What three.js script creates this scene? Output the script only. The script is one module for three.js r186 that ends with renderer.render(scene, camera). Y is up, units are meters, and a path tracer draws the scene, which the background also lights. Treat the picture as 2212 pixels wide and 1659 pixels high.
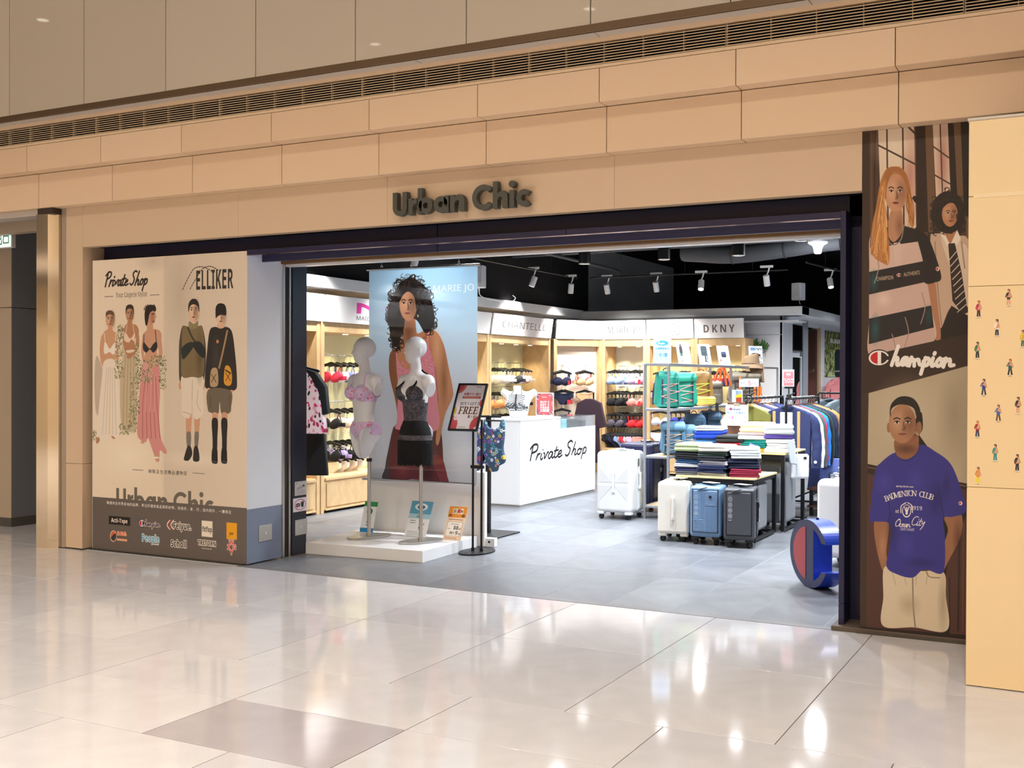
import * as THREE from 'three';
import { RoundedBoxGeometry } from 'three/addons/geometries/RoundedBoxGeometry.js';
import { mergeGeometries, mergeVertices, toCreasedNormals } from 'three/addons/utils/BufferGeometryUtils.js';
import { MarchingCubes } from 'three/addons/objects/MarchingCubes.js';
import { ImprovedNoise } from 'three/addons/math/ImprovedNoise.js';

// ---------------------------------------------------------------- camera, light, exposure
const scene = new THREE.Scene();
const renderer = new THREE.WebGLRenderer({ antialias: true });
renderer.toneMapping = THREE.LinearToneMapping;
renderer.toneMappingExposure = 1.0;
renderer.shadowMap.enabled = true;
const D2R = Math.PI / 180;
const camera = new THREE.PerspectiveCamera(38.0, 2212 / 1659, 0.05, 80);
camera.fov = 2 * Math.atan(829.5 / 2409.08) / D2R;
camera.position.set(0, 1.6, 7.213);
camera.rotation.set(-0.351 * D2R, 27.775 * D2R, 0.207 * D2R, 'YXZ');
camera.updateProjectionMatrix();
scene.background = new THREE.Color(0x000000);
const C = (r, g, b) => new THREE.Color().setRGB(r, g, b);          // linear
const H = (h) => new THREE.Color(h);                                // sRGB hex
const MALL = C(1.0, 0.88, 0.73), SHOP = C(0.91, 0.96, 1.0), NICHE = C(1.0, 0.90, 0.62);
const MALL_SPOT = 66, SHOP_SPOT = 32, SHOP_TRACK = 16, NICHE_SPOT = 2.4;
function spot(x, y, z, tx, ty, tz, color, intensity, angle, penumbra = 0.7, radius = 3) {
  const l = new THREE.SpotLight(color, intensity, 0, angle, penumbra, 2);
  l.position.set(x, y, z); l.target.position.set(tx, ty, tz);
  l.castShadow = true; l.shadow.radius = radius; l.shadow.mapSize.set(512, 512);
  scene.add(l, l.target); return l;
}

// ---------------------------------------------------------------- helpers
let seedState = 12345;
function reseed(s) { seedState = (s * 2654435761) >>> 0 || 1; }
function rnd() { seedState = (Math.imul(seedState, 1664525) + 1013904223) >>> 0; return seedState / 4294967296; }
const rr = (a, b) => a + (b - a) * rnd();
const pick = (a) => a[Math.floor(rnd() * a.length) % a.length];
const lerp = (a, b, t) => a + (b - a) * t, clamp = (x, a = 0, b = 1) => Math.min(b, Math.max(a, x));
const sstep = (a, b, x) => { const t = clamp((x - a) / (b - a)); return t * t * (3 - 2 * t); };
const perlin = new ImprovedNoise();
const nz = (x, y, z) => perlin.noise(x + 31.7, y + 17.3, z + 5.1);
const used = {};
function numbered(n) { if (!(n in used)) { used[n] = 0; return n; } used[n] += 1; return n + '_' + String(used[n]).padStart(3, '0'); }
function flat(g) {                                                    // one attribute set for every geometry
  let r = g.index ? g.toNonIndexed() : g;
  if (!r.attributes.normal) r.computeVertexNormals();
  if (!r.attributes.uv) r.setAttribute('uv', new THREE.BufferAttribute(new Float32Array(r.attributes.position.count * 2), 2));
  for (const k of Object.keys(r.attributes)) if (!['position', 'normal', 'uv'].includes(k)) r.deleteAttribute(k);
  r.morphAttributes = {}; return r;
}
const merge = (list) => (list.length === 1 ? flat(list[0]) : mergeGeometries(list.map(flat)));
const asGeo = (g) => (Array.isArray(g) ? merge(g) : g);
function mesh(name, g, mat, parent) {
  const m = new THREE.Mesh(asGeo(g), mat); m.name = name; m.castShadow = m.receiveShadow = true;
  if (parent) parent.add(m); return m;
}
function thing(name, label, category, pos = [0, 0, 0], turn = 0, group) {
  const o = new THREE.Group(); o.name = numbered(name); scene.add(o);
  o.position.set(...pos); o.rotation.y = turn; o.userData = { label, category };
  if (group) o.userData.group = group; return o;
}
function solo(name, label, category, g, mat, group) {                 // a thing that is one mesh
  const o = mesh(numbered(name), g, mat, scene); o.userData = { label, category };
  if (group) o.userData.group = group; return o;
}
function struct(name, g, mat) { const o = mesh(numbered(name), g, mat, scene); o.userData = { kind: 'structure' }; return o; }
function structGroup(name) { const o = new THREE.Group(); o.name = numbered(name); scene.add(o); o.userData = { kind: 'structure' }; return o; }
function dup(root, pos, turn, label, group) {
  const r = root.clone(); r.name = numbered(root.name.replace(/_\d{3}$/, '')); scene.add(r);
  r.position.set(...pos); r.rotation.y = turn; r.userData = { label, category: root.userData.category };
  if (group) r.userData.group = group; return r;
}
const T3 = (g, x = 0, y = 0, z = 0) => g.translate(x, y, z);
const box = (w, h, d, x = 0, y = 0, z = 0) => new THREE.BoxGeometry(w, h, d).translate(x, y, z);
const bx = (x0, x1, y0, y1, z0, z1) => box(x1 - x0, y1 - y0, z1 - z0, (x0 + x1) / 2, (y0 + y1) / 2, (z0 + z1) / 2);
const rbox = (w, h, d, r = 0.004, x = 0, y = 0, z = 0, s = 2) => new RoundedBoxGeometry(w, h, d, s, Math.min(r, w / 2.01, h / 2.01, d / 2.01)).translate(x, y, z);
const rbx = (x0, x1, y0, y1, z0, z1, r = 0.003) => rbox(x1 - x0, y1 - y0, z1 - z0, r, (x0 + x1) / 2, (y0 + y1) / 2, (z0 + z1) / 2, 1);
const cyl = (r, h, x = 0, y = 0, z = 0, n = 20, r2 = r) => new THREE.CylinderGeometry(r2, r, h, n).translate(x, y, z);
const V = (x, y, z) => new THREE.Vector3(x, y, z);
function rod(a, b, r, n = 10, r2 = r) {                               // a round bar from a to b
  const A = V(...a), B = V(...b), d = B.clone().sub(A), g = new THREE.CylinderGeometry(r2, r, d.length(), n);
  g.applyQuaternion(new THREE.Quaternion().setFromUnitVectors(V(0, 1, 0), d.clone().normalize()));
  return g.translate((A.x + B.x) / 2, (A.y + B.y) / 2, (A.z + B.z) / 2);
}
const tube = (pts, r, seg = 24, n = 8, closed = false) => new THREE.TubeGeometry(new THREE.CatmullRomCurve3(pts.map((p) => V(...p)), closed, 'catmullrom', 0.5), seg, r, n, closed);
const lathe = (pts, n = 28) => new THREE.LatheGeometry(pts.map((p) => new THREE.Vector2(...p)), n);
const ell = (rx, ry, rz, x = 0, y = 0, z = 0, n = 18) => new THREE.SphereGeometry(1, n, Math.ceil(n * 0.7)).scale(rx, ry, rz).translate(x, y, z);
function shapeOf(pts, smooth = false) {
  const s = new THREE.Shape();
  if (smooth) { const c = new THREE.SplineCurve([...pts, pts[0]].map((p) => new THREE.Vector2(...p))); s.setFromPoints(c.getPoints(pts.length * 5).slice(0, -1)); }
  else s.setFromPoints(pts.map((p) => new THREE.Vector2(...p)));
  return s;
}
const ext = (shape, depth, bevel = 0.002, seg = 1, curve = 10) => new THREE.ExtrudeGeometry(shape, { depth, bevelEnabled: bevel > 0, bevelSize: bevel, bevelThickness: bevel, bevelSegments: seg, curveSegments: curve });
function uvBox(g, s = 1) {                                            // uv in metres, by the face's main axis
  g = flat(g); const p = g.attributes.position, n = g.attributes.normal, uv = new Float32Array(p.count * 2);
  for (let i = 0; i < p.count; i++) {
    const ax = Math.abs(n.getX(i)), ay = Math.abs(n.getY(i)), az = Math.abs(n.getZ(i));
    let u, v; if (ay >= ax && ay >= az) { u = p.getX(i); v = p.getZ(i); } else if (ax > az) { u = p.getZ(i); v = p.getY(i); } else { u = p.getX(i); v = p.getY(i); }
    uv[2 * i] = u * s; uv[2 * i + 1] = v * s;
  }
  g.setAttribute('uv', new THREE.BufferAttribute(uv, 2)); return g;
}
function uvPlane(g, x0, x1, y0, y1, ax = 'x', ay = 'y') {             // stretch 0..1 over a rectangle
  g = flat(g); const p = g.attributes.position, uv = new Float32Array(p.count * 2), k = { x: 'getX', y: 'getY', z: 'getZ' };
  for (let i = 0; i < p.count; i++) { uv[2 * i] = (p[k[ax]](i) - x0) / (x1 - x0); uv[2 * i + 1] = (p[k[ay]](i) - y0) / (y1 - y0); }
  g.setAttribute('uv', new THREE.BufferAttribute(uv, 2)); return g;
}
function warp(g, f) {                                                 // move every vertex, then smooth normals
  g.deleteAttribute('uv'); g.deleteAttribute('normal');
  g = mergeVertices(g.index ? g.toNonIndexed() : g, 1e-5);
  const p = g.attributes.position, v = V(0, 0, 0);
  for (let i = 0; i < p.count; i++) { v.fromBufferAttribute(p, i); f(v); p.setXYZ(i, v.x, v.y, v.z); }
  g.computeVertexNormals(); return g;
}
// a surface from a distance function (negative inside), marched on a grid over the box lo..hi
function sdfMesh(sdf, lo, hi, n) {
  const mc = new MarchingCubes(n, new THREE.MeshBasicMaterial(), false, false, 200000);
  mc.isolation = 0; const hs = n / 2, f = mc.field, sz = [0, 1, 2].map((k) => hi[k] - lo[k]);
  const at = (i, k) => lo[k] + sz[k] * (((i - hs) / hs) * 0.5 + 0.5);
  for (let k = 0; k < n; k++) for (let j = 0; j < n; j++) for (let i = 0; i < n; i++) f[i + j * n + k * n * n] = -sdf(at(i, 0), at(j, 1), at(k, 2));
  mc.update();
  const out = new Float32Array(mc.count * 3), src = mc.positionArray;
  for (let i = 0; i < mc.count; i++) for (let k = 0; k < 3; k++) out[3 * i + k] = lo[k] + sz[k] * (src[3 * i + k] * 0.5 + 0.5);
  let g = new THREE.BufferGeometry(); g.setAttribute('position', new THREE.BufferAttribute(out, 3));
  g = mergeVertices(g, 1e-5);
  const ix = [], a = g.index.array; for (let i = 0; i < a.length; i += 3) if (a[i] !== a[i + 1] && a[i] !== a[i + 2] && a[i + 1] !== a[i + 2]) ix.push(a[i], a[i + 1], a[i + 2]);
  g.setIndex(ix); g.computeVertexNormals(); return g;
}
const smin = (a, b, k) => { const h = clamp(0.5 + 0.5 * (b - a) / k); return lerp(b, a, h) - k * h * (1 - h); };
const smax = (a, b, k) => -smin(-a, -b, k);
const sdE = (x, y, z, cx, cy, cz, rx, ry, rz) => { const px = (x - cx) / rx, py = (y - cy) / ry, pz = (z - cz) / rz, k0 = Math.hypot(px, py, pz), k1 = Math.hypot(px / rx, py / ry, pz / rz); return k1 < 1e-6 ? -Math.min(rx, ry, rz) : k0 * (k0 - 1) / k1; };
function sdC(x, y, z, a, b, ra, rb) {
  const bx_ = b[0] - a[0], by = b[1] - a[1], bz = b[2] - a[2], px = x - a[0], py = y - a[1], pz = z - a[2];
  const t = clamp((px * bx_ + py * by + pz * bz) / (bx_ * bx_ + by * by + bz * bz));
  return Math.hypot(px - bx_ * t, py - by * t, pz - bz * t) - lerp(ra, rb, t);
}

// ---------------------------------------------------------------- textures and materials
function canvas(w, h, draw) {
  const c = document.createElement('canvas'); c.width = w; c.height = h; const x = c.getContext('2d'); draw(x, w, h);
  const t = new THREE.CanvasTexture(c); t.colorSpace = THREE.SRGBColorSpace; t.magFilter = THREE.LinearFilter; t.anisotropy = 8; return t;
}
function dataTex(n, f, rep = 1) {                                     // f(i, j) in 0..1, tiled
  const d = new Uint8Array(n * n * 4);
  for (let j = 0; j < n; j++) for (let i = 0; i < n; i++) { const v = clamp(f(i, j)) * 255, k = (j * n + i) * 4; d[k] = d[k + 1] = d[k + 2] = v; d[k + 3] = 255; }
  const t = new THREE.DataTexture(d, n, n); t.magFilter = THREE.LinearFilter; t.wrapS = t.wrapT = THREE.RepeatWrapping; t.repeat.set(rep, rep); t.needsUpdate = true; return t;
}
function colorTex(n, f, rep = 1) {
  const d = new Uint8Array(n * n * 4);
  for (let j = 0; j < n; j++) for (let i = 0; i < n; i++) { const c = f(i, j), k = (j * n + i) * 4; d[k] = clamp(c[0]) * 255; d[k + 1] = clamp(c[1]) * 255; d[k + 2] = clamp(c[2]) * 255; d[k + 3] = 255; }
  const t = new THREE.DataTexture(d, n, n); t.colorSpace = THREE.SRGBColorSpace; t.magFilter = THREE.LinearFilter; t.wrapS = t.wrapT = THREE.RepeatWrapping; t.repeat.set(rep, rep); t.needsUpdate = true; return t;
}
const tn = (i, j, n, f, s) => {                                       // tileable smooth noise, 0..1
  const a = (i / n) * Math.PI * 2, b = (j / n) * Math.PI * 2;
  return 0.5 + 0.5 * perlin.noise(Math.cos(a) * f + s, Math.sin(a) * f + Math.cos(b) * f, Math.sin(b) * f + s * 2);
};
reseed(7);
const white = Array.from({ length: 65536 }, rnd), grain = (i, j) => white[((j & 255) << 8) | (i & 255)];
const bumpFabric = dataTex(128, (i, j) => 0.5 + 0.25 * Math.sin(i * 0.785) * Math.cos(j * 0.785) + 0.25 * (grain(i, j) - 0.5), 24);
const bumpFine = dataTex(256, (i, j) => 0.5 + 0.5 * (grain(i, j) - 0.5), 6);
const cloudRough = dataTex(256, (i, j) => 0.72 + 0.25 * tn(i, j, 256, 1.6, 3) + 0.06 * (grain(i, j) - 0.5), 0.5);
const concreteMap = colorTex(256, (i, j) => { const v = 0.9 + 0.1 * tn(i, j, 256, 2.2, 9) + 0.035 * (grain(i, j) - 0.5); return [v, v, v]; }, 0.6);
const stoneMap = colorTex(256, (i, j) => { const v = 0.95 + 0.05 * tn(i, j, 256, 1.8, 4) + 0.02 * (grain(i * 3, j) - 0.5); return [v, v * 0.998, v * 0.994]; }, 0.7);
const woodTex = (c0, c1, s) => colorTex(256, (i, j) => {
  const w = 0.5 + 0.5 * Math.sin(tn(i, j, 256, 1.2, s) * 9 + (i / 256) * Math.PI * 2 * 6), g = grain(i, j >> 4) * 0.35 + w * 0.4 + tn(i, j, 256, 2.5, s + 3) * 0.25;
  return [0, 1, 2].map((k) => lerp(c0[k], c1[k], g));
}, 1);
const lightWood = woodTex([0.80, 0.69, 0.54], [0.88, 0.78, 0.64], 2), yellowWood = woodTex([0.83, 0.73, 0.50], [0.93, 0.85, 0.64], 5), brownWood = woodTex([0.25, 0.15, 0.1], [0.45, 0.3, 0.2], 8), darkWood = woodTex([0.13, 0.06, 0.03], [0.26, 0.13, 0.06], 11);
const std = (o) => new THREE.MeshStandardMaterial(o), phy = (o) => new THREE.MeshPhysicalMaterial(o);
const matCache = {};
function paint(hex, rough = 0.55, metal = 0) { const k = hex + '|' + rough + '|' + metal; return matCache[k] ??= std({ color: H(hex), roughness: rough, metalness: metal }); }
function cloth(hex, sheen = 0.3) { const k = 'c' + hex; return matCache[k] ??= phy({ color: H(hex), roughness: 0.92, sheen, sheenRoughness: 0.6, sheenColor: H(hex), bumpMap: bumpFabric, bumpScale: 0.0006 }); }
const glow = (c, i) => std({ color: 0xffffff, emissive: c, emissiveIntensity: i });
const mBlackMetal = paint('#15161a', 0.42, 0.3), mChrome = std({ color: C(0.72, 0.72, 0.72), metalness: 1, roughness: 0.22 }), mSteel = std({ color: C(0.56, 0.55, 0.53), metalness: 1, roughness: 0.34, bumpMap: bumpFine, bumpScale: 0.0001 });
const mGreyMetal = std({ color: C(0.40, 0.42, 0.46), metalness: 0.75, roughness: 0.38 });
const mWhiteGloss = phy({ color: C(0.80, 0.81, 0.83), roughness: 0.35, clearcoat: 0.2 }), mWhiteMatt = std({ color: C(0.80, 0.81, 0.83), roughness: 0.6 });
const mOak = std({ map: lightWood, roughness: 0.55 }), mYellowWood = std({ map: yellowWood, roughness: 0.5 }), mBrownWood = std({ map: brownWood, roughness: 0.5 }), mDarkWood = std({ map: darkWood, roughness: 0.4 });
const mBlackPlastic = paint('#111216', 0.5), mGlass = phy({ color: 0xffffff, transmission: 1, thickness: 0, roughness: 0.02, ior: 1.5 });
const mAcrylic = phy({ color: C(0.96, 0.98, 1), transmission: 0.92, thickness: 0, roughness: 0.04 });

// ---------------------------------------------------------------- strokes: handwriting and Chinese characters, as print on signs
// each character is a few pen strokes on a 10 by 10 square, y down: 'x,y x,y; x,y x,y'
const HAN = {
  場: '2,.8 2,7.6;.5,3.2 3.6,3.2;.5,8.4 3.8,7;5,.8 5,3.8 8.6,3.8 8.6,.8 5,.8;5,2.3 8.6,2.3;4,4.9 9.6,4.9;6,4.9 4.4,7;5,6.4 9.2,6.4 8.6,9.4 7.6,9;6.6,6.4 4.6,9;7.8,6.4 6.2,9.2', 貨: '3,.4 1,2.6;2,1.6 2,3.8;7.4,.6 5,2;5,.4 5,3.4 9,3.4 9,2.4;2.4,4.2 2.4,8 7.6,8 7.6,4.2 2.4,4.2;2.4,5.5 7.6,5.5;2.4,6.8 7.6,6.8;3.6,8 1.4,9.6;6.4,8 8.6,9.6',
  出: '5,.5 5,9;1.8,1.5 1.8,4.6 8.2,4.6 8.2,1.5;1,5.6 1,9 9,9 9,5.6', 口: '1.5,2 1.5,8.5 8.5,8.5 8.5,2 1.5,2',
  時: '.5,2 .5,8 3.5,8 3.5,2 .5,2;.5,5 3.5,5;6.8,.5 6.8,4;4.6,1.8 9,1.8;4.2,4 9.6,4;4.4,6 9.6,6;8,4.8 8,9.3 7,8.8;5.4,7 6,8.2',
  裝: '2.5,.5 2.5,4.8;1,1 1,2.4 2.5,2.4;1,4.8 1.2,3.4 2.5,3.4;5.8,.5 5.8,3.2;4,1.7 9.4,1.7;4.4,3.6 8.6,3.6;1,5.6 9,5.6;5,4.8 5,5.6 1,8.2;3,7.2 3,9.4 4.4,8.8;5,6 9.2,9.4;8,6.4 6.4,7.4',
  及: '1.6,1.2 7.2,1.2 6.6,4 8.4,4 6.4,7.4 2.4,9.4;3.6,1.2 3.2,5 .8,9.2;3.4,4 5.6,7.4 9.4,9.4', 生: '2.6,.8 1,4;2,2.8 8.4,2.8;5,.4 5,9;1.8,5.8 8.4,5.8;.6,9 9.4,9',
  活: '1.2,1 2.4,2;.6,3.6 2,4.6;.6,9.2 2.4,6;8.6,.8 4.4,1.6;3.4,3.4 9.6,3.4;6.4,1.4 6.4,5.4;4.4,5.4 4.4,9.2 8.6,9.2 8.6,5.4 4.4,5.4',
  精: '2.2,.5 2.2,9.4;.5,4 4,4;.8,1.4 1.4,3;3.8,1.4 3,3;2.2,4.4 .5,7.4;2.4,5 3.8,6.4;4.8,1.4 9.4,1.4;5,2.8 9.2,2.8;4.6,4.2 9.6,4.2;7,.5 7,4.2;5.4,5.2 5.4,9.4;5.4,5.2 8.8,5.2 8.8,9.2;5.4,6.6 8.8,6.6;5.4,8 8.8,8',
  品: '3,.8 3,4 7,4 7,.8 3,.8;.8,5.4 .8,9.2 4.2,9.2 4.2,5.4 .8,5.4;5.8,5.4 5.8,9.2 9.2,9.2 9.2,5.4 5.8,5.4',
  選: '1,1 2,2;.6,4 2.4,4 2.4,7.4 .6,9;2.2,8 4,9.2 9.6,9.2;4,.8 6,.8 6,2.2 4,2.2 4,3.4 6.2,3.4;7,.8 9,.8 9,2.2 7,2.2 7,3.4 9.2,3.4;4,5 9.4,5;5.4,3.8 5.4,6.6;8,3.8 8,6.6;3.4,6.6 9.8,6.6;5.4,7 4.2,8.4;7.8,7 9,8.4',
  物: '2.4,.5 2.4,9.4;1.2,1.4 .6,4;1,2.8 4,2.8;.5,6.4 4.2,5.4;5.6,.6 4.4,3.6;5.2,2.6 9.4,2.6 9,8.6 7.8,9;6.8,2.6 4.6,6.6;8.2,2.6 5.2,9',
  店: '5,.4 5,1.6;1.2,1.8 9.4,1.8;1.6,1.8 1.4,6 .5,9.4;5,2.6 5,5.4;5,4 8.6,4;3,5.6 3,9.2 8.4,9.2 8.4,5.6 3,5.6',
  來: '1,2 9,2;5,.4 5,9.6;3,2.6 1.4,5.4;2.6,3.6 4,5.4;7,2.6 5.8,5.2;7,3.6 9,5.4;4.8,5.4 .8,9;5.2,5.4 9.4,9', 自: '5,.3 4.2,1.8;1.8,1.8 1.8,9.4 8.2,9.4 8.2,1.8 1.8,1.8;1.8,4.3 8.2,4.3;1.8,6.8 8.2,6.8',
  世: '.5,3.6 9.5,3.6;2.2,1.4 2.2,8.8 9,8.8;5,.8 5,6;7.8,.8 7.8,6 5,6', 界: '2,.6 2,4.6 8,4.6 8,.6 2,.6;2,2.6 8,2.6;5,.6 5,4.6;5,4.8 .6,7.4;5,4.8 9.4,7.4;3.6,6.4 3.4,8.2 2,9.6;6.6,6.4 6.6,9.6',
  各: '4.2,.5 1.4,4;3.6,1.6 7.6,1.6 5.4,4.2 .8,6.4;3,2.6 9.2,6;2.6,6.2 2.6,9.4 7.6,9.4 7.6,6.2 2.6,6.2', 地: '2.2,.8 2.2,8;.5,3.2 4,3.2;.5,8.4 4.2,7.2;5,3 5,9 9.4,9 9.4,7.4;7,.5 7,7;4,5 9,3 9,6.2 8.2,6.2',
  的: '2.4,.5 1.6,2;.8,2.2 .8,8.8 4.2,8.8 4.2,2.2 .8,2.2;.8,5.4 4.2,5.4;6.4,.5 5.2,4;6,2.4 9.4,2.4 9,9 7.8,8.6;6.4,5 7.4,6.4', 牌: '1.2,.8 1.2,5 .5,9.4;1.2,3.4 4,3.4;3,.6 3,3.4;1.2,5.6 3.4,5.6 3.4,9.4;7,.4 6.2,1.4;5,1.4 5,4.8 9.2,4.8 9.2,1.4 5,1.4;5,3 9.2,3;7,1.4 7,4.8;7,4.8 4.6,7;4.4,7.2 9.8,7.2;7.6,5.6 7.6,9.6',
  專: '1,1.4 9,1.4;5,.4 5,5.6;2,2.6 2,4.8 8,4.8 8,2.6 2,2.6;.8,6.2 9.2,6.2;7,5.4 7,9.4 5.8,9;2.8,7 3.6,8.2', 注: '1.2,1 2.4,2;.6,3.6 2,4.6;.6,9.2 2.4,6;6.2,.4 7,1.4;4,2.4 9.4,2.4;6.6,2.4 6.6,9;4.4,5.6 9,5.6;3.4,9 9.8,9',
  於: '2,.5 2.4,1.6;.5,2.4 4.6,2.4;1.8,2.4 1.6,6 .5,9.4;1.8,4.6 4,4.6 3.8,9 2.8,9;7,.6 4.8,4;7,.6 9.6,4;6.2,4.8 7.6,6;5.8,7.4 8,9.2', 提: '2.2,.5 2.2,9 1.2,8.6;.5,3 4,3;.5,6.4 4,5.2;5,1 5,4.6 9,4.6 9,1 5,1;5,2.8 9,2.8;4.6,5.8 9.6,5.8;7,5.8 7,9;7,7.4 9,7.4;5.2,7 4.4,9.4;4.6,8.2 9.6,9.4',
  供: '2.6,.5 .5,4.6;1.8,3 1.8,9.5;5,.8 5,6;7.8,.8 7.8,6;3.6,2.8 9.4,2.8;3,6 9.8,6;5,7 3.4,9.4;7.6,7 9.4,9.4', 高: '5,.3 5,1.6;.8,1.7 9.2,1.7;3,2.8 3,4.6 7,4.6 7,2.8 3,2.8;1.2,5.8 1.2,9.5;1.2,5.8 8.8,5.8 8.8,9.4;3.4,7 3.4,8.8 6.6,8.8 6.6,7 3.4,7',
  質: '4,.6 1.4,1.4 1.2,4;1.4,2.2 4.4,2.2;3.2,2.2 3.2,4;9,.6 6,1.4 5.6,4;6,2.2 9.4,2.2;7.8,2.2 7.8,4;2.4,4.8 2.4,8 7.6,8 7.6,4.8 2.4,4.8;2.4,6.4 7.6,6.4;3.6,8 1.4,9.6;6.4,8 8.6,9.6', 好: '2.6,.8 1.4,5.6 3.6,9.2;.5,3.4 4.4,3.4;3.8,3.4 .8,9.2;5.2,1.4 9,1.4 7.2,3.6;7.2,3.6 7.2,9.2 6,8.8;4.8,5 9.8,5',
  包: '3.4,.4 1,3.6;2.4,2 8.6,2 8.2,6 7.2,6;2.2,4 2.2,8.8 9,8.8 9.2,7.4;2.2,4 6,4 6,6.2 2.2,6.2', 括: '2.2,.5 2.2,9 1.2,8.6;.5,3 4,3;.5,6.4 4,5.2;8.6,.8 5,1.6;4.4,3.6 9.6,3.6;7,1.4 7,5.6;5,5.6 5,9.2 9,9.2 9,5.6 5,5.6',
  衣: '5,.4 5,1.8;.8,2.2 9.2,2.2;4.8,2.2 .6,6;3,4.6 3,9.2 5,8;5,3.4 9.4,9.2;8,4 6.4,5.6', 食: '5,.3 .6,3.8;5,.3 9.4,3.8;5,2.4 5,3.2;2.8,3.6 2.8,9.4 5,8.4;2.8,3.6 7.2,3.6 7.2,6.4 2.8,6.4;2.8,5 7.2,5;5,6.4 9,9.4;7.4,7 6.2,7.8', 行: '3.4,.5 .8,2.6;3.4,3 .6,5.8;2.2,4.6 2.2,9.5;4.8,1.6 9.2,1.6;4.4,4.2 9.8,4.2;7.6,4.2 7.6,9.2 6.4,8.8',
  從: '3,.5 .8,2.6;3,3 .6,5.8;2,4.6 2,9.5;5,.8 4,3.4;5,1.6 6.4,3.2;8,.8 7,3.4;8,1.6 9.6,3.2;6.8,3.6 6.8,8.8;6.8,6 9.2,6;5,5 4.6,8 3.4,9.4;4.6,7.6 9.6,9.2', 內: '1.2,2.4 1.2,9.4;1.2,2.4 8.8,2.4 8.8,9.2 7.6,9;5,.5 4.8,4 2.4,7;5,4 7.4,7', 到: '.6,1.2 5.6,1.2;2.8,1.2 1.2,3.6 5,3.4;4,2.4 5.4,4;3,3.8 3,8.4;1,5.6 5,5.6;.5,8.8 5.6,8;7,1.6 7,6.8;9,.5 9,9.2 8,8.8',
  外: '2.4,.5 .6,5;2,2.4 4.6,2.4 3.4,6.4 .6,9.4;1.8,4.4 3.4,6;6.6,.5 6.6,9.5;6.6,4 9.2,6', 一: '.6,5 9.4,5', 應: '5,.3 5,1.4;1,1.6 9.4,1.6;1.4,1.6 1.2,6 .5,9.4;3.6,2.4 2.4,4.2;3.2,3.4 3.2,6;5.4,2.2 4.6,4;5,3 5,6.2;5,3 9,3;5,4 8.8,4;5,5 8.8,5;5,6.2 9.2,6.2;7,2.2 7,6.2;2.6,7.2 2,9;4,7 4.2,9.2 7.4,9.2 7.6,8.4;5.6,7 6.2,8;8.4,7.2 9.4,8.8',
  俱: '2.6,.5 .5,4.6;1.8,3 1.8,9.5;4.4,.8 4.4,6.6;4.4,.8 8.4,.8 8.4,6.6;4.4,2.6 8.4,2.6;4.4,4.4 8.4,4.4;3,6.6 9.8,6.6;5,7.4 3.4,9.4;7.8,7.4 9.4,9.4', 全: '5,.4 .5,4.6;5,.4 9.5,4.6;2.6,4.6 7.4,4.6;2.4,6.8 7.6,6.8;5,4.6 5,9.2;1,9.2 9,9.2',
  買: '1.6,.8 1.6,3 8.4,3 8.4,.8 1.6,.8;4,.8 4,3;6,.8 6,3;2.2,3.8 2.2,8 7.8,8 7.8,3.8 2.2,3.8;2.2,5.2 7.8,5.2;2.2,6.6 7.8,6.6;3.6,8 1.2,9.6;6.4,8 8.8,9.6', 送: '1,1 2,2;.6,4 2.4,4 2.4,7.4 .6,9;2.2,8 4,9.2 9.6,9.2;5,.6 5.6,1.8;8,.6 7.2,1.8;4.2,2.2 9.2,2.2;3.8,4.4 9.6,4.4;6.6,2.2 6.4,5 4,7.6;6.8,5 9.4,7.6',
  半: '2.4,1 3.4,3;7.6,1 6.6,3;1.4,4 8.6,4;.5,6.4 9.5,6.4;5,.5 5,9.5', 價: '2.6,.5 .5,4.6;1.8,3 1.8,9.5;3.6,1 9.6,1;4,2 4,4 9.2,4 9.2,2 4,2;5.6,1 5.6,4;7.6,1 7.6,4;4.4,4.8 4.4,8.2 8.8,8.2 8.8,4.8 4.4,4.8;4.4,6 8.8,6;4.4,7.2 8.8,7.2;5.4,8.2 3.8,9.6;7.8,8.2 9.4,9.6', 折: '2.2,.5 2.2,9 1.2,8.6;.5,3 4,3;.5,6.4 4,5.2;9,.8 5.4,1.6 5.4,5 4.4,9.4;5.4,4.4 9.8,4.4;7.8,4.4 7.8,9.5',
  起: '2.6,.5 2.6,5;.8,1.8 4.6,1.8;.5,3.6 5,3.6;2.8,5 2.8,8.4;2.8,6.4 4.6,6.4;1.4,5 1.2,7.4 .5,9.2;1.2,7.6 4,9.2 9.6,9.2;5.6,1.4 9,1.4 9,4.2 5.8,4.2 5.8,7.4 9.2,7.4 9.4,6.4', 衛: '2.6,.5 .6,2.4;2.6,3 .5,5.4;1.6,4.4 1.6,9.5;3.4,1.4 6.4,1.4;3.2,3 6.8,3;3.6,4 3.6,6 6.2,6 6.2,4 3.6,4;3.2,7.4 6.8,7.4;5,6 5,9.5;7.2,1.6 9.6,1.6;7,4 9.8,4;8.6,4 8.6,9.2 7.8,9',
  有: '.6,2 9.4,2;4.2,.4 2.6,4.6 .6,7;3.2,4 3.2,9.5;3.2,4 8,4 8,9.2 7,9;3.2,5.8 8,5.8;3.2,7.4 8,7.4', 帽: '.6,2.4 .6,7.4;.6,2.4 3.6,2.4 3.6,7 2.8,7;2.1,.5 2.1,9.5;4.8,.8 4.8,4.2;4.8,.8 9.2,.8 9.2,4.2;5.8,2 8.2,2;5.8,3.2 8.2,3.2;5.2,4.8 5.2,9.4 8.8,9.4 8.8,4.8 5.2,4.8;5.2,6.4 8.8,6.4;5.2,8 8.8,8',
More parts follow.
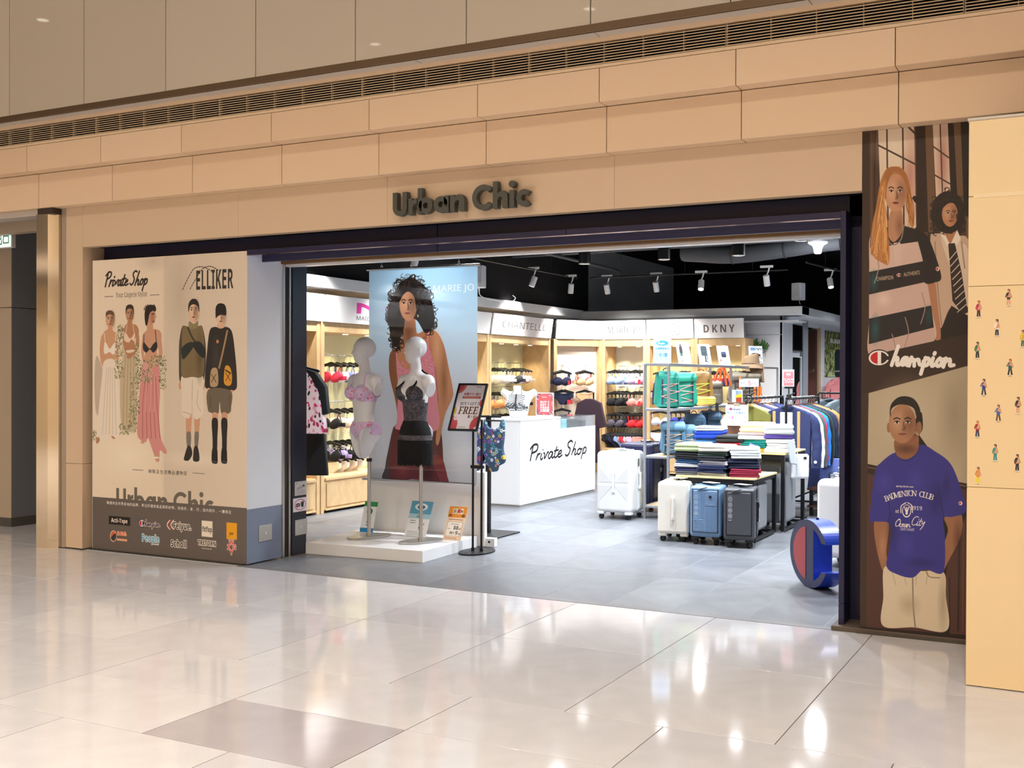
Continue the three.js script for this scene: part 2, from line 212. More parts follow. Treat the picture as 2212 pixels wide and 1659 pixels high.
  特: '2.4,.5 2.4,9.4;1.2,1.4 .6,4;1,2.8 4,2.8;.5,6.4 4.2,5.4;7,.5 7,3.8;5,2 9.2,2;4.4,3.8 9.8,3.8;4.6,5.8 9.8,5.8;8.2,4.6 8.2,9.2 7.2,8.8;5.8,6.8 6.4,8', 件: '2.6,.5 .5,4.6;1.8,3 1.8,9.5;5,1 3.8,4;4.8,2.6 9,2.6;3.6,5.6 9.8,5.6;6.8,.5 6.8,9.6',
  減: '1,1.2 2,2.4;.6,9 2.2,5.8;3,2.2 9.6,2.2;3.4,2.2 3.2,6 2.4,9.4;4.4,3.8 6.4,3.8;4.4,5 4.4,7.4 6.4,7.4 6.4,5 4.4,5;7.2,.5 8,6 9.6,9.2 9.8,7.6;9.2,4 6.4,9.2;8.6,.6 9.4,1.6', 體: '1.2,.6 1.2,3 4,3 4,.6 1.2,.6;.5,3 .5,4.4;.5,3.8 4.8,3.8;1.2,5 1.2,9.4;1.2,5 4,5 4,9.2;1.2,6.4 4,6.4;1.2,7.8 4,7.8;5.6,1.4 5.6,4.2 9.2,4.2 9.2,1.4 5.6,1.4;6.8,.5 6.8,4.2;8,.5 8,4.2;5.2,5 9.6,5;6,6 6,7.6 9,7.6 9,6 6,6;6.2,8 6.8,9;8.8,8 8.2,9;5.2,9.4 9.8,9.4',
  睡: '.8,1.4 .8,9 3.4,9 3.4,1.4 .8,1.4;.8,4 3.4,4;.8,6.4 3.4,6.4;8.8,.8 5,1.4;4.4,3 9.8,3;7,1.2 7,9.2;4.2,5.2 9.8,5.2;5.6,3 5.6,7.2;8.4,3 8.4,7.2;4.6,7.2 9.4,7.2;5,9.2 9.2,9.2', 額: '2.6,.4 2.6,1.2;.6,1.4 .6,2.4;.6,1.4 4.8,1.4 4.8,2.4;2.2,2 .6,4.4;2,2.8 4,2.8 .5,6;2,3.6 4.6,5.8;1.4,6.4 1.4,9 3.8,9 3.8,6.4 1.4,6.4;5.4,1 9.8,1;7.4,1 7,2.4;5.8,2.6 5.8,7.4 9.4,7.4 9.4,2.6 5.8,2.6;5.8,4.2 9.4,4.2;5.8,5.8 9.4,5.8;6.8,7.4 5.4,9.4;8.4,7.4 9.8,9.4',
  '，': '3,7.6 3.6,8.2 2.6,9.6', '、': '2.4,7.4 4,9',
};
function han(x, text, px, py, size, color, w = size * 0.085, gap = 0.06, slant = 0) {
  x.save(); x.strokeStyle = color; x.lineWidth = w; x.lineJoin = 'round'; x.lineCap = 'round';
  [...text].forEach((ch, i) => {
    const s = HAN[ch]; if (!s) { if (ch !== ' ') { x.fillStyle = color; x.font = `bold ${size}px sans-serif`; x.textAlign = 'left'; x.textBaseline = 'alphabetic'; x.fillText(ch, px + i * size * (1 + gap) + size * 0.15, py + size * 0.88); } return; }
    for (const st of s.split(';')) { x.beginPath(); st.split(' ').forEach((p, k) => { const [a, b] = p.split(',').map(Number), X = px + i * size * (1 + gap) + (a / 10) * size + slant * (1 - b / 10) * size, Y = py + (b / 10) * size; k ? x.lineTo(X, Y) : x.moveTo(X, Y); }); x.stroke(); }
  });
  x.restore();
}
// brush handwriting: strokes per letter on a unit em (x-height .45), advance first
const SCRIPT = {
  P: [0.5, '.1,1 .2,.05;.02,.28 .22,.02 .5,.06 .48,.36 .16,.52'], r: [0.3, '0,1 .1,.58;.04,.86 .14,.64 .26,.6'], i: [0.2, '.08,.6 .02,.92 .08,1 .18,.9;.14,.36 .12,.42'], v: [0.36, '.0,.62 .08,.62 .1,.96 .3,.58 .36,.6'],
  a: [0.42, '.3,.64 .16,.58 .02,.84 .08,1 .2,.92 .32,.62 .28,.94 .32,1 .42,.92'], t: [0.3, '.18,.28 .06,.9 .12,1 .28,.9;.0,.56 .32,.52'], e: [0.36, '.04,.82 .24,.74 .26,.6 .12,.62 .02,.86 .1,1 .34,.88'],
  S: [0.5, '.48,.14 .36,.02 .14,.2 .18,.4 .34,.56 .26,.9 .1,.98 .0,.86'], h: [0.44, '.24,.1 .02,1;.06,.82 .22,.6 .3,.68 .24,.96 .32,1 .42,.92'], o: [0.4, '.2,.6 .04,.76 .08,.98 .24,.96 .32,.74 .2,.6 .26,.68 .4,.64'], p: [0.42, '.14,.6 .0,1.36;.06,.78 .22,.58 .34,.68 .28,.94 .1,.98'],
  m: [0.6, '.08,.6 .0,1;.04,.8 .2,.6 .24,1;.24,.78 .42,.6 .46,.96 .6,.92'], n: [0.46, '.08,.6 .0,1;.04,.8 .22,.6 .3,.7 .26,.96 .46,.9'], H: [0.46, '.1,.0 .02,1;.04,.86 .2,.58 .3,.66 .28,.96 .46,.88'], y: [0.36, '.04,.6 .06,.9 .26,.62;.3,.58 .2,1.1 .02,1.36'], C: [0.6, '.56,.2 .36,.04 .06,.4 .06,.86 .26,1 .52,.84'], O: [0.66, '.36,.04 .06,.3 .04,.84 .26,1 .54,.76 .56,.26 .36,.04 .3,.2'], c: [0.34, '.28,.64 .14,.6 .02,.82 .08,1 .32,.9'], ' ': [0.22, ''],
};
function script(x, text, px, py, size, color, w, slant = 0.12, space = 1) {
  x.save(); x.strokeStyle = color; x.lineWidth = w; x.lineCap = 'round'; x.lineJoin = 'round'; let X = px;
  for (const ch of text) {
    const g = SCRIPT[ch]; if (!g) continue;
    for (const st of g[1].split(';').filter(Boolean)) {
      const p = st.split(' ').map((q) => { const [a, b] = q.split(',').map(Number); return [X + (a + slant * (1 - b)) * size, py + (b - 1) * size]; });
      x.beginPath(); x.moveTo(...p[0]); for (let i = 1; i < p.length - 1; i++) x.quadraticCurveTo(p[i][0], p[i][1], (p[i][0] + p[i + 1][0]) / 2, (p[i][1] + p[i + 1][1]) / 2); x.lineTo(...p[p.length - 1]); x.stroke();
    }
    X += g[0] * size * space;
  }
  x.restore(); return X - px;
}
function type(x, text, px, py, size, color, o = {}) {                 // ordinary lettering, optionally squeezed to a width
  x.save(); x.translate(px, py); if (o.rot) x.rotate(o.rot); if (o.skew) x.transform(1, 0, -o.skew, 1, 0, 0);
  x.font = `${o.bold ? 'bold ' : ''}${size}px ${o.font || 'sans-serif'}`; x.fillStyle = color; x.textBaseline = o.base || 'alphabetic'; x.textAlign = o.align || 'center';
  if (o.spacing) x.letterSpacing = o.spacing + 'px';
  if (o.width) x.scale(o.width / x.measureText(text).width, 1);
  if (o.outline) { x.strokeStyle = o.outline; x.lineWidth = o.ow || size * 0.2; x.lineJoin = 'round'; x.strokeText(text, 0, 0); }
  x.fillText(text, 0, 0); x.restore();
}
// round geometric lettering of the shop's name, used in the round on the fascia and flat on the poster; unit = x-height
function glyph(ch) {
  const s = 0.30, sh = [];
  const ring = (cx, cy, r, a0, a1, w = s) => { const p = []; for (let i = 0; i <= 28; i++) { const a = lerp(a0, a1, i / 28); p.push([cx + Math.cos(a) * r, cy + Math.sin(a) * r]); } for (let i = 28; i >= 0; i--) { const a = lerp(a0, a1, i / 28); p.push([cx + Math.cos(a) * (r - w), cy + Math.sin(a) * (r - w)]); } return p; };
  const bar = (x0, x1, y0, y1) => [[x0, y0], [x1, y0], [x1, y1], [x0, y1]];
  const P = Math.PI; let adv = 1;
  if (ch === 'U') { sh.push([...ring(0.52, 0.5, 0.52, P, 2 * P).slice(0, 29), [1.04, 1.45], [1.04 - s, 1.45], ...ring(0.52, 0.5, 0.52, P, 2 * P).slice(29), [s, 1.45], [0, 1.45]]); adv = 1.14; }
  if (ch === 'r') { sh.push([[0, 0], [s, 0], [s, 0.5], [0.42, 0.66], [0.62, 0.68], [0.62, 1.0], [0.44, 0.98], [s, 0.84], [s, 1], [0, 1]]); adv = 0.68; }
  if (ch === 'b') { sh.push(bar(0, s, 0, 1.6), ring(0.56, 0.5, 0.5, 0, 2 * P)); adv = 1.14; }
  if (ch === 'a') { sh.push(bar(0.74, 1.06, 0, 1), ring(0.5, 0.5, 0.5, 0, 2 * P)); adv = 1.16; }
  if (ch === 'n') { sh.push([[0, 0], [s, 0], [s, 0.5], [0.38, 0.66], [0.5, 0.7], [0.62, 0.66], [0.66, 0.52], [0.66, 0], [1, 0], [1, 0.6], [0.94, 0.84], [0.78, 0.99], [0.54, 1.01], [s, 0.88], [s, 1], [0, 1]]); adv = 1.1; }
  if (ch === 'h') { sh.push([[0, 0], [s, 0], [s, 0.5], [0.38, 0.66], [0.5, 0.7], [0.62, 0.66], [0.66, 0.52], [0.66, 0], [1, 0], [1, 0.6], [0.94, 0.84], [0.78, 0.99], [0.54, 1.01], [s, 0.88], [s, 1.6], [0, 1.6]]); adv = 1.1; }
  if (ch === 'i') { sh.push(bar(0, s, 0, 1), ring(s / 2, 1.38, 0.2, 0, 2 * P, 0.199)); adv = 0.46; }
  if (ch === 'C') { sh.push(ring(0.76, 0.72, 0.76, 0.72, 2 * P - 0.72)); adv = 1.4; }
  if (ch === 'c') { sh.push(ring(0.5, 0.5, 0.5, 0.8, 2 * P - 0.8)); adv = 0.95; }
  if (ch === ' ') adv = 0.42;
  return { sh, adv };
}

// ---------------------------------------------------------------- mall: floor
const mTile = ['#cdced6', '#cacbd3', '#d0d1d8', '#c8c9d2'].map((h) => std({ color: H(h), map: stoneMap, roughness: 0.09, roughnessMap: cloudRough }));
const mTileDark = std({ color: H('#b0adb6'), map: stoneMap, roughness: 0.1 });
const mGrout = paint('#6f6863', 0.9);
{
  const floor = structGroup('floor'); reseed(3);
  floor.add(mesh('slab', bx(-24, 8, -0.2, -0.006, 0, 15), mGrout), mesh('slab', bx(-24, -8.66, -0.2, -0.006, -8, 0), mGrout));
  const W = 1.012, x0 = -6.306, rows = [[-4.8, -3.6, 0.5], [-3.6, -2.4, 0], [-2.4, -1.2, 0], [-1.2, 0, 0], [0, 1.182, 0], [1.182, 2.373, 0], [2.373, 2.971, 0.493], [2.971, 3.573, 0.493], [3.573, 4.764, 0.0], [4.764, 5.955, 0]];
  const cache = {};
  for (const [za, zb, off] of rows) {
    for (let k = -8; k < 10; k++) {
      let a = x0 + (off + k) * W, b = a + W; if (zb <= 0) { if (a > -8.75 || a < -13) continue; b = Math.min(b, -8.66); } if (a > 3 || (za > 4 && a < -9)) continue;
      const key = (b - a).toFixed(3) + (zb - za).toFixed(3), g = (cache[key] ??= uvBox(rbox(b - a - 0.005, 0.02, zb - za - 0.005, 0.0015, 0, -0.01, 0, 1)));
      const dark = za > 2.9 && za < 3 && Math.abs(a + 3.789) < 0.05;
      const t = mesh('tile', g, dark ? mTileDark : pick(mTile), floor); t.position.set((a + b) / 2, 0, (za + zb) / 2);
    }
  }
  floor.add(mesh('paving', uvBox(bx(-24, 8, -0.02, 0, 5.955, 15)), mTile[0]), mesh('paving', uvBox(bx(-24, -14.2, -0.02, 0, -8, 5.955)), mTile[0]), mesh('paving', uvBox(bx(-14.2, -9.3, -0.02, 0, 4.764, 5.955)), mTile[0]), mesh('paving', uvBox(bx(3.8, 8, -0.02, 0, 0, 5.955)), mTile[0]));
}
// shop floor: grey tiles in a running grid, pale joints, a stone threshold
{
  const floor = structGroup('floor'); reseed(5);
  const mG = ['#74777e', '#70737a', '#787b82', '#6d7078'].map((h) => std({ color: H(h), map: concreteMap, roughness: 0.42, roughnessMap: cloudRough }));
  floor.add(mesh('slab', bx(-8.6, 2, -0.2, -0.0015, -17, -0.02), paint('#b9bdc4', 0.8)));
  const g = uvBox(rbox(0.5025, 0.02, 1.196, 0.001, 0, -0.01, 0, 1));
  for (let i = -12; i < 6; i++) for (let j = 0; j < 13; j++) {
    const x = -2.072 + 0.506 * (i + 0.5), z = -0.08 - 1.2 * (j + 0.5) + (i & 1 ? 0 : 0.0); if (x < -8.4) continue;
    const gx = (j === 0) ? g : g; const t = mesh('tile', gx, mG[Math.floor(rnd() * 4)], floor); t.position.set(x, 0, z);
  }
  struct('trim_1', uvBox(rbx(-6.42, -0.7, -0.03, 0.002, -0.078, 0, 0.001)), std({ color: H('#77767a'), map: concreteMap, roughness: 0.35 }));
}
// ---------------------------------------------------------------- mall: fascia in stepped rows, louvred grille, glossy upper wall
const mFascia = ['#e8ccab', '#e5c8a7', '#ebcfaf'].map((h) => std({ color: H(h), roughness: 0.5, bumpMap: bumpFine, bumpScale: 0.00015 }));
const mSoffit = std({ color: H('#cfc6bd'), roughness: 0.6 }), mBeige = std({ color: H('#d9bfa2'), roughness: 0.55, bumpMap: bumpFine, bumpScale: 0.00015 });
{
  const wall = structGroup('wall_front'); reseed(11);
  const joints = [-14.4, -13.45, -12.5, -11.54, -10.59, -9.64, -8.69, -7.742, -6.797, -5.84, -4.897, -3.955, -3.008, -2.063, -1.09, -0.14, 0.8, 1.75, 2.7, 3.64];
  const prof = (z0, z1, y0, y1, w) => {                                   // a cladding panel with an eased lower edge
    const s = new THREE.Shape(); s.moveTo(z0, y0); s.lineTo(z1 - 0.004, y0); s.lineTo(z1, y0 + 0.004); s.lineTo(z1, y1); s.lineTo(z0, y1); s.closePath();
    return uvBox(ext(s, w, 0).translate(0, 0, -w / 2).rotateY(-Math.PI / 2));
  };
  const lowG = prof(0.0, 0.12, 3.147, 3.46, 0.94), upG = prof(0.0, 0.25, 3.466, 3.694, 0.94);
  for (let i = 0; i + 1 < joints.length; i++) {
    const x = (joints[i] + joints[i + 1]) / 2, w = (joints[i + 1] - joints[i] - 0.006) / 0.94;
    for (const [g, nm] of [[lowG, 'panel'], [upG, 'panel']]) { const m = mesh(nm, g, pick(mFascia), wall); m.position.x = x; m.scale.x = w; }
  }
  wall.add(mesh('core', bx(-14.4, 3.64, 3.15, 4.0, -0.6, 0.02), paint('#4a4038', 0.9)));
  wall.add(mesh('ledge', rbx(-14.4, 3.64, 3.699, 3.722, 0.0, 0.246), mFascia[0]), mesh('ledge', rbx(-14.4, 3.64, 3.875, 3.935, 0.0, 0.246), mFascia[1]));
  for (let x = -14.36, k = 0; x < 3; x += 1.42, k++) wall.add(mesh('soffit_panel', rbx(x, x + 1.414, 3.905, 3.94, 0.246, 0.43, 0.002), mSoffit));
  wall.add(mesh('edge_strip', rbx(-14.4, 3.64, 3.878, 3.932, 0.425, 0.455, 0.006), std({ color: H('#6d5b48'), metalness: 0.6, roughness: 0.3 })));
  // sign band and pilaster in beige board
  const bd = (x0, x1, y0, y1, z0 = -0.09) => mesh('panel', uvBox(rbx(x0, x1, y0, y1, z0, 0, 0.002)), mBeige, wall);
  bd(-8.47, -8.252, 0.01, 0.788, -0.25); bd(-8.47, -8.252, 0.791, 3.147, -0.25);
  for (const [a, b] of [[-8.251, -6.4], [-6.399, -4.9], [-4.899, -3.0], [-2.999, -1.324]]) bd(a, b, 2.777, 3.147);
  wall.add(mesh('corner_strip', rbx(-8.528, -8.472, 0.005, 3.146, -0.2, 0.004, 0.004), std({ color: H('#b7aa9b'), roughness: 0.4, metalness: 0.3 })));
  wall.add(mesh('plinth', rbx(-8.53, -6.4, 0, 0.012, -0.3, -0.055, 0.002), paint('#3a332e', 0.6)));
  wall.add(mesh('soffit_panel', bx(-8.25, -1.32, 2.79, 2.84, -0.3, -0.09), paint('#0c0c14', 0.8)));
}
{
  // louvred air grille: sections of eight fine slats with upright ribs
  const mSlat = std({ color: H('#d8c1a0'), roughness: 0.45 }), mDark = paint('#1c140f', 0.9);
  const back = struct('wall_grille', bx(-14.4, 3.64, 3.715, 3.88, 0.0, 0.17), mDark);
  const slat = rbox(1.419, 0.0065, 0.05, 0.002, 0, 0, 0, 1).rotateX(0.35), rib = rbox(0.005, 0.15, 0.03, 0.001, 0, 0, 0, 1);
  let first = null, n = 0;
  const where = ['over the exit passage', 'over the steel pier', 'over the large entrance poster', 'over the corner of the entrance poster', 'over the mannequins', 'over the sign lettering', 'over the sales counter', 'over the luggage at the entrance', 'over the blue door post', 'over the printed hoarding'];
  for (let i = -5; i <= 4; i++, n++) {
    const x = -3.556 - 0.71 + 1.423 * i;
    const label = `beige louvred air grille section high on the fascia, ${where[clamp(n, 0, 9)]}`;
    if (!first) {
      first = thing('air_grille', label, 'vent grille', [x, 3.722, 0.22], 0, 'air grille sections along the fascia');
      for (let k = 0; k < 8; k++) mesh('slat', slat, mSlat, first).position.set(0, 0.014 + k * 0.0185, 0);
      for (let k = 0; k <= 5; k++) mesh('rib', rib, mSlat, first).position.set(-0.707 + k * 0.2828, 0.078, -0.005);
    } else dup(first, [x, 3.722, 0.22], 0, label, 'air grille sections along the fascia');
  }
}
{
  const wall = structGroup('wall_upper'); reseed(17);
  const mUp = ['#c3b9a8', '#c0b6a5', '#c5bbaa'].map((h) => phy({ color: H(h), roughness: 0.28, clearcoat: 1, clearcoatRoughness: 0.02 }));
  for (let k = -8; k < 8; k++) {
    const x = -8.672 + 0.9475 * k;
    mesh('panel', uvBox(rbx(x + 0.003, x + 0.9445, 3.918, 6.3, 0.40, 0.45, 0.003)), pick(mUp), wall);
  }
  wall.add(mesh('core', bx(-17, 7, 3.95, 7.4, -0.6, 0.405), paint('#3c352d', 0.9)));
}
// ---------------------------------------------------------------- mall: passage with exit sign, steel pier, hoarding
{
  const wall = structGroup('wall_passage');
  const mB = std({ color: H('#bfae98'), roughness: 0.5 }), mGry = std({ color: H('#7f8288'), roughness: 0.45 });
  wall.add(mesh('panel', rbx(-14.4, -10.165, 0.09, 2.314, -0.9, -0.74, 0.003), mB), mesh('panel', rbx(-14.4, -10.165, 2.32, 3.6, -0.9, -0.74, 0.003), mB));
  wall.add(mesh('panel', rbx(-10.3, -10.163, 0.09, 2.314, -6, -0.745, 0.003), mGry), mesh('panel', rbx(-10.3, -10.163, 2.32, 3.6, -6, -0.745, 0.003), mGry));
  wall.add(mesh('baseboard', rbx(-14.4, -10.15, 0, 0.09, -6, -0.73, 0.004), paint('#57534f', 0.5)));
  wall.add(mesh('end_panel', bx(-14.4, -8.5, 0, 3.6, -6.2, -6), mB), mesh('side_panel', bx(-8.66, -8.53, 0, 3.6, -6, -0.05), mB));
  wall.add(mesh('lintel', rbx(-14.4, -8.7, 3.095, 3.147, -0.12, 0.05, 0.003), mSoffit), mesh('lintel', rbx(-14.4, -8.66, 3.02, 3.30, -0.42, -0.3, 0.003), mB));
  wall.add(mesh('ceiling_panel', bx(-14.4, -8.5, 3.5, 3.6, -6.2, 0), mSoffit));
  const pier = structGroup('pillar_1'), mMirror = std({ color: C(0.82, 0.72, 0.58), metalness: 1, roughness: 0.08 });
  const s = new THREE.Shape(); for (const [x, z, f] of [[-8.72, 0.12], [-8.604, 0.09], [-8.53, 0.03], [-8.53, -0.2], [-8.72, -0.2]]) (s.currentPoint.x === 0 && s.curves.length === 0) ? s.moveTo(x, -z) : s.lineTo(x, -z);
  pier.add(mesh('cladding', ext(s, 3.09, 0).rotateX(-Math.PI / 2), mMirror));
  pier.add(mesh('cap', bx(-8.73, -8.53, 3.09, 3.147, -0.2, 0.1), paint('#3b2f27', 0.5)));
}
{
  const t = thing('exit_sign', 'white lit exit sign with green lettering hanging in the passage on the left', 'exit sign', [-10.13, 2.905, -0.5]);
  const face = canvas(512, 172, (x, w, h) => {
    x.fillStyle = '#f4fff8'; x.fillRect(0, 0, w, h); x.strokeStyle = '#c9dfd3'; x.lineWidth = 8; x.strokeRect(0, 0, w, h);
    type(x, 'EXIT', 150, 150, 120, '#0c5a3a', { bold: true, width: 220 }); han(x, '出', 300, 48, 104, '#0c5a3a', 11); han(x, '口', 402, 52, 96, '#0c5a3a', 11);
  });
  mesh('housing', rbox(0.62, 0.205, 0.05, 0.006, 0, 0.102, 0), mWhiteMatt, t);
  mesh('face', uvPlane(box(0.60, 0.19, 0.004, 0, 0.102, 0.027), -0.3, 0.3, 0.007, 0.197), std({ map: face, emissive: C(1, 1, 1), emissiveMap: face, emissiveIntensity: 0.9, roughness: 0.4 }), t);
  mesh('bracket', [rod([-0.2, 0.2, 0], [-0.2, 0.6, 0], 0.006), rod([0.2, 0.2, 0], [0.2, 0.6, 0], 0.006)], mSteel, t);
}
{
  // the room of the mall: ceiling with lit panels, the wall and shopfronts behind the camera
  struct('ceiling', bx(-24, 8, 7.3, 7.5, 0.3, 15.2), std({ color: H('#e8dccb'), roughness: 0.8 }));
  struct('wall_left', bx(-24.2, -24, 0, 7.5, -8, 15.2), mBeige); struct('wall_right', bx(8, 8.2, 0, 7.5, -1, 15.2), mBeige);
  struct('wall_front_far', bx(-24, -14.4, 0, 7.5, -0.6, 0), mBeige); struct('wall_front_side', bx(3.6, 8.2, 0, 7.5, -0.6, 0.2), mBeige);
  const far = structGroup('wall_rear'); reseed(23);
  far.add(mesh('panel', bx(-24, 8, 0, 7.5, 15, 15.2), std({ color: H('#cbb89c'), roughness: 0.6 })));
  const strips = [std({ color: H('#e8dcc8'), roughness: 0.5 }), std({ color: H('#8d7d6b'), roughness: 0.5 }), std({ color: H('#57504a'), roughness: 0.5 }), std({ color: H('#d7c6ad'), roughness: 0.5 })];
  for (let x = -23.6; x < 7.5;) { const w = rr(0.2, 0.9), y0 = rr(2.6, 4.2); far.add(mesh('upright', bx(x, x + w, y0, y0 + rr(0.9, 3.1), 14.8, 15), pick(strips))); x += w + rr(0.15, 0.6); }
  far.add(mesh('balcony', bx(-24, 8, 3.9, 4.2, 14.4, 15), mSoffit));
  const mLamp = glow(MALL, 6), mRim = mWhiteMatt; let first = null;
  for (const [x, z, k] of [[-15, 6, 0.7], [-12, 6, 0.7], [-9, 6, 0.75], [-6, 6, 0.95], [-3, 6, 1.15], [0, 6, 1.5], [3, 6, 1.5], [-11, 9.5, 1], [-7, 9.5, 1], [-3, 9.5, 1], [1, 9.5, 1], [-14, 12.6, 1.6], [-10, 12.6, 1.6], [-6, 12.6, 1.6], [-2, 12.6, 1.6]]) {
    const label = 'round recessed warm downlight in the mall ceiling before the shop', group = 'recessed downlights in the mall ceiling';
    if (!first) { first = thing('ceiling_light', label, 'ceiling light', [x, 7.3, z], 0, group); mesh('trim_ring', new THREE.TorusGeometry(0.1, 0.012, 8, 28).rotateX(Math.PI / 2).translate(0, -0.006, 0), mRim, first); mesh('lens', cyl(0.09, 0.01, 0, -0.004, 0, 24), mLamp, first); } else dup(first, [x, 7.3, z], 0, label, group);
    spot(x, 7.24, z, x, 0, z, MALL, MALL_SPOT * k, 1.2, 0.9, 12);
  }
}

// ---------------------------------------------------------------- prints: sketches drawn in their own frame and spread over the print
function homography(q, w, h) {                                         // sketch quad (tl, tr, br, bl) to a w by h sheet
  const dst = [[0, 0], [w, 0], [w, h], [0, h]], A = [], b = [];
  q.forEach(([x, y], i) => { const [u, v] = dst[i]; A.push([x, y, 1, 0, 0, 0, -u * x, -u * y]); b.push(u); A.push([0, 0, 0, x, y, 1, -v * x, -v * y]); b.push(v); });
  for (let i = 0; i < 8; i++) { let p = i; for (let r = i; r < 8; r++) if (Math.abs(A[r][i]) > Math.abs(A[p][i])) p = r; [A[i], A[p]] = [A[p], A[i]]; [b[i], b[p]] = [b[p], b[i]]; for (let r = 0; r < 8; r++) if (r !== i) { const f = A[r][i] / A[i][i]; for (let c = i; c < 8; c++) A[r][c] -= f * A[i][c]; b[r] -= f * b[i]; } }
  const k = b.map((v, i) => v / A[i][i]);
  return (x, y) => { const d = k[6] * x + k[7] * y + 1; return [(k[0] * x + k[1] * y + k[2]) / d, (k[3] * x + k[4] * y + k[5]) / d]; };
}
function sketch(x, map) {                                              // drawing tools in the sketch's frame
  const path = (pts, closed) => {
    const p = pts.map(([a, b]) => map(a, b)), n = p.length; x.beginPath();
    const g = (i) => (closed ? p[(i + n) % n] : p[clamp(i, 0, n - 1)]);
    x.moveTo(...p[0]);
    for (let i = 0; i < (closed ? n : n - 1); i++) { const a = g(i - 1), b = g(i), c = g(i + 1), d = g(i + 2); x.bezierCurveTo(b[0] + (c[0] - a[0]) / 6, b[1] + (c[1] - a[1]) / 6, c[0] - (d[0] - b[0]) / 6, c[1] - (d[1] - b[1]) / 6, c[0], c[1]); }
    if (closed) x.closePath();
  };
  const sc = (a, b) => { const p = map(a, b), q = map(a + 1, b + 0.0); return Math.hypot(q[0] - p[0], q[1] - p[1]); };
  const S = {
    fill(pts, color) { path(pts, true); x.fillStyle = color; x.fill(); },
    poly(pts, color) { x.beginPath(); pts.forEach(([a, b], i) => (i ? x.lineTo(...map(a, b)) : x.moveTo(...map(a, b)))); x.closePath(); x.fillStyle = color; x.fill(); },
    line(pts, w, color) { path(pts, false); x.strokeStyle = color; x.lineWidth = w * sc(...pts[0]); x.lineCap = x.lineJoin = 'round'; x.stroke(); },
    oval(a, b, rx, ry, color, rot = 0) { const p = []; for (let i = 0; i < 20; i++) { const t = (i / 20) * Math.PI * 2, u = Math.cos(t) * rx, v = Math.sin(t) * ry; p.push([a + u * Math.cos(rot) - v * Math.sin(rot), b + u * Math.sin(rot) + v * Math.cos(rot)]); } S.fill(p, color); },
    shade(pts, fx, color, a = 0.35) { x.save(); path(pts, true); x.clip(); x.globalAlpha = a; x.filter = `blur(${Math.max(1, fx * sc(...pts[0]))}px)`; x.fillStyle = color; x.fill(); x.restore(); x.filter = 'none'; x.globalAlpha = 1; },
    soft(a, b, rx, ry, color, al = 0.4) { const p = map(a, b), s = sc(a, b); x.save(); x.translate(...p); x.scale(rx * s, ry * s); const g = x.createRadialGradient(0, 0, 0, 0, 0, 1); g.addColorStop(0, color); g.addColorStop(1, color.length === 7 ? color + '00' : color); x.globalAlpha = al; x.fillStyle = g; x.fillRect(-1, -1, 2, 2); x.restore(); },
    spray(a, b, w, h, n, cols, r) { for (let i = 0; i < n; i++) { const p = map(a + rr(-w, w), b + rr(-h, h)), q = r * rr(0.5, 1.3) * sc(a, b); x.fillStyle = pick(cols); x.beginPath(); x.ellipse(p[0], p[1], q, q * rr(0.5, 1), rr(0, 3), 0, 7); x.fill(); } },
    curls(a, b, rx, ry, n, color, w, r) { x.strokeStyle = color; for (let i = 0; i < n; i++) { const t = rr(0, 6.28), k = Math.sqrt(rnd()), p = map(a + Math.cos(t) * rx * k, b + Math.sin(t) * ry * k), s = sc(a, b); x.lineWidth = w * s; x.beginPath(); x.arc(p[0], p[1], r * s * rr(0.5, 1.2), rr(0, 6), rr(2, 7)); x.stroke(); } },
    strands(from, to, n, w, cols) { for (let i = 0; i < n; i++) { const t = rnd(), a = from(t), b = to(t), m = [(a[0] + b[0]) / 2 + rr(-8, 8), (a[1] + b[1]) / 2]; S.line([a, m, [b[0] + rr(-5, 5), b[1] + rr(-14, 8)]], w * rr(0.5, 1.4), pick(cols)); } },
    text(t, a, b, size, color, o = {}) { const p = map(a, b), q = map(a + 10, b + (o.slope || 0) * 10); type(x, t, p[0], p[1], size * sc(a, b), color, { ...o, width: o.width && o.width * sc(a, b), rot: Math.atan2(q[1] - p[1], q[0] - p[0]) * (o.slope === undefined ? 0 : 1) }); },
    face(a, b, rx, ry, skin, o = {}) {                                 // a small face, light from the left
      S.oval(a, b, rx, ry, skin); S.soft(a + rx * 0.6, b, rx * 0.8, ry, '#3a2016', 0.35); S.soft(a - rx * 0.35, b - ry * 0.1, rx * 0.7, ry * 0.7, '#fff0dc', 0.28);
      const t = o.turn || 0, ey = b - ry * 0.08, lip = o.lip || '#8a4a40';
      for (const s of [-1, 1]) { const ex = a + rx * (0.4 * s + t); S.line([[ex - rx * 0.22, ey - ry * 0.17], [ex, ey - ry * 0.23], [ex + rx * 0.22, ey - ry * 0.16]], rx * 0.1, '#3a241a'); S.oval(ex, ey, rx * 0.2, ry * 0.06, '#efe4da'); S.oval(ex, ey, rx * 0.09, ry * 0.06, '#22150f'); S.line([[ex - rx * 0.2, ey - ry * 0.02], [ex, ey - ry * 0.07], [ex + rx * 0.2, ey - ry * 0.01]], rx * 0.06, '#2a1710'); }
      S.line([[a + rx * (t + 0.06), ey], [a + rx * (t + 0.14), b + ry * 0.26], [a + rx * (t - 0.02), b + ry * 0.31]], rx * 0.07, '#6d4331'); S.soft(a + rx * (t + 0.16), b + ry * 0.2, rx * 0.25, ry * 0.25, '#4a2618', 0.35);
      S.fill([[a + rx * (t - 0.3), b + ry * 0.52], [a + rx * t, b + ry * 0.47], [a + rx * (t + 0.3), b + ry * 0.52], [a + rx * t, b + ry * 0.62]], lip); S.line([[a + rx * (t - 0.28), b + ry * 0.525], [a + rx * (t + 0.28), b + ry * 0.525]], rx * 0.04, '#4a231e');
    },
  };
  return S;
}
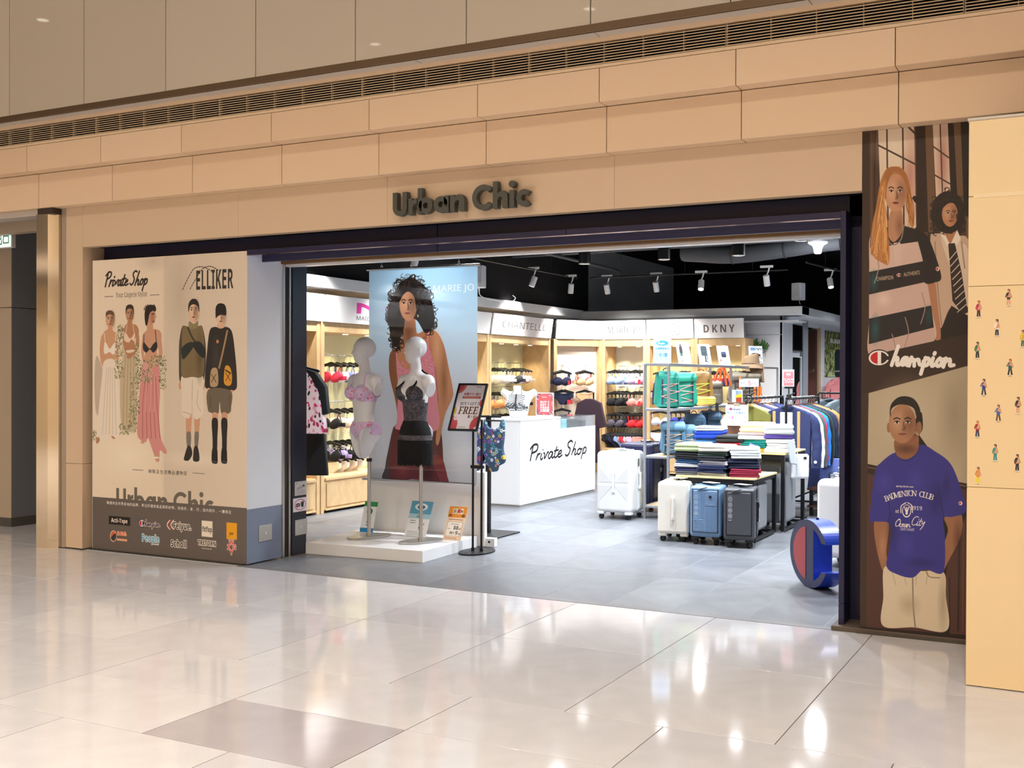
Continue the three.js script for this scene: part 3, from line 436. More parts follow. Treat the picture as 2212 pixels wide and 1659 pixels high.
function champC(S, x0, y0, w, h, navy, rim) {                           // the oval C emblem, red on its left half
  const cx = x0 + w / 2, cy = y0 + h / 2;
  S.oval(cx, cy, w / 2 + rim, h / 2 + rim, navy); S.oval(cx, cy, w / 2, h / 2, '#f1ece6');
  const arc = (r, a0, a1) => Array.from({ length: 15 }, (_, i) => { const a = lerp(a0, a1, i / 14); return [cx + Math.cos(a) * (w / 2) * r, cy + Math.sin(a) * (h / 2) * r]; });
  S.poly(arc(0.82, Math.PI * 0.55, Math.PI * 1.45), '#c8202c'); S.poly([...arc(0.82, -1.3, 1.3)], navy);
  S.poly([[cx + w * 0.27, cy - h * 0.12], [cx + w * 0.6, cy - h * 0.12], [cx + w * 0.6, cy + h * 0.14], [cx + w * 0.27, cy + h * 0.14]], navy);
}
// ---- poster A: two labels' lookbook pictures over the shop's name and the brands it carries
const posterA = canvas(1040, 1530, (x, w, h) => {
  reseed(101);
  const map = homography([[683, 420], [1832, 349], [1828, 2699], [693, 2578]], w, h), S = sketch(x, map);
  const bg = x.createLinearGradient(0, 0, w, 0); bg.addColorStop(0, '#f1e1cb'); bg.addColorStop(0.47, '#e9d8c2'); bg.addColorStop(0.49, '#d8c9b6'); bg.addColorStop(1, '#dfd0bc'); x.fillStyle = bg; x.fillRect(0, 0, w, h);
  S.soft(1330, 700, 120, 330, '#b9a995', 0.5); S.soft(1130, 430, 140, 60, '#bcae9c', 0.5); S.soft(950, 1900, 260, 160, '#fff2de', 0.5); S.soft(1430, 1920, 300, 60, '#efe2d0', 0.6);
  const O = map(768, 610); script(x, 'Private Shop', map(768, 618)[0], map(768, 618)[1], 80, '#2a211b', 9, 0.2, 0.86);
  S.text('Your Lingerie Stylist', 971, 694, 36, '#4a4038', { font: 'serif', width: 232 }); S.line([[772, 693], [834, 690]], 3, '#4a4038'); S.line([[1110, 682], [1178, 679]], 3, '#4a4038');
  x.setLineDash([9, 7]); S.line([[1352, 640], [1400, 540], [1440, 480], [1500, 470], [1568, 500]], 5, '#35302a'); S.line([[1408, 636], [1450, 560], [1500, 485], [1560, 466], [1625, 500]], 5, '#35302a'); x.setLineDash([]);
  S.text('ELLIKER', 1586, 638, 156, '#332e28', { bold: true, width: 282 });
  const skinA = '#d3a17d', skinB = '#b98562', skinC = '#cf9d80';
  // woman on the left
  S.fill([[716, 1140], [700, 1300], [712, 1560], [750, 1560], [770, 1300]], '#c8b8a6');
  S.fill([[752, 985], [738, 1080], [746, 1180], [768, 1238], [782, 1226], [766, 1100], [776, 1000]], skinA);
  S.fill([[800, 940], [764, 968], [760, 1040], [768, 1110], [774, 1180], [850, 1176], [856, 1100], [866, 1030], [862, 978], [836, 950]], skinA);
  S.fill([[850, 980], [872, 1060], [880, 1160], [862, 1180], [852, 1080]], skinA);
  S.fill([[774, 1036], [768, 1100], [780, 1126], [810, 1112], [838, 1130], [862, 1100], [856, 1036], [838, 1052], [812, 1086], [790, 1050]], '#f5ebe2'); S.line([[778, 1040], [772, 972]], 4, '#f5ebe2'); S.line([[854, 1040], [856, 978]], 4, '#f5ebe2');
  S.fill([[772, 1180], [850, 1176], [872, 1330], [888, 1560], [880, 1740], [832, 1752], [818, 1520], [802, 1500], [800, 1756], [722, 1752], [738, 1480], [756, 1300]], '#efe3d3'); for (const k of [0, 1, 2, 3, 4]) S.line([[790 + k * 14, 1230], [775 + k * 20, 1480], [760 + k * 26, 1730]], 5, '#d8c8b4');
  S.fill([[712, 1765], [736, 1752], [740, 1780], [720, 1800]], skinB); S.fill([[828, 1740], [850, 1752], [856, 1764], [836, 1760]], skinB);
  S.face(814, 866, 33, 64, skinA); S.fill([[782, 850], [784, 810], [812, 796], [840, 812], [848, 862], [840, 840], [812, 826], [790, 838]], '#6b503c');
  S.fill([[800, 920], [828, 920], [832, 960], [816, 985], [798, 960]], skinA);
  // woman in the middle
  S.fill([[928, 1096], [996, 1090], [1012, 1300], [1014, 1660], [960, 1700], [900, 1640], [890, 1300], [910, 1150]], '#cbb99a'); for (const k of [0, 1, 2, 3]) S.line([[930 + k * 20, 1130], [918 + k * 24, 1400], [915 + k * 26, 1650]], 5, '#a99877');
  S.fill([[930, 905], [916, 960], [926, 1040], [936, 1100], [994, 1094], [998, 1020], [1028, 960], [1012, 912], [976, 900]], skinB); S.fill([[1012, 915], [1030, 1000], [1024, 1090], [962, 1160], [940, 1140], [1000, 1060]], skinB); S.fill([[918, 960], [908, 1060], [950, 1150], [964, 1130], [930, 1060]], skinB);
  S.fill([[922, 965], [920, 1020], [952, 1040], [972, 1016], [994, 1030], [998, 968], [976, 1000], [958, 1008], [940, 980]], '#edd2be'); S.line([[930, 970], [940, 908]], 4, '#edd2be'); S.line([[992, 970], [984, 905]], 4, '#edd2be'); S.fill([[934, 1100], [996, 1094], [984, 1112], [948, 1118]], '#ecd9c8');
  S.face(960, 826, 29, 58, skinB); S.fill([[930, 830], [932, 770], [960, 752], [986, 770], [990, 830], [980, 790], [960, 782], [940, 792]], '#3b2a20'); S.fill([[946, 878], [974, 878], [978, 905], [960, 930], [942, 905]], skinB);
  // woman on the right, head turned
  S.fill([[1066, 1180], [1172, 1176], [1186, 1400], [1180, 1600], [1196, 1760], [1236, 1850], [1226, 1878], [1188, 1850], [1184, 1900], [1152, 1900], [1100, 1760], [1080, 1790], [1020, 1730], [1030, 1480], [1044, 1300]], '#d79390'); for (const k of [0, 1, 2, 3, 4]) S.line([[1080 + k * 18, 1300], [1060 + k * 26, 1500], [1060 + k * 32, 1760]], 6, '#b56f6e'); for (const k of [0, 1, 2]) S.line([[1090 + k * 26, 1300], [1082 + k * 30, 1560]], 4, '#ecb0aa');
  S.fill([[1094, 945], [1056, 985], [1058, 1060], [1074, 1120], [1070, 1182], [1170, 1178], [1164, 1100], [1196, 1010], [1186, 955], [1140, 938]], skinC); S.fill([[1180, 955], [1200, 1060], [1196, 1160], [1110, 1256], [1092, 1236], [1172, 1140], [1166, 1040]], skinC); S.fill([[1058, 985], [1046, 1100], [1058, 1180], [1066, 1170], [1066, 1080]], skinC);
  S.fill([[1062, 1036], [1060, 1090], [1084, 1116], [1110, 1092], [1136, 1116], [1164, 1082], [1160, 1036], [1136, 1050], [1110, 1086], [1084, 1060]], '#2c2a30'); S.line([[1064, 1038], [1066, 980]], 5, '#2c2a30'); S.line([[1158, 1038], [1150, 948]], 5, '#2c2a30');
  S.fill([[1092, 870], [1128, 900], [1132, 945], [1104, 985], [1088, 945]], skinC); S.oval(1118, 838, 34, 66, skinC); S.soft(1128, 850, 26, 50, '#6b3a2a', 0.4); S.fill([[1148, 820], [1158, 850], [1144, 860]], skinC); S.oval(1136, 882, 10, 6, '#8a4038'); S.line([[1122, 826], [1142, 822]], 5, '#2b1a14');
  S.fill([[1076, 900], [1070, 820], [1088, 764], [1126, 756], [1154, 778], [1150, 806], [1126, 800], [1106, 826], [1098, 870], [1088, 910]], '#271d1b'); S.curls(1112, 780, 42, 28, 26, '#271d1b', 4, 9);
  S.fill([[1146, 1880], [1178, 1880], [1182, 1930], [1168, 1936], [1158, 1930]], skinC); S.oval(1162, 1905, 20, 7, '#f4e9e0'); S.oval(1058, 1790, 14, 10, skinC);
  for (const [a, b, c, d, n] of [[892, 960, 24, 55, 90], [884, 1080, 32, 70, 120], [884, 1240, 34, 70, 120], [1010, 1130, 20, 90, 70], [1068, 1260, 60, 90, 260], [1170, 1180, 50, 40, 120], [1206, 1280, 26, 110, 130], [1000, 1420, 34, 150, 190], [984, 1620, 34, 100, 130], [930, 1690, 44, 40, 120], [704, 1740, 12, 40, 40]]) { S.spray(a, b, c, d, n, ['#8f8a68', '#a7a27e', '#c9c3a2', '#6f6b4e'], 4.5); }
  S.oval(1080, 1218, 20, 28, '#dba59c');
  // the man and the second model of the outdoor label
  S.fill([[1348, 925], [1328, 1040], [1326, 1180], [1330, 1320], [1352, 1318], [1362, 1150], [1372, 940]], '#4a4640'); S.fill([[1500, 925], [1522, 1040], [1526, 1180], [1512, 1320], [1494, 1318], [1490, 1120], [1486, 940]], '#4a4640'); S.oval(1338, 1364, 14, 30, skinC); S.oval(1506, 1368, 13, 30, skinC);
  S.fill([[1382, 1590], [1380, 1720], [1388, 1826], [1412, 1826], [1418, 1700], [1420, 1580]], skinC); S.fill([[1442, 1590], [1444, 1720], [1446, 1826], [1468, 1826], [1478, 1700], [1482, 1590]], skinC); S.fill([[1384, 1722], [1390, 1832], [1412, 1832], [1416, 1722]], '#7c766c'); S.fill([[1444, 1722], [1446, 1832], [1466, 1832], [1474, 1722]], '#7c766c');
  S.fill([[1392, 1820], [1416, 1826], [1426, 1880], [1400, 1926], [1366, 1922], [1370, 1890]], '#2c2925'); S.fill([[1442, 1824], [1464, 1822], [1478, 1880], [1476, 1930], [1436, 1930], [1434, 1880]], '#2c2925');
  S.fill([[1352, 1288], [1348, 1440], [1346, 1560], [1370, 1604], [1410, 1600], [1426, 1480], [1440, 1606], [1476, 1612], [1510, 1560], [1504, 1440], [1498, 1290]], '#e2d6c4'); S.line([[1470, 1400], [1462, 1500], [1490, 1560]], 4, '#b7aa97'); S.line([[1426, 1320], [1424, 1480]], 4, '#b7aa97'); S.line([[1356, 1560], [1410, 1580]], 4, '#b7aa97');
  S.fill([[1384, 918], [1352, 930], [1346, 1100], [1348, 1290], [1424, 1300], [1502, 1288], [1514, 1100], [1500, 930], [1470, 916], [1430, 930]], '#7d6c4c'); S.soft(1480, 1150, 40, 180, '#3f3524', 0.5);
  S.fill([[1402, 880], [1400, 925], [1430, 940], [1464, 922], [1466, 880], [1436, 900]], '#8d845c'); S.line([[1392, 930], [1428, 1010], [1470, 1060]], 9, '#23221f');
  S.fill([[1348, 1080], [1400, 1040], [1440, 1046], [1424, 1090], [1362, 1166], [1346, 1130]], '#27302a'); S.fill([[1430, 1042], [1480, 1036], [1520, 1090], [1518, 1150], [1490, 1150], [1440, 1086]], '#22282a');
  S.face(1434, 802, 37, 88, '#ddb699'); S.fill([[1396, 820], [1396, 752], [1420, 714], [1454, 716], [1474, 756], [1474, 820], [1464, 770], [1436, 752], [1408, 768]], '#2c2320'); S.oval(1399, 820, 5, 16, '#ddb699'); S.oval(1470, 820, 5, 16, '#ddb699');
  S.fill([[1590, 924], [1552, 960], [1530, 1160], [1518, 1330], [1532, 1388], [1620, 1394], [1740, 1400], [1756, 1310], [1740, 1100], [1718, 960], [1676, 924], [1634, 936]], '#2a2725'); S.soft(1600, 1150, 40, 160, '#4a4643', 0.6); S.oval(1548, 1392, 14, 10, '#d9a38c'); S.oval(1716, 1408, 14, 10, '#d9a38c');
  S.oval(1612, 1034, 10, 14, '#c77f52'); S.line([[1684, 955], [1656, 1090], [1624, 1232]], 13, '#a5855f');
  S.fill([[1566, 1246], [1556, 1350], [1570, 1376], [1612, 1366], [1618, 1300], [1606, 1236]], '#b59a75'); S.fill([[1668, 1226], [1660, 1340], [1690, 1368], [1716, 1350], [1718, 1280], [1700, 1222]], '#d99a2e'); for (const [a, b] of [[1584, 1310], [1690, 1300]]) { S.line([[a - 18, b - 30], [a + 18, b + 30]], 4, '#2a2725'); S.line([[a + 18, b - 30], [a - 18, b + 30]], 4, '#2a2725'); } S.line([[1672, 1250], [1708, 1272]], 8, '#2a2725');
  S.fill([[1546, 1396], [1540, 1540], [1566, 1570], [1618, 1576], [1628, 1490], [1644, 1580], [1700, 1572], [1714, 1530], [1708, 1404]], '#6d6253'); S.line([[1562, 1440], [1558, 1530]], 4, '#463f35'); S.line([[1700, 1440], [1702, 1520]], 4, '#463f35');
  for (const a of [1594, 1664]) { S.fill([[a - 18, 1572], [a - 16, 1640], [a + 18, 1640], [a + 20, 1576]], skinC); S.fill([[a - 22, 1622], [a - 18, 1760], [a - 14, 1850], [a + 14, 1850], [a + 18, 1760], [a + 20, 1624]], '#22201f'); S.fill([[a - 18, 1835], [a - 24, 1930], [a - 8, 1950], [a + 18, 1946], [a + 20, 1900], [a + 14, 1835]], '#1b1918'); S.line([[a - 16, 1934], [a + 10, 1938]], 6, '#57504a'); }
  S.face(1636, 842, 37, 74, '#e2bda2'); S.fill([[1598, 850], [1598, 780], [1616, 750], [1640, 746], [1664, 756], [1676, 790], [1674, 838], [1650, 830], [1620, 838], [1602, 856]], '#1d1a1c'); S.fill([[1616, 900], [1656, 900], [1662, 926], [1634, 936], [1610, 926]], '#dcb195');
  // names
  const t0 = map(1103, 1990); han(x, '時裝及生活精品選物店', t0[0], t0[1], 22, '#5f574d', 2.2, 0.2); S.line([[986, 1994], [1064, 2000]], 3, '#6d655b'); S.line([[1430, 2020], [1518, 2026]], 3, '#6d655b');
  const U = 0.074 * 578; let gx = map(866, 2200)[0]; const gy = map(866, 2268)[1]; x.fillStyle = '#6f675d';
  for (const ch of 'Urban Chic') { const g = glyph(ch); x.beginPath(); for (const s of g.sh) { s.forEach(([a, b], i) => (i ? x.lineTo(gx + a * U * 1.56, gy - b * U * 1.56) : x.moveTo(gx + a * U * 1.56, gy - b * U * 1.56))); x.closePath(); } x.fill('nonzero'); gx += g.adv * U * 1.64; }
  const by = h - 0.474 * 578; x.fillStyle = '#69605a'; x.fillRect(0, by, w, h - by);
  const tg = map(795, 2230), line = '精選來自世界各地的品牌，專注於提供高品質的好物，包括衣、食、行，從內到外，一應俱全'; han(x, line, tg[0], by + 17, 17.6, '#f4eee6', 1.7, 0.17);
  const at = (a, b) => map(a, b), L = (t, a, b, s, c, o) => { const p = at(a, b); type(x, t, p[0], p[1], s, c, o); };
  const R = (a, b, c, d, col) => { const p = at(a, b), q = at(c, d); x.fillStyle = col; x.fillRect(p[0], p[1], q[0] - p[0], q[1] - p[1]); };
  R(812, 2338, 970, 2414, '#1c1817'); L('Acti-Tape', 890, 2390, 30, '#f6efe6', { bold: true, width: 118 }); const dot = at(906, 2384); x.fillStyle = '#d8342c'; x.beginPath(); x.arc(dot[0], dot[1], 6, 0, 7); x.fill();
  champC(S, 1036, 2368, 40, 52, '#2a2550', 4); { const p = at(1076, 2412); script(x, 'hampion', p[0], p[1], 34, '#e9dccf', 9, 0.1, 1.05); script(x, 'hampion', p[0], p[1], 34, '#2a2550', 4, 0.1, 1.05); }
  for (const k of [0, 1, 2]) S.line([[1262 + k * 14, 2372], [1242 + k * 14, 2406], [1262 + k * 14, 2440]], 6, k === 1 ? '#d8342c' : '#f2e9de'); L('Feiyue.', 1354, 2440, 46, '#1e1a19', { bold: true, width: 124, outline: '#f2e9de', ow: 7 });
  R(1497, 2374, 1577, 2500, '#f1e6d4'); L('fitflop', 1537, 2460, 36, '#1e1a19', { bold: true, width: 64 }); R(1680, 2388, 1757, 2518, '#f0a81c'); { const p = at(1700, 2480); script(x, 'yoo', p[0], p[1], 26, '#8a5c10', 3, 0.1, 0.8); }
  S.oval(846, 2490, 24, 42, '#f0d9c6'); S.oval(846, 2490, 20, 37, '#d9683e'); S.fill([[830, 2500], [862, 2470], [866, 2505], [848, 2526]], '#3b3f46'); S.line([[830, 2506], [862, 2474]], 6, '#2b2a28'); { const p = at(872, 2452); han(x, '生活品', p[0], p[1], 22, '#e2744e', 6, 0.06); han(x, '生活品', p[0], p[1], 22, '#f6d9c4', 2, 0.06); } R(870, 2506, 948, 2530, '#f2b18e');
  L('People', 1120, 2534, 50, '#5fa3c8', { bold: true, width: 122, outline: '#e9f3f6', ow: 7 }); R(1140, 2546, 1182, 2558, '#e9f3f6'); L('Scholl', 1328, 2572, 46, '#1e1a19', { bold: true, width: 108, outline: '#f2e9de', ow: 7 });
  L('TRETORN', 1536, 2560, 34, '#1e1a19', { bold: true, width: 118, outline: '#f2e9de', ow: 7 }); R(1496, 2578, 1572, 2590, '#e4d9cc'); for (const [t, a, b] of [['W', 1716, 2554], ['Z', 1696, 2590], ['G', 1738, 2590], ['Y', 1716, 2628]]) L(t, a, b, 34, '#d8342c', { bold: true, outline: '#f6d6cc', ow: 5 });
});
// ---- banner: two photographs of a sportswear label, one over the other
const banner = canvas(420, 2042, (x, w, h) => {
  reseed(202);
  const map = homography([[1863.4, 284], [2091, 262], [2085, 1390], [1859, 1362]], w, h), S = sketch(x, map);
  const a = (k, l) => [1820 + 0.3557 * k, 260 + 0.3557 * l], b = (k, l) => [1820 + 0.3616 * k, 820 + 0.3616 * l], A = (p) => p.map((q) => a(...q)), B = (p) => p.map((q) => b(...q));
  x.fillStyle = '#3a281d'; x.fillRect(0, 0, w, h);
  S.poly(A([[165, 40], [765, 0], [765, 1500], [165, 1660]]), '#4b3325'); for (let k = 0; k < 26; k++) { const u = rr(170, 760); S.line(A([[u, 20], [u + rr(-10, 10), 900]]), rr(1, 5), pick(['#5d4230', '#2c1c13', '#6f5540', '#38251a'])); }
  S.poly(A([[215, 50], [432, 38], [446, 660], [236, 660]]), '#e0cbb2'); S.soft(...a(410, 330), 24, 130, '#b4746a', 0.7); S.soft(...a(320, 150), 60, 60, '#f5ead8', 0.6); S.poly(A([[545, 18], [636, 8], [655, 480], [566, 480]]), '#d9c3ad'); S.soft(...a(606, 250), 16, 110, '#b0665f', 0.7);
  for (const [p, t] of [[[[268, 40], [276, 640]], 3.2], [[[364, 40], [372, 640]], 3.2], [[[216, 150], [440, 266]], 3.4], [[[226, 430], [446, 480]], 3], [[[590, 10], [606, 470]], 2.6], [[[545, 155], [642, 226]], 3], [[[554, 330], [650, 386]], 3], [[[400, 40], [440, 80]], 4]]) S.line(A(p), t, '#4a352a');
  S.poly(A([[440, 36], [500, 30], [520, 680], [452, 680]]), '#2c1b13'); S.poly(A([[500, 30], [545, 26], [566, 680], [520, 680]]), '#6b5039'); S.poly(A([[640, 8], [672, 5], [700, 560], [660, 560]]), '#24150e'); S.poly(A([[672, 5], [715, 3], [735, 560], [700, 560]]), '#6d523a'); S.poly(A([[715, 3], [765, 0], [765, 600], [735, 560]]), '#1c110b'); S.fill(A([[430, 460], [500, 480], [500, 510], [440, 500]]), '#241610');
  // second model behind: curls, white shirt and jacket, striped tie
  S.fill(A([[560, 690], [532, 720], [545, 900], [552, 1100], [570, 1230], [600, 1262], [660, 1140], [765, 1190], [765, 760], [700, 700]]), '#c9ad96'); S.fill(A([[605, 672], [600, 740], [650, 900], [690, 1150], [700, 1160], [765, 1190], [765, 820], [720, 740], [694, 690]]), '#ddc9b6'); S.line(A([[560, 740], [575, 1000], [600, 1250]]), 3, '#a48874'); S.line(A([[720, 740], [740, 900]]), 3, '#a48874');
  S.poly(A([[660, 1130], [765, 1195], [765, 1420], [560, 1420], [600, 1270]]), '#1d1512');
  S.fill(A([[612, 600], [690, 600], [694, 690], [650, 752], [612, 690]]), '#b37b58'); S.poly(A([[605, 660], [650, 756], [636, 770], [600, 700]]), '#efe2d4'); S.poly(A([[694, 668], [654, 756], [690, 760], [716, 720]]), '#efe2d4');
  S.poly(A([[640, 752], [680, 748], [720, 920], [760, 1170], [742, 1180], [712, 1164], [666, 1100], [652, 900]]), '#2b211f'); x.save(); for (let k = 0; k < 9; k++) S.line(A([[648 + k * 6, 850 + k * 40], [690 + k * 8, 800 + k * 40]]), 2, '#d8c8b8'); x.restore();
  S.oval(...a(640, 560), 36, 46, '#1d1512'); S.curls(...a(638, 556), 36, 48, 150, '#2b1f1a', 1.6, 5); S.face(...a(650, 572), 17, 27, '#bd8763', { turn: 0.15 }); S.fill(A([[598, 540], [606, 500], [650, 486], [694, 500], [700, 545], [680, 508], [640, 506]]), '#1d1512'); S.curls(...a(560, 620), 10, 26, 40, '#241915', 1.6, 5); S.curls(...a(716, 620), 8, 24, 40, '#241915', 1.6, 5);
  // first model: long fair hair, broad striped rugby shirt
  S.fill(A([[540, 985], [500, 1010], [548, 1240], [560, 1330], [596, 1328], [580, 1150], [560, 980]]), '#b07c5c');
  const body = A([[262, 650], [170, 700], [163, 900], [162, 1200], [160, 1420], [270, 1412], [400, 1386], [562, 1334], [540, 1150], [500, 900], [500, 740], [440, 660], [366, 640]]);
  S.fill(body, '#cfb3a4'); const band = (l0, r0, l1, r1, c) => S.poly(A([[160, l0], [570, r0], [570, r1], [160, l1]]), c);
  x.save(); x.beginPath(); body.map((p) => map(...p)).forEach((p, i) => (i ? x.lineTo(...p) : x.moveTo(...p))); x.closePath(); x.clip();
  band(600, 560, 780, 722, '#221a1a'); band(780, 722, 922, 842, '#d3b6a9'); band(922, 842, 1060, 970, '#201b1e'); band(1060, 970, 1206, 1122, '#cdb0a5'); band(1206, 1122, 1362, 1258, '#1f1b1e'); band(1362, 1258, 1440, 1350, '#c7a9a0'); S.soft(...a(190, 980), 14, 30, '#1e6a72', 0.7); S.soft(...a(200, 1270), 14, 40, '#1e6a72', 0.7); S.soft(...a(520, 1190), 12, 30, '#1e5a62', 0.6); S.soft(...a(250, 1090), 22, 22, '#f0dccc', 0.6); for (const [u, v] of [[200, 800], [380, 1200], [480, 1050], [300, 1300]]) S.line(A([[u, v], [u + 20, v + 90], [u - 6, v + 190]]), 2, '#a28a80'); x.restore();
  S.fill(A([[440, 660], [500, 690], [540, 760], [598, 950], [556, 988], [496, 985], [488, 860]]), '#1e1819'); S.oval(...a(576, 905), 4, 5, '#e6d6c8'); S.oval(...a(574, 905), 2, 3.4, '#c1342c');
  S.poly(A([[310, 745], [350, 742], [355, 880], [318, 884]]), '#d6bcae'); S.text('CHAMPION', ...a(258, 972), 11.5, '#d9c2a4', { width: 37, slope: -0.1, font: 'sans-serif' }); S.text('AUTHENTI', ...a(420, 944), 11.5, '#d9c2a4', { width: 35, slope: -0.14 }); champC(S, ...a(328, 930), 10, 8, '#201b1e', 0.4);
  S.fill(A([[300, 540], [356, 540], [366, 640], [350, 700], [310, 740], [276, 700], [276, 620]]), '#b88767'); S.soft(...a(345, 640), 12, 30, '#5a3220', 0.5); S.line(A([[268, 690], [286, 745], [320, 756], [356, 720], [370, 640]]), 2.4, '#d7c6b2'); S.line(A([[268, 690], [286, 745], [320, 756], [356, 720], [370, 640]]), 1, '#2a2020');
  S.fill(A([[310, 280], [262, 300], [228, 380], [205, 520], [180, 640], [172, 770], [190, 830], [240, 866], [280, 872], [284, 760], [262, 620], [256, 500], [270, 400], [320, 330], [372, 390], [392, 500], [404, 620], [430, 646], [424, 520], [400, 360], [360, 292]]), '#b77a42');
  S.face(...a(322, 440), 23.5, 41, '#c99370'); S.fill(A([[312, 280], [262, 310], [250, 420], [262, 480], [272, 390], [310, 312], [352, 330], [384, 400], [392, 480], [402, 420], [380, 320]]), '#a86c3b'); S.strands((t) => a(lerp(262, 230, t), lerp(360, 420, t)), (t) => a(lerp(180, 284, t), lerp(800, 860, t)), 46, 1.3, ['#d99c5c', '#8e5527', '#c98748', '#e5b277']); S.strands((t) => a(lerp(392, 404, t), 420), (t) => a(lerp(404, 432, t), 640), 14, 1.2, ['#8e5527', '#c98748']);
  // wordmark
  S.poly(A([[118, 1440], [765, 1300], [765, 1497], [118, 1668]]), '#33231a'); champC(S, ...a(160, 1400), 44, 32, '#2a1d17', 2.4); { const p = map(...a(296, 1490)); x.save(); x.translate(...p); x.rotate(0.035); script(x, 'hampion', 0, 0, 86, '#f1ece6', 15, 0.06, 0.97); x.restore(); }
  // lower photograph
  S.poly([[1877, 850], [2089, 793], [2089, 1052], [1875, 1005]], '#b6a88f'); S.soft(1960, 900, 90, 100, '#cdbfa5', 0.6); S.soft(2060, 900, 40, 120, '#8f826d', 0.6); S.poly([[1875, 1003], [2089, 1050], [2086, 1378], [1872, 1355]], '#4f3028'); S.poly([[1875, 1003], [2089, 1048], [2089, 1062], [1875, 1024]], '#2c1a15'); S.line([[1875, 1010], [2089, 1054]], 2, '#7a5a48'); S.line(B([[700, 830], [690, 1510]]), 4, '#2c1a15'); S.line(B([[722, 840], [716, 1520]]), 2, '#6d483a'); S.line(B([[640, 1200], [640, 1500]]), 3, '#321d17');
  S.fill(B([[470, 200], [478, 300], [440, 400], [640, 520], [730, 780], [716, 880], [620, 1160], [640, 1510], [600, 1510], [560, 1100], [600, 600], [440, 300]]), '#150d0b');
  S.fill(B([[195, 845], [200, 980], [236, 1130], [262, 1142], [286, 1120], [264, 1040], [276, 860]]), '#9a6a4d'); S.fill(B([[610, 830], [628, 920], [560, 1080], [510, 1150], [530, 1180], [580, 1186], [640, 1080], [706, 940], [708, 815]]), '#9a6a4d'); S.soft(...b(690, 960), 14, 50, '#3a1f14', 0.5); S.soft(...b(240, 1000), 10, 40, '#c89a78', 0.5);
  S.fill(B([[250, 1128], [246, 1300], [244, 1472], [430, 1486], [625, 1506], [618, 1300], [604, 1160], [480, 1150], [330, 1140]]), '#d6c6ab'); S.line(B([[420, 1190], [424, 1360], [436, 1486]]), 3, '#8c7c66'); S.soft(...b(400, 1350), 30, 30, '#a8987e', 0.7); S.soft(...b(600, 1350), 14, 80, '#9c8c74', 0.7); for (const k of [0, 1, 2, 3]) S.line(B([[300 + k * 70, 1160], [320 + k * 60, 1230]]), 2, '#b8a88e'); S.line(B([[500, 1150], [520, 1185], [580, 1192]]), 2.4, '#8c7c66');
  S.fill(B([[318, 440], [230, 500], [196, 560], [166, 830], [200, 850], [270, 856], [292, 900], [284, 1000], [266, 1120], [330, 1168], [420, 1188], [490, 1140], [600, 1160], [612, 960], [604, 838], [660, 828], [736, 792], [700, 640], [644, 510], [560, 440], [464, 394], [390, 480]]), '#34318a');
  for (const [u, v, rx, ry] of [[560, 720, 40, 90], [300, 900, 26, 90], [620, 640, 20, 60], [470, 1100, 80, 26]]) S.soft(...b(u, v), rx * 0.36 * 1.6, ry * 0.36 * 1.6, '#181650', 0.5); for (const [u, v] of [[440, 600], [250, 620], [380, 1000]]) S.soft(...b(u, v), 22, 30, '#5450b8', 0.45); S.line(B([[572, 640], [590, 740], [606, 836]]), 1.6, '#1e1c5c'); S.line(B([[272, 700], [286, 800], [274, 856]]), 1.6, '#1e1c5c'); S.line(B([[318, 440], [340, 474], [390, 488], [440, 452], [464, 396]]), 2.2, '#23216c');
  S.fill(B([[318, 360], [318, 440], [344, 472], [390, 480], [440, 446], [456, 396], [440, 330]]), '#8d5d42'); S.soft(...b(380, 420), 30, 14, '#3a1f14', 0.6); S.oval(...b(277, 290), 4, 11, '#9a6a4d'); S.oval(...b(456, 292), 6.5, 14, '#9a6a4d'); S.line(B([[437, 300], [434, 345]]), 1.2, '#1c1410');
  S.face(...b(358, 268), 29, 42, '#aa7a5a', { lip: '#9a5a52' }); S.fill(B([[283, 200], [292, 150], [330, 112], [380, 104], [430, 124], [462, 180], [464, 240], [446, 262], [440, 220], [420, 172], [350, 152], [296, 176], [288, 226]]), '#1d1613');
  const arcText = (t, cx, cy, r, a0, a1, size) => [...t].forEach((ch, i) => { const k = lerp(a0, a1, i / (t.length - 1)), p = map(...b(cx + Math.sin(k) * r, cy - Math.cos(k) * r)); type(x, ch, p[0], p[1], size, '#eee6dc', { font: 'serif', rot: k * 0.8 }); });
  arcText('BADMINTON CLUB', 404, 1030, 330, -0.42, 0.38, 31); type(x, 'Sporting Club Est. Court', ...map(...b(372, 648)), 9, '#eee6dc', { bold: true, width: 70 }); S.line(B([[350, 800], [352, 760], [380, 740]]), 2, '#eee6dc'); S.line(B([[418, 800], [416, 760], [390, 740]]), 2, '#eee6dc'); S.oval(...b(384, 790), 9.6, 14, '#eee6dc'); S.oval(...b(384, 788), 8, 12, '#34318a'); for (const k of [-1, 0, 1]) S.line(B([[384, 806], [384 + k * 12, 768]]), 2.2, '#eee6dc'); S.oval(...b(384, 804), 2.6, 3, '#eee6dc');
  type(x, 'st', ...map(...b(328, 800)), 20, '#eee6dc', { font: 'serif' }); type(x, '1919', ...map(...b(440, 786)), 22, '#eee6dc', { font: 'serif' }); { const p = map(...b(312, 882)); script(x, 'Ocean', p[0], p[1], 34, '#eee6dc', 2.8, 0.24, 0.8); const q = map(...b(408, 876)); script(x, 'City', q[0], q[1], 42, '#eee6dc', 2.8, 0.24, 0.86); } type(x, 'EAST COAST', ...map(...b(388, 908)), 14, '#eee6dc', { font: 'serif', width: 56 });
  S.oval(...b(704, 748), 4.2, 4.4, '#eee6dc'); S.oval(...b(701, 748), 2.2, 3, '#c1342c');
  S.poly([[1858, 1353], [2089, 1376], [2089, 1392], [1858, 1364]], '#231611');
});
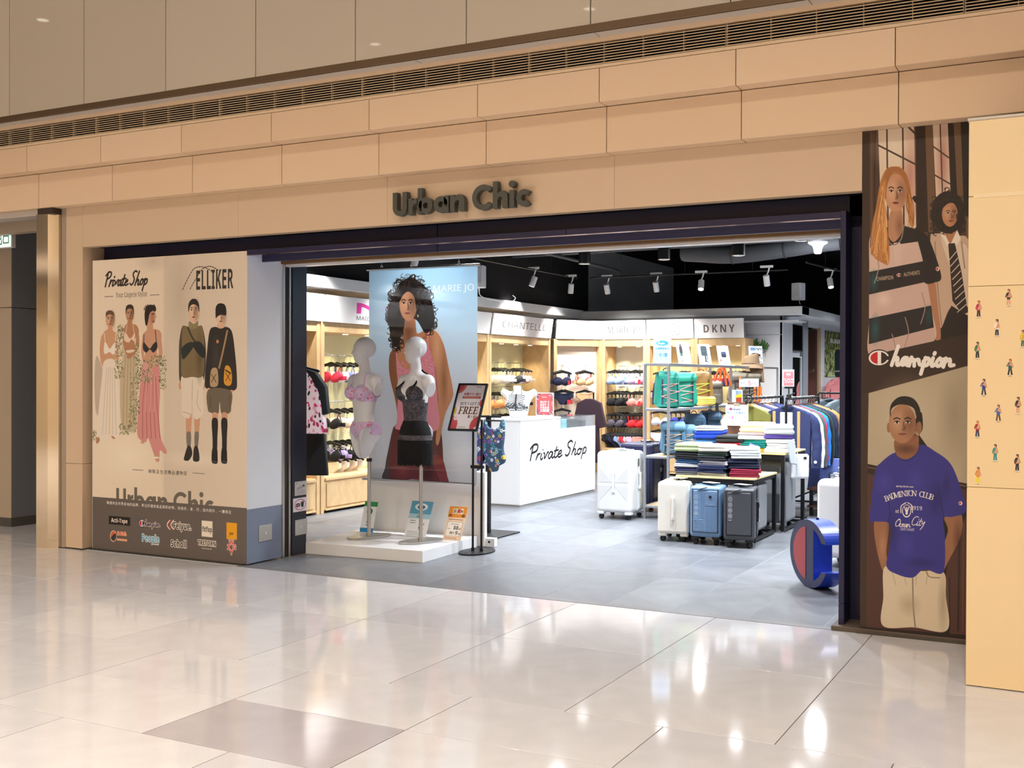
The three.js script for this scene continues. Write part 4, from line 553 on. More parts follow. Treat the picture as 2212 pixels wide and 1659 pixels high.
// ---- hanging film: curly-haired model in a pink camisole
const film = canvas(560, 1140, (x, w, h) => {
  reseed(303);
  const map = homography([[804, 581], [1032, 573], [1022, 1046], [789, 1037]], w, h), S = sketch(x, map), a = (k, l) => [600 + 0.22904 * k, 520 + 0.22904 * l], A = (p) => p.map((q) => a(...q));
  const bg = x.createLinearGradient(0, 0, 0, h); bg.addColorStop(0, '#c3e0f0'); bg.addColorStop(0.3, '#d3e4ee'); bg.addColorStop(0.55, '#cfd3d8'); bg.addColorStop(1, '#bdbec2'); x.fillStyle = bg; x.fillRect(0, 0, w, h);
  S.soft(...a(1750, 1900), 60, 120, '#ececf0', 0.6); S.soft(...a(980, 1800), 30, 120, '#e2e2e6', 0.6);
  S.fill(A([[1010, 2020], [1090, 1750], [1120, 2260], [960, 2260], [985, 2150]]), '#4b3f44'); S.fill(A([[1120, 1700], [1480, 1700], [1540, 2120], [1580, 2290], [1480, 2290], [1240, 2260], [1030, 2260]]), '#6c2430'); S.soft(...a(1150, 2180), 24, 20, '#9a3a44', 0.7); S.soft(...a(1380, 2200), 20, 30, '#3a1420', 0.6); S.fill(A([[1430, 2050], [1520, 2040], [1575, 2280], [1510, 2285]]), '#8a3038');
  const skin = '#c9956f', dk = '#9c6745';
  S.fill(A([[1430, 830], [1500, 850], [1560, 960], [1600, 1160], [1640, 1400], [1630, 1480], [1560, 1640], [1500, 1900], [1470, 1900], [1480, 1700], [1440, 1560], [1480, 1300], [1440, 1100], [1400, 900]]), skin); S.fill(A([[1130, 1000], [1060, 1060], [1052, 1250], [1100, 1500], [1130, 1700], [1180, 1700], [1150, 1300], [1160, 1100]]), dk); S.fill(A([[1210, 720], [1180, 900], [1120, 1010], [1130, 1400], [1140, 1700], [1470, 1700], [1480, 1300], [1440, 1000], [1420, 830], [1320, 860], [1300, 720]]), skin); S.soft(...a(1240, 860), 20, 36, '#6a3c22', 0.6); S.soft(...a(1560, 1300), 10, 70, '#8a5632', 0.6); S.soft(...a(1500, 1000), 14, 60, '#f0cba4', 0.6); S.line(A([[1310, 930], [1400, 900]]), 5, '#a87450');
  S.fill(A([[1122, 1090], [1120, 1200], [1130, 1400], [1110, 1700], [1120, 1780], [1480, 1780], [1490, 1500], [1478, 1200], [1420, 1000], [1340, 1110], [1280, 1180], [1200, 1200], [1150, 1150]]), '#db9aa6'); S.spray(...a(1400, 1150), 14, 34, 80, ['#e9b4bd', '#c98592'], 1.6); S.spray(...a(1170, 1200), 10, 20, 60, ['#c98592', '#e0a4b0'], 1.6); S.line(A([[1420, 1010], [1416, 900], [1440, 830]]), 3.4, '#e29aa4'); S.line(A([[1124, 1100], [1122, 1000]]), 3, '#e29aa4'); S.line(A([[1478, 1180], [1500, 1500]]), 2, '#b5707e');
  S.fill(A([[1230, 350], [1150, 420], [1100, 520], [1050, 660], [1060, 800], [1090, 960], [1130, 980], [1200, 800], [1220, 700], [1320, 740], [1400, 860], [1480, 760], [1470, 600], [1430, 470], [1380, 400], [1300, 350]]), '#2a201d'); for (const [u, v, rx, ry, n] of [[1270, 420, 30, 22, 90], [1100, 720, 12, 60, 100], [1430, 650, 14, 50, 100], [1130, 900, 10, 30, 60]]) S.curls(...a(u, v), rx, ry, n, '#2a201d', 1.5, 6); S.curls(...a(1270, 520), 42, 50, 120, '#57443a', 0.9, 5);
  S.face(...a(1243, 590), 18.5, 35, '#d3a27c', { turn: -0.1, lip: '#b56a62' }); S.fill(A([[1165, 560], [1180, 470], [1240, 430], [1310, 460], [1330, 560], [1320, 640], [1300, 520], [1250, 470], [1200, 500]]), '#2a201d'); S.line(A([[1330, 690], [1332, 705]]), 3, '#d8c49a');
  S.text('MARIE JO', ...a(1660, 470), 20, '#f6fbfd', { width: 88, slope: -0.03 });
});

// ---------------------------------------------------------------- entrance: poster wall, blue portal, banner, sign
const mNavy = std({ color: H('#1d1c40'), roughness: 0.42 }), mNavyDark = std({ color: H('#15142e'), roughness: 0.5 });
{
  const wall = structGroup('wall_entrance');
  const mSide = std({ color: H('#dfe3ea'), roughness: 0.5 }), mLow = std({ color: H('#7c879e'), roughness: 0.5 });
  wall.add(mesh('core', bx(-8.2, -6.362, 0.012, 2.655, -0.52, -0.07), mWhiteMatt), mesh('side_panel', bx(-6.362, -6.357, 0.473, 2.655, -0.52, -0.066), mSide), mesh('side_panel', bx(-6.362, -6.357, 0.012, 0.472, -0.52, -0.066), mLow));
  solo('poster', 'tall beige poster of five models over the shop name and grey logo strip', 'poster', uvPlane(bx(-8.19, -6.358, 0.014, 2.656, -0.068, -0.064), -8.19, -6.358, 0.014, 2.656), std({ map: posterA, roughness: 0.5 }));
}
{
  const portal = structGroup('door_1');                                   // the open shopfront: blue surround, frame, shutter track
  portal.add(mesh('header_panel', rbx(-8.25, -7.56, 2.58, 2.86, -0.28, -0.25), mNavy), mesh('header_panel', rbx(-7.555, -4.6, 2.58, 2.86, -0.28, -0.25), mNavy), mesh('header_panel', rbx(-4.595, -1.33, 2.58, 2.86, -0.28, -0.25), mNavy), mesh('jamb_panel', rbx(-1.45, -1.33, 0.02, 2.86, -0.28, -0.25), mNavy));
  portal.add(mesh('frame_bar', rbx(-6.36, -3.4, 2.622, 2.664, -0.25, -0.06, 0.003), mNavy), mesh('frame_bar', rbx(-3.397, -1.465, 2.622, 2.664, -0.25, -0.06, 0.003), mNavy), mesh('frame_post', rbx(-1.467, -1.431, 0.162, 2.668, -0.6, -0.058, 0.003), mNavy), mesh('frame_post', rbx(-1.467, -1.431, 0.005, 0.16, -0.6, -0.058, 0.003), mNavy));
  portal.add(mesh('soffit', bx(-6.36, -1.467, 2.615, 2.622, -0.50, -0.062), std({ color: C(0.52, 0.55, 0.78), metalness: 1, roughness: 0.05 })));
  portal.add(mesh('track', rbx(-6.36, -1.467, 2.585, 2.64, -0.56, -0.50, 0.003), std({ color: H('#7b5a35'), metalness: 0.5, roughness: 0.45 })), mesh('track_lip', rbx(-6.36, -1.467, 2.566, 2.59, -0.64, -0.56, 0.003), mWhiteGloss), mesh('bulkhead', bx(-8.6, 2, 2.6, 4.2, -0.8, -0.62), paint('#0b0b0e', 0.9)));
  portal.add(mesh('guide_rail', rbx(-6.37, -6.345, 0.004, 2.6, -0.545, -0.52, 0.002), mSteel), mesh('guide_rail', rbx(-6.37, -6.34, 0.004, 2.6, -0.62, -0.598, 0.002), mSteel), mesh('guide_channel', bx(-6.38, -6.355, 0.004, 2.6, -0.60, -0.54), paint('#2a2018', 0.6)));
  portal.add(mesh('floor_sill', rbx(-1.5, -0.7, 0, 0.03, -0.26, 0.005, 0.004), paint('#5d5048', 0.6)));
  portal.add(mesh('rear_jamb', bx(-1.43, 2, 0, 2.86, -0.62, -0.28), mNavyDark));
}
{
  const t = thing('shutter_stack', 'narrow dark blue folded shutter leaf standing at the left door jamb', 'shutter', [-6.345, 0, -0.73]);
  mesh('leaf', rbox(0.03, 2.6, 0.2, 0.004, 0, 1.305, 0), std({ color: H('#1c2230'), roughness: 0.4 }), t);
  mesh('top_cap', rbox(0.034, 0.012, 0.2, 0.002, 0, 2.607, 0), mSteel, t);
}
{
  const lockPlate = (pos, label) => { const t = thing('floor_box_plate', label, 'metal plate', pos); mesh('plate', rbox(0.006, 0.14, 0.17, 0.003), mSteel, t); mesh('rim', [rbox(0.008, 0.006, 0.16, 0.002, 0.001, 0.062, 0), rbox(0.008, 0.006, 0.16, 0.002, 0.001, -0.062, 0)], mChrome, t); mesh('keyhole', cyl(0.012, 0.012, 0, 0, 0, 16).rotateZ(Math.PI / 2), mChrome, t); return t; };
  lockPlate([-6.354, 0.25, -0.298], 'square steel lock plate low on the grey side of the poster wall'); lockPlate([-6.327, 0.25, -0.75], 'square steel lock plate low on the dark shutter leaf');
  const notice = canvas(256, 192, (x, w, h) => { x.fillStyle = '#c9c4c4'; x.fillRect(0, 0, w, h); x.strokeStyle = '#555'; x.lineWidth = 7; x.beginPath(); x.moveTo(36, 96); x.lineTo(170, 60); x.moveTo(40, 112); x.lineTo(170, 84); x.stroke(); x.fillStyle = '#333'; x.beginPath(); x.ellipse(190, 64, 22, 16, 0, 0, 7); x.fill(); reseed(9); for (let r = 0; r < 4; r++) for (let k = 0; k < 10; k++) { x.fillStyle = '#6a6666'; x.fillRect(24 + k * 21, 124 + r * 15, rr(6, 16), 5); } x.fillStyle = '#555'; x.fillRect(24, 22, 30, 8); });
  const food = canvas(256, 220, (x, w, h) => { x.fillStyle = '#e9e3ee'; x.fillRect(0, 0, w, h); x.fillStyle = '#1d1a20'; x.beginPath(); x.ellipse(86, 104, 44, 20, 0, Math.PI, 0); x.fill(); x.fillRect(42, 108, 88, 9); x.beginPath(); x.roundRect(42, 121, 88, 18, 8); x.fill(); x.beginPath(); x.moveTo(142, 74); x.lineTo(200, 74); x.lineTo(190, 152); x.lineTo(152, 152); x.fill(); x.fillRect(138, 66, 66, 8); x.fillRect(166, 40, 6, 30); x.strokeStyle = '#c23a44'; x.lineWidth = 10; x.beginPath(); x.ellipse(128, 108, 104, 84, 0, 0, 7); x.moveTo(56, 166); x.lineTo(200, 50); x.stroke(); });
  solo('notice_sticker', 'grey printed notice sticker on the dark shutter leaf, above the no food sign', 'sticker', uvPlane(rbox(0.004, 0.125, 0.165, 0.001, -6.328, 0.598, -0.745), -0.665, -0.826, 0.535, 0.66, 'z', 'y'), std({ map: notice, roughness: 0.5 }));
  solo('prohibition_sticker', 'white sticker with red circle forbidding food and drink', 'sticker', uvPlane(rbox(0.004, 0.122, 0.19, 0.001, -6.328, 0.452, -0.735), -0.64, -0.83, 0.39, 0.514, 'z', 'y'), std({ map: food, roughness: 0.5 }));
}
{
  const t = thing('hanging_advert', 'tall dark advert of two models above a man in a blue shirt', 'advert banner', [0, 0, 0]);
  mesh('backing', bx(-1.322, -0.62, 0.014, 3.146, -0.3, -0.004), paint('#1a120e', 0.6), t);
  mesh('print', uvPlane(bx(-1.322, -0.7, 0.016, 3.146, -0.004, 0.0), -1.322, -0.706, 0.016, 3.146), std({ map: banner, roughness: 0.45 }), t);
  struct('baseboard_right', rbx(-1.34, -0.6, 0, 0.016, -0.3, 0.014, 0.002), paint('#4a423b', 0.5));
}
{
  // shop name in thick grey letters
  const t = thing('shop_sign', 'thick dark grey raised letters of the shop name on the beige fascia', 'shop sign', [0, 0, 0]);
  const mL = std({ color: H('#4f5049'), roughness: 0.5 }), u = 0.121; let x = -4.80;
  for (const ch of 'Urban Chic') {
    const g = glyph(ch); if (g.sh.length) {
      const geos = g.sh.map((p) => ext(shapeOf(p.map(([a, b]) => [a * u, b * u])), 0.05, 0.0015));
      const m = mesh('letter', geos, mL, t); m.position.set(x, 2.832, 0.02);
    }
    x += g.adv * u * 1.027;
  }
  mesh('standoff', Array.from({ length: 9 }, (_, i) => cyl(0.006, 0.03, 0, 0, 0, 8).rotateX(Math.PI / 2).translate(-4.75 + i * 0.128, 2.87, 0.012)), mSteel, t);
}
{
  // hoarding with a print of little people
  const people = canvas(1024, 1024, (x, w, h) => {
    reseed(61); x.fillStyle = '#ead0a2'; x.fillRect(0, 0, w, h);
    const P = (px, py, s, top, leg, hair, pose) => { x.save(); x.translate(px, py); x.scale(s, s); x.fillStyle = 'rgba(120,80,50,.35)'; x.beginPath(); x.ellipse(0, 2, 14, 4, 0, 0, 7); x.fill(); x.strokeStyle = leg; x.lineWidth = 7; x.lineCap = 'round'; x.beginPath(); x.moveTo(-3, -34); x.lineTo(-5 - pose, -4); x.moveTo(3, -34); x.lineTo(5 + pose, -4); x.stroke(); x.fillStyle = '#f4ece4'; x.beginPath(); x.ellipse(-6 - pose, 0, 5, 2.5, 0, 0, 7); x.ellipse(6 + pose, 0, 5, 2.5, 0, 0, 7); x.fill(); x.fillStyle = top; x.beginPath(); x.roundRect(-8, -64, 16, 34, 5); x.fill(); x.strokeStyle = top; x.lineWidth = 4.5; x.beginPath(); x.moveTo(-7, -60); x.lineTo(-12 - pose, -44); x.lineTo(-9, -34 - pose * 6); x.moveTo(7, -60); x.lineTo(12, -42); x.stroke(); x.fillStyle = '#d39a76'; x.beginPath(); x.arc(-9, -34 - pose * 6, 2.5, 0, 7); x.arc(12, -40, 2.5, 0, 7); x.ellipse(0, -71, 5.5, 7, 0, 0, 7); x.fill(); x.fillStyle = hair; x.beginPath(); x.ellipse(0.5, -75, 6.5, 5.5, 0, Math.PI, 0); x.fill(); x.fillRect(2.5, -76, 4, 9); x.restore(); };
    const list = [[2114, 685, '#b3234a', '#2a2430', '#a0462e', 0], [2177, 662, '#2b2a30', '#d8a284', '#8a3a2a', 1], [2153, 726, '#f0e4d4', '#27304a', '#2a2020', 0], [2207, 750, '#d9c21e', '#3a6a5a', '#5a3020', 0], [2112, 774, '#2f6a52', '#20242a', '#1c1a1a', 0], [2181, 811, '#2a5a5c', '#26242a', '#a0462e', 3], [2126, 854, '#3a3a86', '#2a3050', '#2a2020', 3], [2198, 892, '#2a2838', '#d8a284', '#1c1a1a', 0], [2157, 909, '#3a62a8', '#5a4428', '#6a3424', 3], [2113, 944, '#9a2030', '#2a3050', '#c06a2a', 1], [2197, 1014, '#2a2a30', '#2a2a30', '#2a2020', 0], [2151, 994, '#3a8a86', '#3a8a86', '#1c1a1a', 0], [2115, 1044, '#e08a2a', '#e8d02a', '#6a3424', 1]];
    for (let k = 0; k < 3; k++) for (const [a, b, c, d, e, f] of list) P((a - 2091) * 2.22 + k * 290, ((b - 619) / 433) * 1024 * (k === 1 ? 0.96 : 1), 1.05, c, d, e, f);
  });
  const wall = structGroup('wall_hoarding'), mH = std({ color: H('#edd3a6'), roughness: 0.6, bumpMap: bumpFine, bumpScale: 0.0002 });
  people.wrapS = THREE.RepeatWrapping; const mP = std({ map: people, roughness: 0.6 });
  wall.add(mesh('panel', rbx(-0.608, 2.4, 0.004, 1.036, 0.92, 0.968, 0.003), mH), mesh('panel', uvPlane(rbx(-0.608, 2.4, 1.038, 2.079, 0.92, 0.9685, 0.003), -0.608, 0.432, 1.038, 2.079), mP), mesh('panel', rbx(-0.608, 2.4, 2.081, 2.545, 0.92, 0.968, 0.003), mH), mesh('panel', rbx(-0.608, 2.4, 2.548, 2.94, 0.92, 0.968, 0.003), mH));
  wall.add(mesh('return_panel', bx(-0.608, -0.56, 0.004, 2.94, 0.02, 0.92), mH), mesh('tape', rbx(-0.585, 1.2, 2.538, 2.562, 0.968, 0.9695, 0.0005), std({ color: H('#f2dcb4'), roughness: 0.25 })), mesh('cap', rbx(-0.615, 2.4, 2.94, 2.955, 0.9, 0.972, 0.003), mSoffit));
}

// ---------------------------------------------------------------- shop: shell, ceiling, lamps
{
  const mBlack = paint('#030304', 0.95), mWall = std({ color: H('#d5d7dd'), roughness: 0.55 });
  struct('wall_shop_left', bx(-8.75, -8.6, 0, 4.3, -17, -0.3), mWhiteMatt);
  struct('wall_shop_right', bx(1.9, 2.05, 0, 4.3, -17, -0.3), mWhiteMatt);
  struct('wall_shop_rear', bx(-8.7, 2, 0, 4.3, -17.2, -17), mBlack);
  struct('ceiling_shop', bx(-8.7, 2, 4.1, 4.3, -17.1, -0.4), mBlack);
  struct('wall_shop_soffit', bx(-8.62, -8.02, 2.78, 4.1, -10.9, -0.8), mBlack);
  // white wall behind the bays, turning back along the fitting rooms
  const w = structGroup('wall_shop_back'); reseed(41);
  for (let k = 0; k < 8; k++) { const x = -8.6 + 0.583 * k; for (const [a, b] of [[0, 2.3], [2.305, 2.52], [2.525, 2.62]]) if (k > 3 || a > 2) w.add(mesh('panel', rbx(x + 0.002, Math.min(x + 0.581, -4.516), a, b, -10.76, -10.7, 0.002), mWall)); }
  w.add(mesh('panel', bx(-8.6, -6.2, 0, 2.3, -10.76, -10.7), mWall), mesh('core', bx(-8.6, -4.53, 0, 2.7, -11.3, -10.77), mWall));
  w.add(mesh('side_panel', rbx(-4.56, -4.515, 0, 2.62, -11.36, -10.7, 0.004), mWall));
  w.add(mesh('pier', rbx(-4.62, -4.50, 0, 2.62, -12.42, -12.06, 0.004), std({ color: H('#8d9097'), roughness: 0.5 })));
  w.add(mesh('rear_panel', rbx(-4.6, -4.515, 0, 2.62, -16.9, -13.34, 0.004), mWall), mesh('overdoor', rbx(-4.6, -4.52, 2.5, 2.62, -13.34, -11.36, 0.003), mWall), mesh('jamb', rbx(-4.64, -4.505, 0, 2.52, -13.45, -13.3, 0.004), std({ color: H('#b99878'), roughness: 0.5 })));
  w.add(mesh('mirror_back', bx(-4.62, -4.56, 0, 2.5, -12.1, -11.36), mWall));
  // crown: deep white cornice round the room
  const crown = structGroup('trim_2');
  crown.add(mesh('cornice', rbx(-8.6, -7.93, 2.625, 2.762, -10.5, -0.85, 0.006), mWhiteMatt), mesh('cornice', rbx(-8.0, -4.14, 2.605, 2.735, -10.9, -10.42, 0.006), mWhiteMatt), mesh('cornice', rbx(-4.62, -4.14, 2.6, 2.735, -16.9, -10.43, 0.006), mWhiteMatt));
  crown.add(mesh('top_board', bx(-8.6, -4.2, 2.5, 2.52, -11, -10.45), mWhiteMatt));
}
{
  const d = thing('fitting_room_door', 'dark brown fitting room door behind a grey pier', 'door', [-4.56, 0, -12.9]); d.userData.label = 'tall dark brown fitting room door left of the green poster';
  mesh('leaf', uvBox(rbox(0.04, 2.46, 0.86, 0.004, 0, 1.24, 0)), mDarkWood, d); mesh('handle', [rod([0.03, 1.02, 0.30], [0.06, 1.02, 0.30], 0.01), rod([0.06, 1.02, 0.30], [0.06, 1.02, 0.18], 0.01)], mChrome, d); mesh('hook', [rod([0.02, 1.72, 0.1], [0.07, 1.72, 0.1], 0.008), rod([0.07, 1.72, 0.1], [0.07, 1.76, 0.1], 0.008)], mChrome, d);
  const m = thing('wall_mirror', 'tall narrow mirror on the white wall beside the fitting room door', 'mirror', [-4.535, 0, -11.72]);
  mesh('glass', bx(-0.005, 0.004, 0.25, 1.95, -0.31, 0.31), std({ color: C(0.82, 0.84, 0.86), metalness: 1, roughness: 0.02 }), m); mesh('frame', [rbx(-0.01, 0.012, 0.23, 0.25, -0.33, 0.33), rbx(-0.01, 0.012, 1.95, 1.97, -0.33, 0.33), rbx(-0.01, 0.012, 0.25, 1.95, 0.31, 0.33), rbx(-0.01, 0.012, 0.25, 1.95, -0.33, -0.31)], mWhiteGloss, m);
  const b = thing('wall_screen', 'small black screen high on the wall above the mirror', 'screen', [-4.53, 2.28, -11.72]);
  mesh('panel', rbox(0.04, 0.44, 0.62, 0.006), paint('#08090b', 0.12), b); mesh('bezel', [rbox(0.046, 0.016, 0.62, 0.003, 0, 0.212, 0), rbox(0.046, 0.016, 0.62, 0.003, 0, -0.212, 0)], mBlackPlastic, b);
  const photo = canvas(400, 520, (x, w, h) => { reseed(71); const g = x.createLinearGradient(0, 0, 0, h); g.addColorStop(0, '#5a5230'); g.addColorStop(0.4, '#8c8a52'); g.addColorStop(1, '#cfe0a8'); x.fillStyle = g; x.fillRect(0, 0, w, h); for (let k = 0; k < 500; k++) { x.fillStyle = pick(['#3a3a1e', '#6f7a3a', '#a8c070', '#dcecc0', '#2c2a18', '#7fa050']); x.globalAlpha = 0.6; x.beginPath(); x.ellipse(rr(0, w), rr(0, h), rr(2, 14), rr(6, 40), rr(-0.6, 0.6), 0, 7); x.fill(); } x.globalAlpha = 1; x.fillStyle = '#1f2a30'; x.beginPath(); x.roundRect(220, 200, 190, 330, 60); x.fill(); x.strokeStyle = '#3c4a52'; x.lineWidth = 4; for (let k = 0; k < 9; k++) { x.beginPath(); x.moveTo(230, 230 + k * 34); x.lineTo(400, 200 + k * 34); x.stroke(); } type(x, 'ELLIKER', 230, 130, 66, '#f4f6ee', { bold: true, width: 240 }); });
  solo('wall_poster', 'green outdoor photograph poster on the white wall right of the fitting room', 'poster', uvPlane(rbox(0.012, 0.86, 1.5, 0.002, -4.506, 2.06, -14.55), -13.8, -15.3, 1.63, 2.49, 'z', 'y'), std({ map: photo, roughness: 0.4 }));
}
{
  // exposed ceiling: mesh trays, beams, ducts
  const grid = thing('ceiling_mesh', 'dark wire mesh tray under the black ceiling', 'ceiling mesh', [-3.6, 3.62, -6.4]); const mD = paint('#3a3c40', 0.7);
  const wires = []; for (let k = 0; k <= 34; k++) wires.push(box(0.006, 0.006, 2.6, -3.4 + k * 0.2, 0, 0)); for (let k = 0; k <= 20; k++) wires.push(box(6.8, 0.006, 0.006, 0, 0.004, -1.3 + k * 0.13)); const wm = mesh('wire_grid', wires, mD, grid); wm.userData.kind = 'stuff';
  mesh('tray', bx(-3.4, 3.4, 0.05, 0.07, -1.3, 1.3), paint('#515358', 0.8), grid); for (const x of [-2.4, -0.9, 0.6, 2.1]) mesh('beam', rbox(0.06, 0.08, 2.8, 0.006, x, -0.05, 0), paint('#202226', 0.7), grid);
  const duct = (label, pts, r) => { const t = thing('ceiling_duct', label, 'air duct', [0, 0, 0]); mesh('pipe', tube(pts, r, 30, 14), paint('#4a4c52', 0.75), t); mesh('clamp', pts.slice(1, -1).map(([a, b, c]) => new THREE.TorusGeometry(r + 0.006, 0.008, 6, 18).rotateY(Math.PI / 2).translate(a, b, c)), paint('#2b2d31', 0.6), t); return t; };
  duct('dark flexible duct sagging under the ceiling behind the mushroom lamp', [[-5.6, 3.5, -9.0], [-4.8, 3.42, -8.9], [-4.0, 3.46, -8.8], [-3.2, 3.52, -8.7], [-1.5, 3.56, -8.6]], 0.13);
  duct('thin dark ceiling pipe running across above the track lights', [[-8, 3.46, -8.0], [-5, 3.48, -8.0], [-2, 3.5, -8.0], [1, 3.5, -8.0]], 0.03);
  duct('dark ceiling pipe running back over the sales counter', [[-7.2, 3.4, -2.0], [-7.2, 3.42, -5.0], [-7.2, 3.42, -8.0], [-7.2, 3.4, -10.4]], 0.025);
}
function trackLight(pos, aim, label, lit = true) {                      // white cylinder spot on a rail adapter
  const t = thing('track_light', label, 'track light', pos, 0, 'white track spots'), d = V(aim[0] - pos[0], aim[1] - pos[1], aim[2] - pos[2]).normalize();
  mesh('adapter', rbox(0.19, 0.035, 0.035, 0.005, 0, 0.20, 0), mWhiteGloss, t); mesh('arm', [rod([0.04, 0.185, 0], [0.02, 0.11, 0], 0.011), rod([0.02, 0.12, 0], [0, 0.06, 0], 0.009)], mWhiteGloss, t);
  const q = new THREE.Quaternion().setFromUnitVectors(V(0, -1, 0), d), head = mesh('head', lathe([[0.001, 0.075], [0.04, 0.075], [0.046, 0.069], [0.046, -0.085], [0.041, -0.085], [0.038, -0.07], [0.001, -0.07]], 22), mWhiteGloss, t);
  head.quaternion.copy(q); const lens = mesh('lens', cyl(0.036, 0.006, 0, -0.072, 0, 18), glow(C(1, 0.97, 0.9), lit ? 9 : 0.3), head);
  if (lit) { const p = V(0, -0.11, 0).applyQuaternion(q).add(V(...pos)); spot(p.x, p.y, p.z, ...aim, C(1, 0.96, 0.9), SHOP_TRACK, 0.9, 1, 3); }
  return t;
}
{
  const rail = (a, b, label) => { const t = thing('track_rail', label, 'lighting track', [0, 0, 0]); mesh('rail', rod(a, b, 0.014, 6), paint('#16171a', 0.5), t); const n = 3; mesh('hanger', Array.from({ length: n }, (_, i) => { const k = (i + 0.5) / n, p = [0, 1, 2].map((j) => lerp(a[j], b[j], k)); return rod(p, [p[0], 4.1, p[2]], 0.004, 6); }), paint('#2a2b2f', 0.5), t); };
  rail([-7.6, 3.23, -3.6], [-7.6, 3.23, -9.5], 'black lighting track along the left wall bays'); rail([-7.3, 3.21, -9.35], [-4.1, 3.21, -9.35], 'black lighting track along the back wall bays'); rail([-3.75, 3.27, -9.0], [-3.2, 3.27, -14.0], 'black lighting track by the fitting rooms');
  trackLight([-7.63, 3.06, -7.96], [-8.2, 1.2, -7.6], 'white track spot tilted left, over the counter end of the left track');
  trackLight([-7.55, 3.04, -9.15], [-7.9, 1.2, -9.6], 'white track spot nearest the corner on the left track');
  trackLight([-7.01, 3.03, -9.36], [-7.0, 1.2, -10.3], 'white track spot at the corner end of the back track');
  trackLight([-6.19, 3.04, -9.4], [-6.2, 1.1, -10.3], 'white track spot over the pale lit bay beside the corner panel');
  trackLight([-5.42, 3.03, -9.3], [-5.2, 1.0, -8.2], 'white track spot over the middle bay of the back wall');
  trackLight([-4.34, 3.04, -9.05], [-4.3, 1.0, -9.9], 'white track spot above the two hanging plants');
  trackLight([-3.72, 3.09, -10.48], [-3.2, 1.0, -9.6], 'white track spot by the wall speaker, furthest right');
  trackLight([-7.6, 3.06, -4.6], [-8.1, 1.2, -4.4], 'white track spot hidden behind the hanging film'); 
  trackLight([-7.6, 3.06, -2.9], [-8.1, 1.2, -3.2], 'white track spot behind the left end of the door track');
}
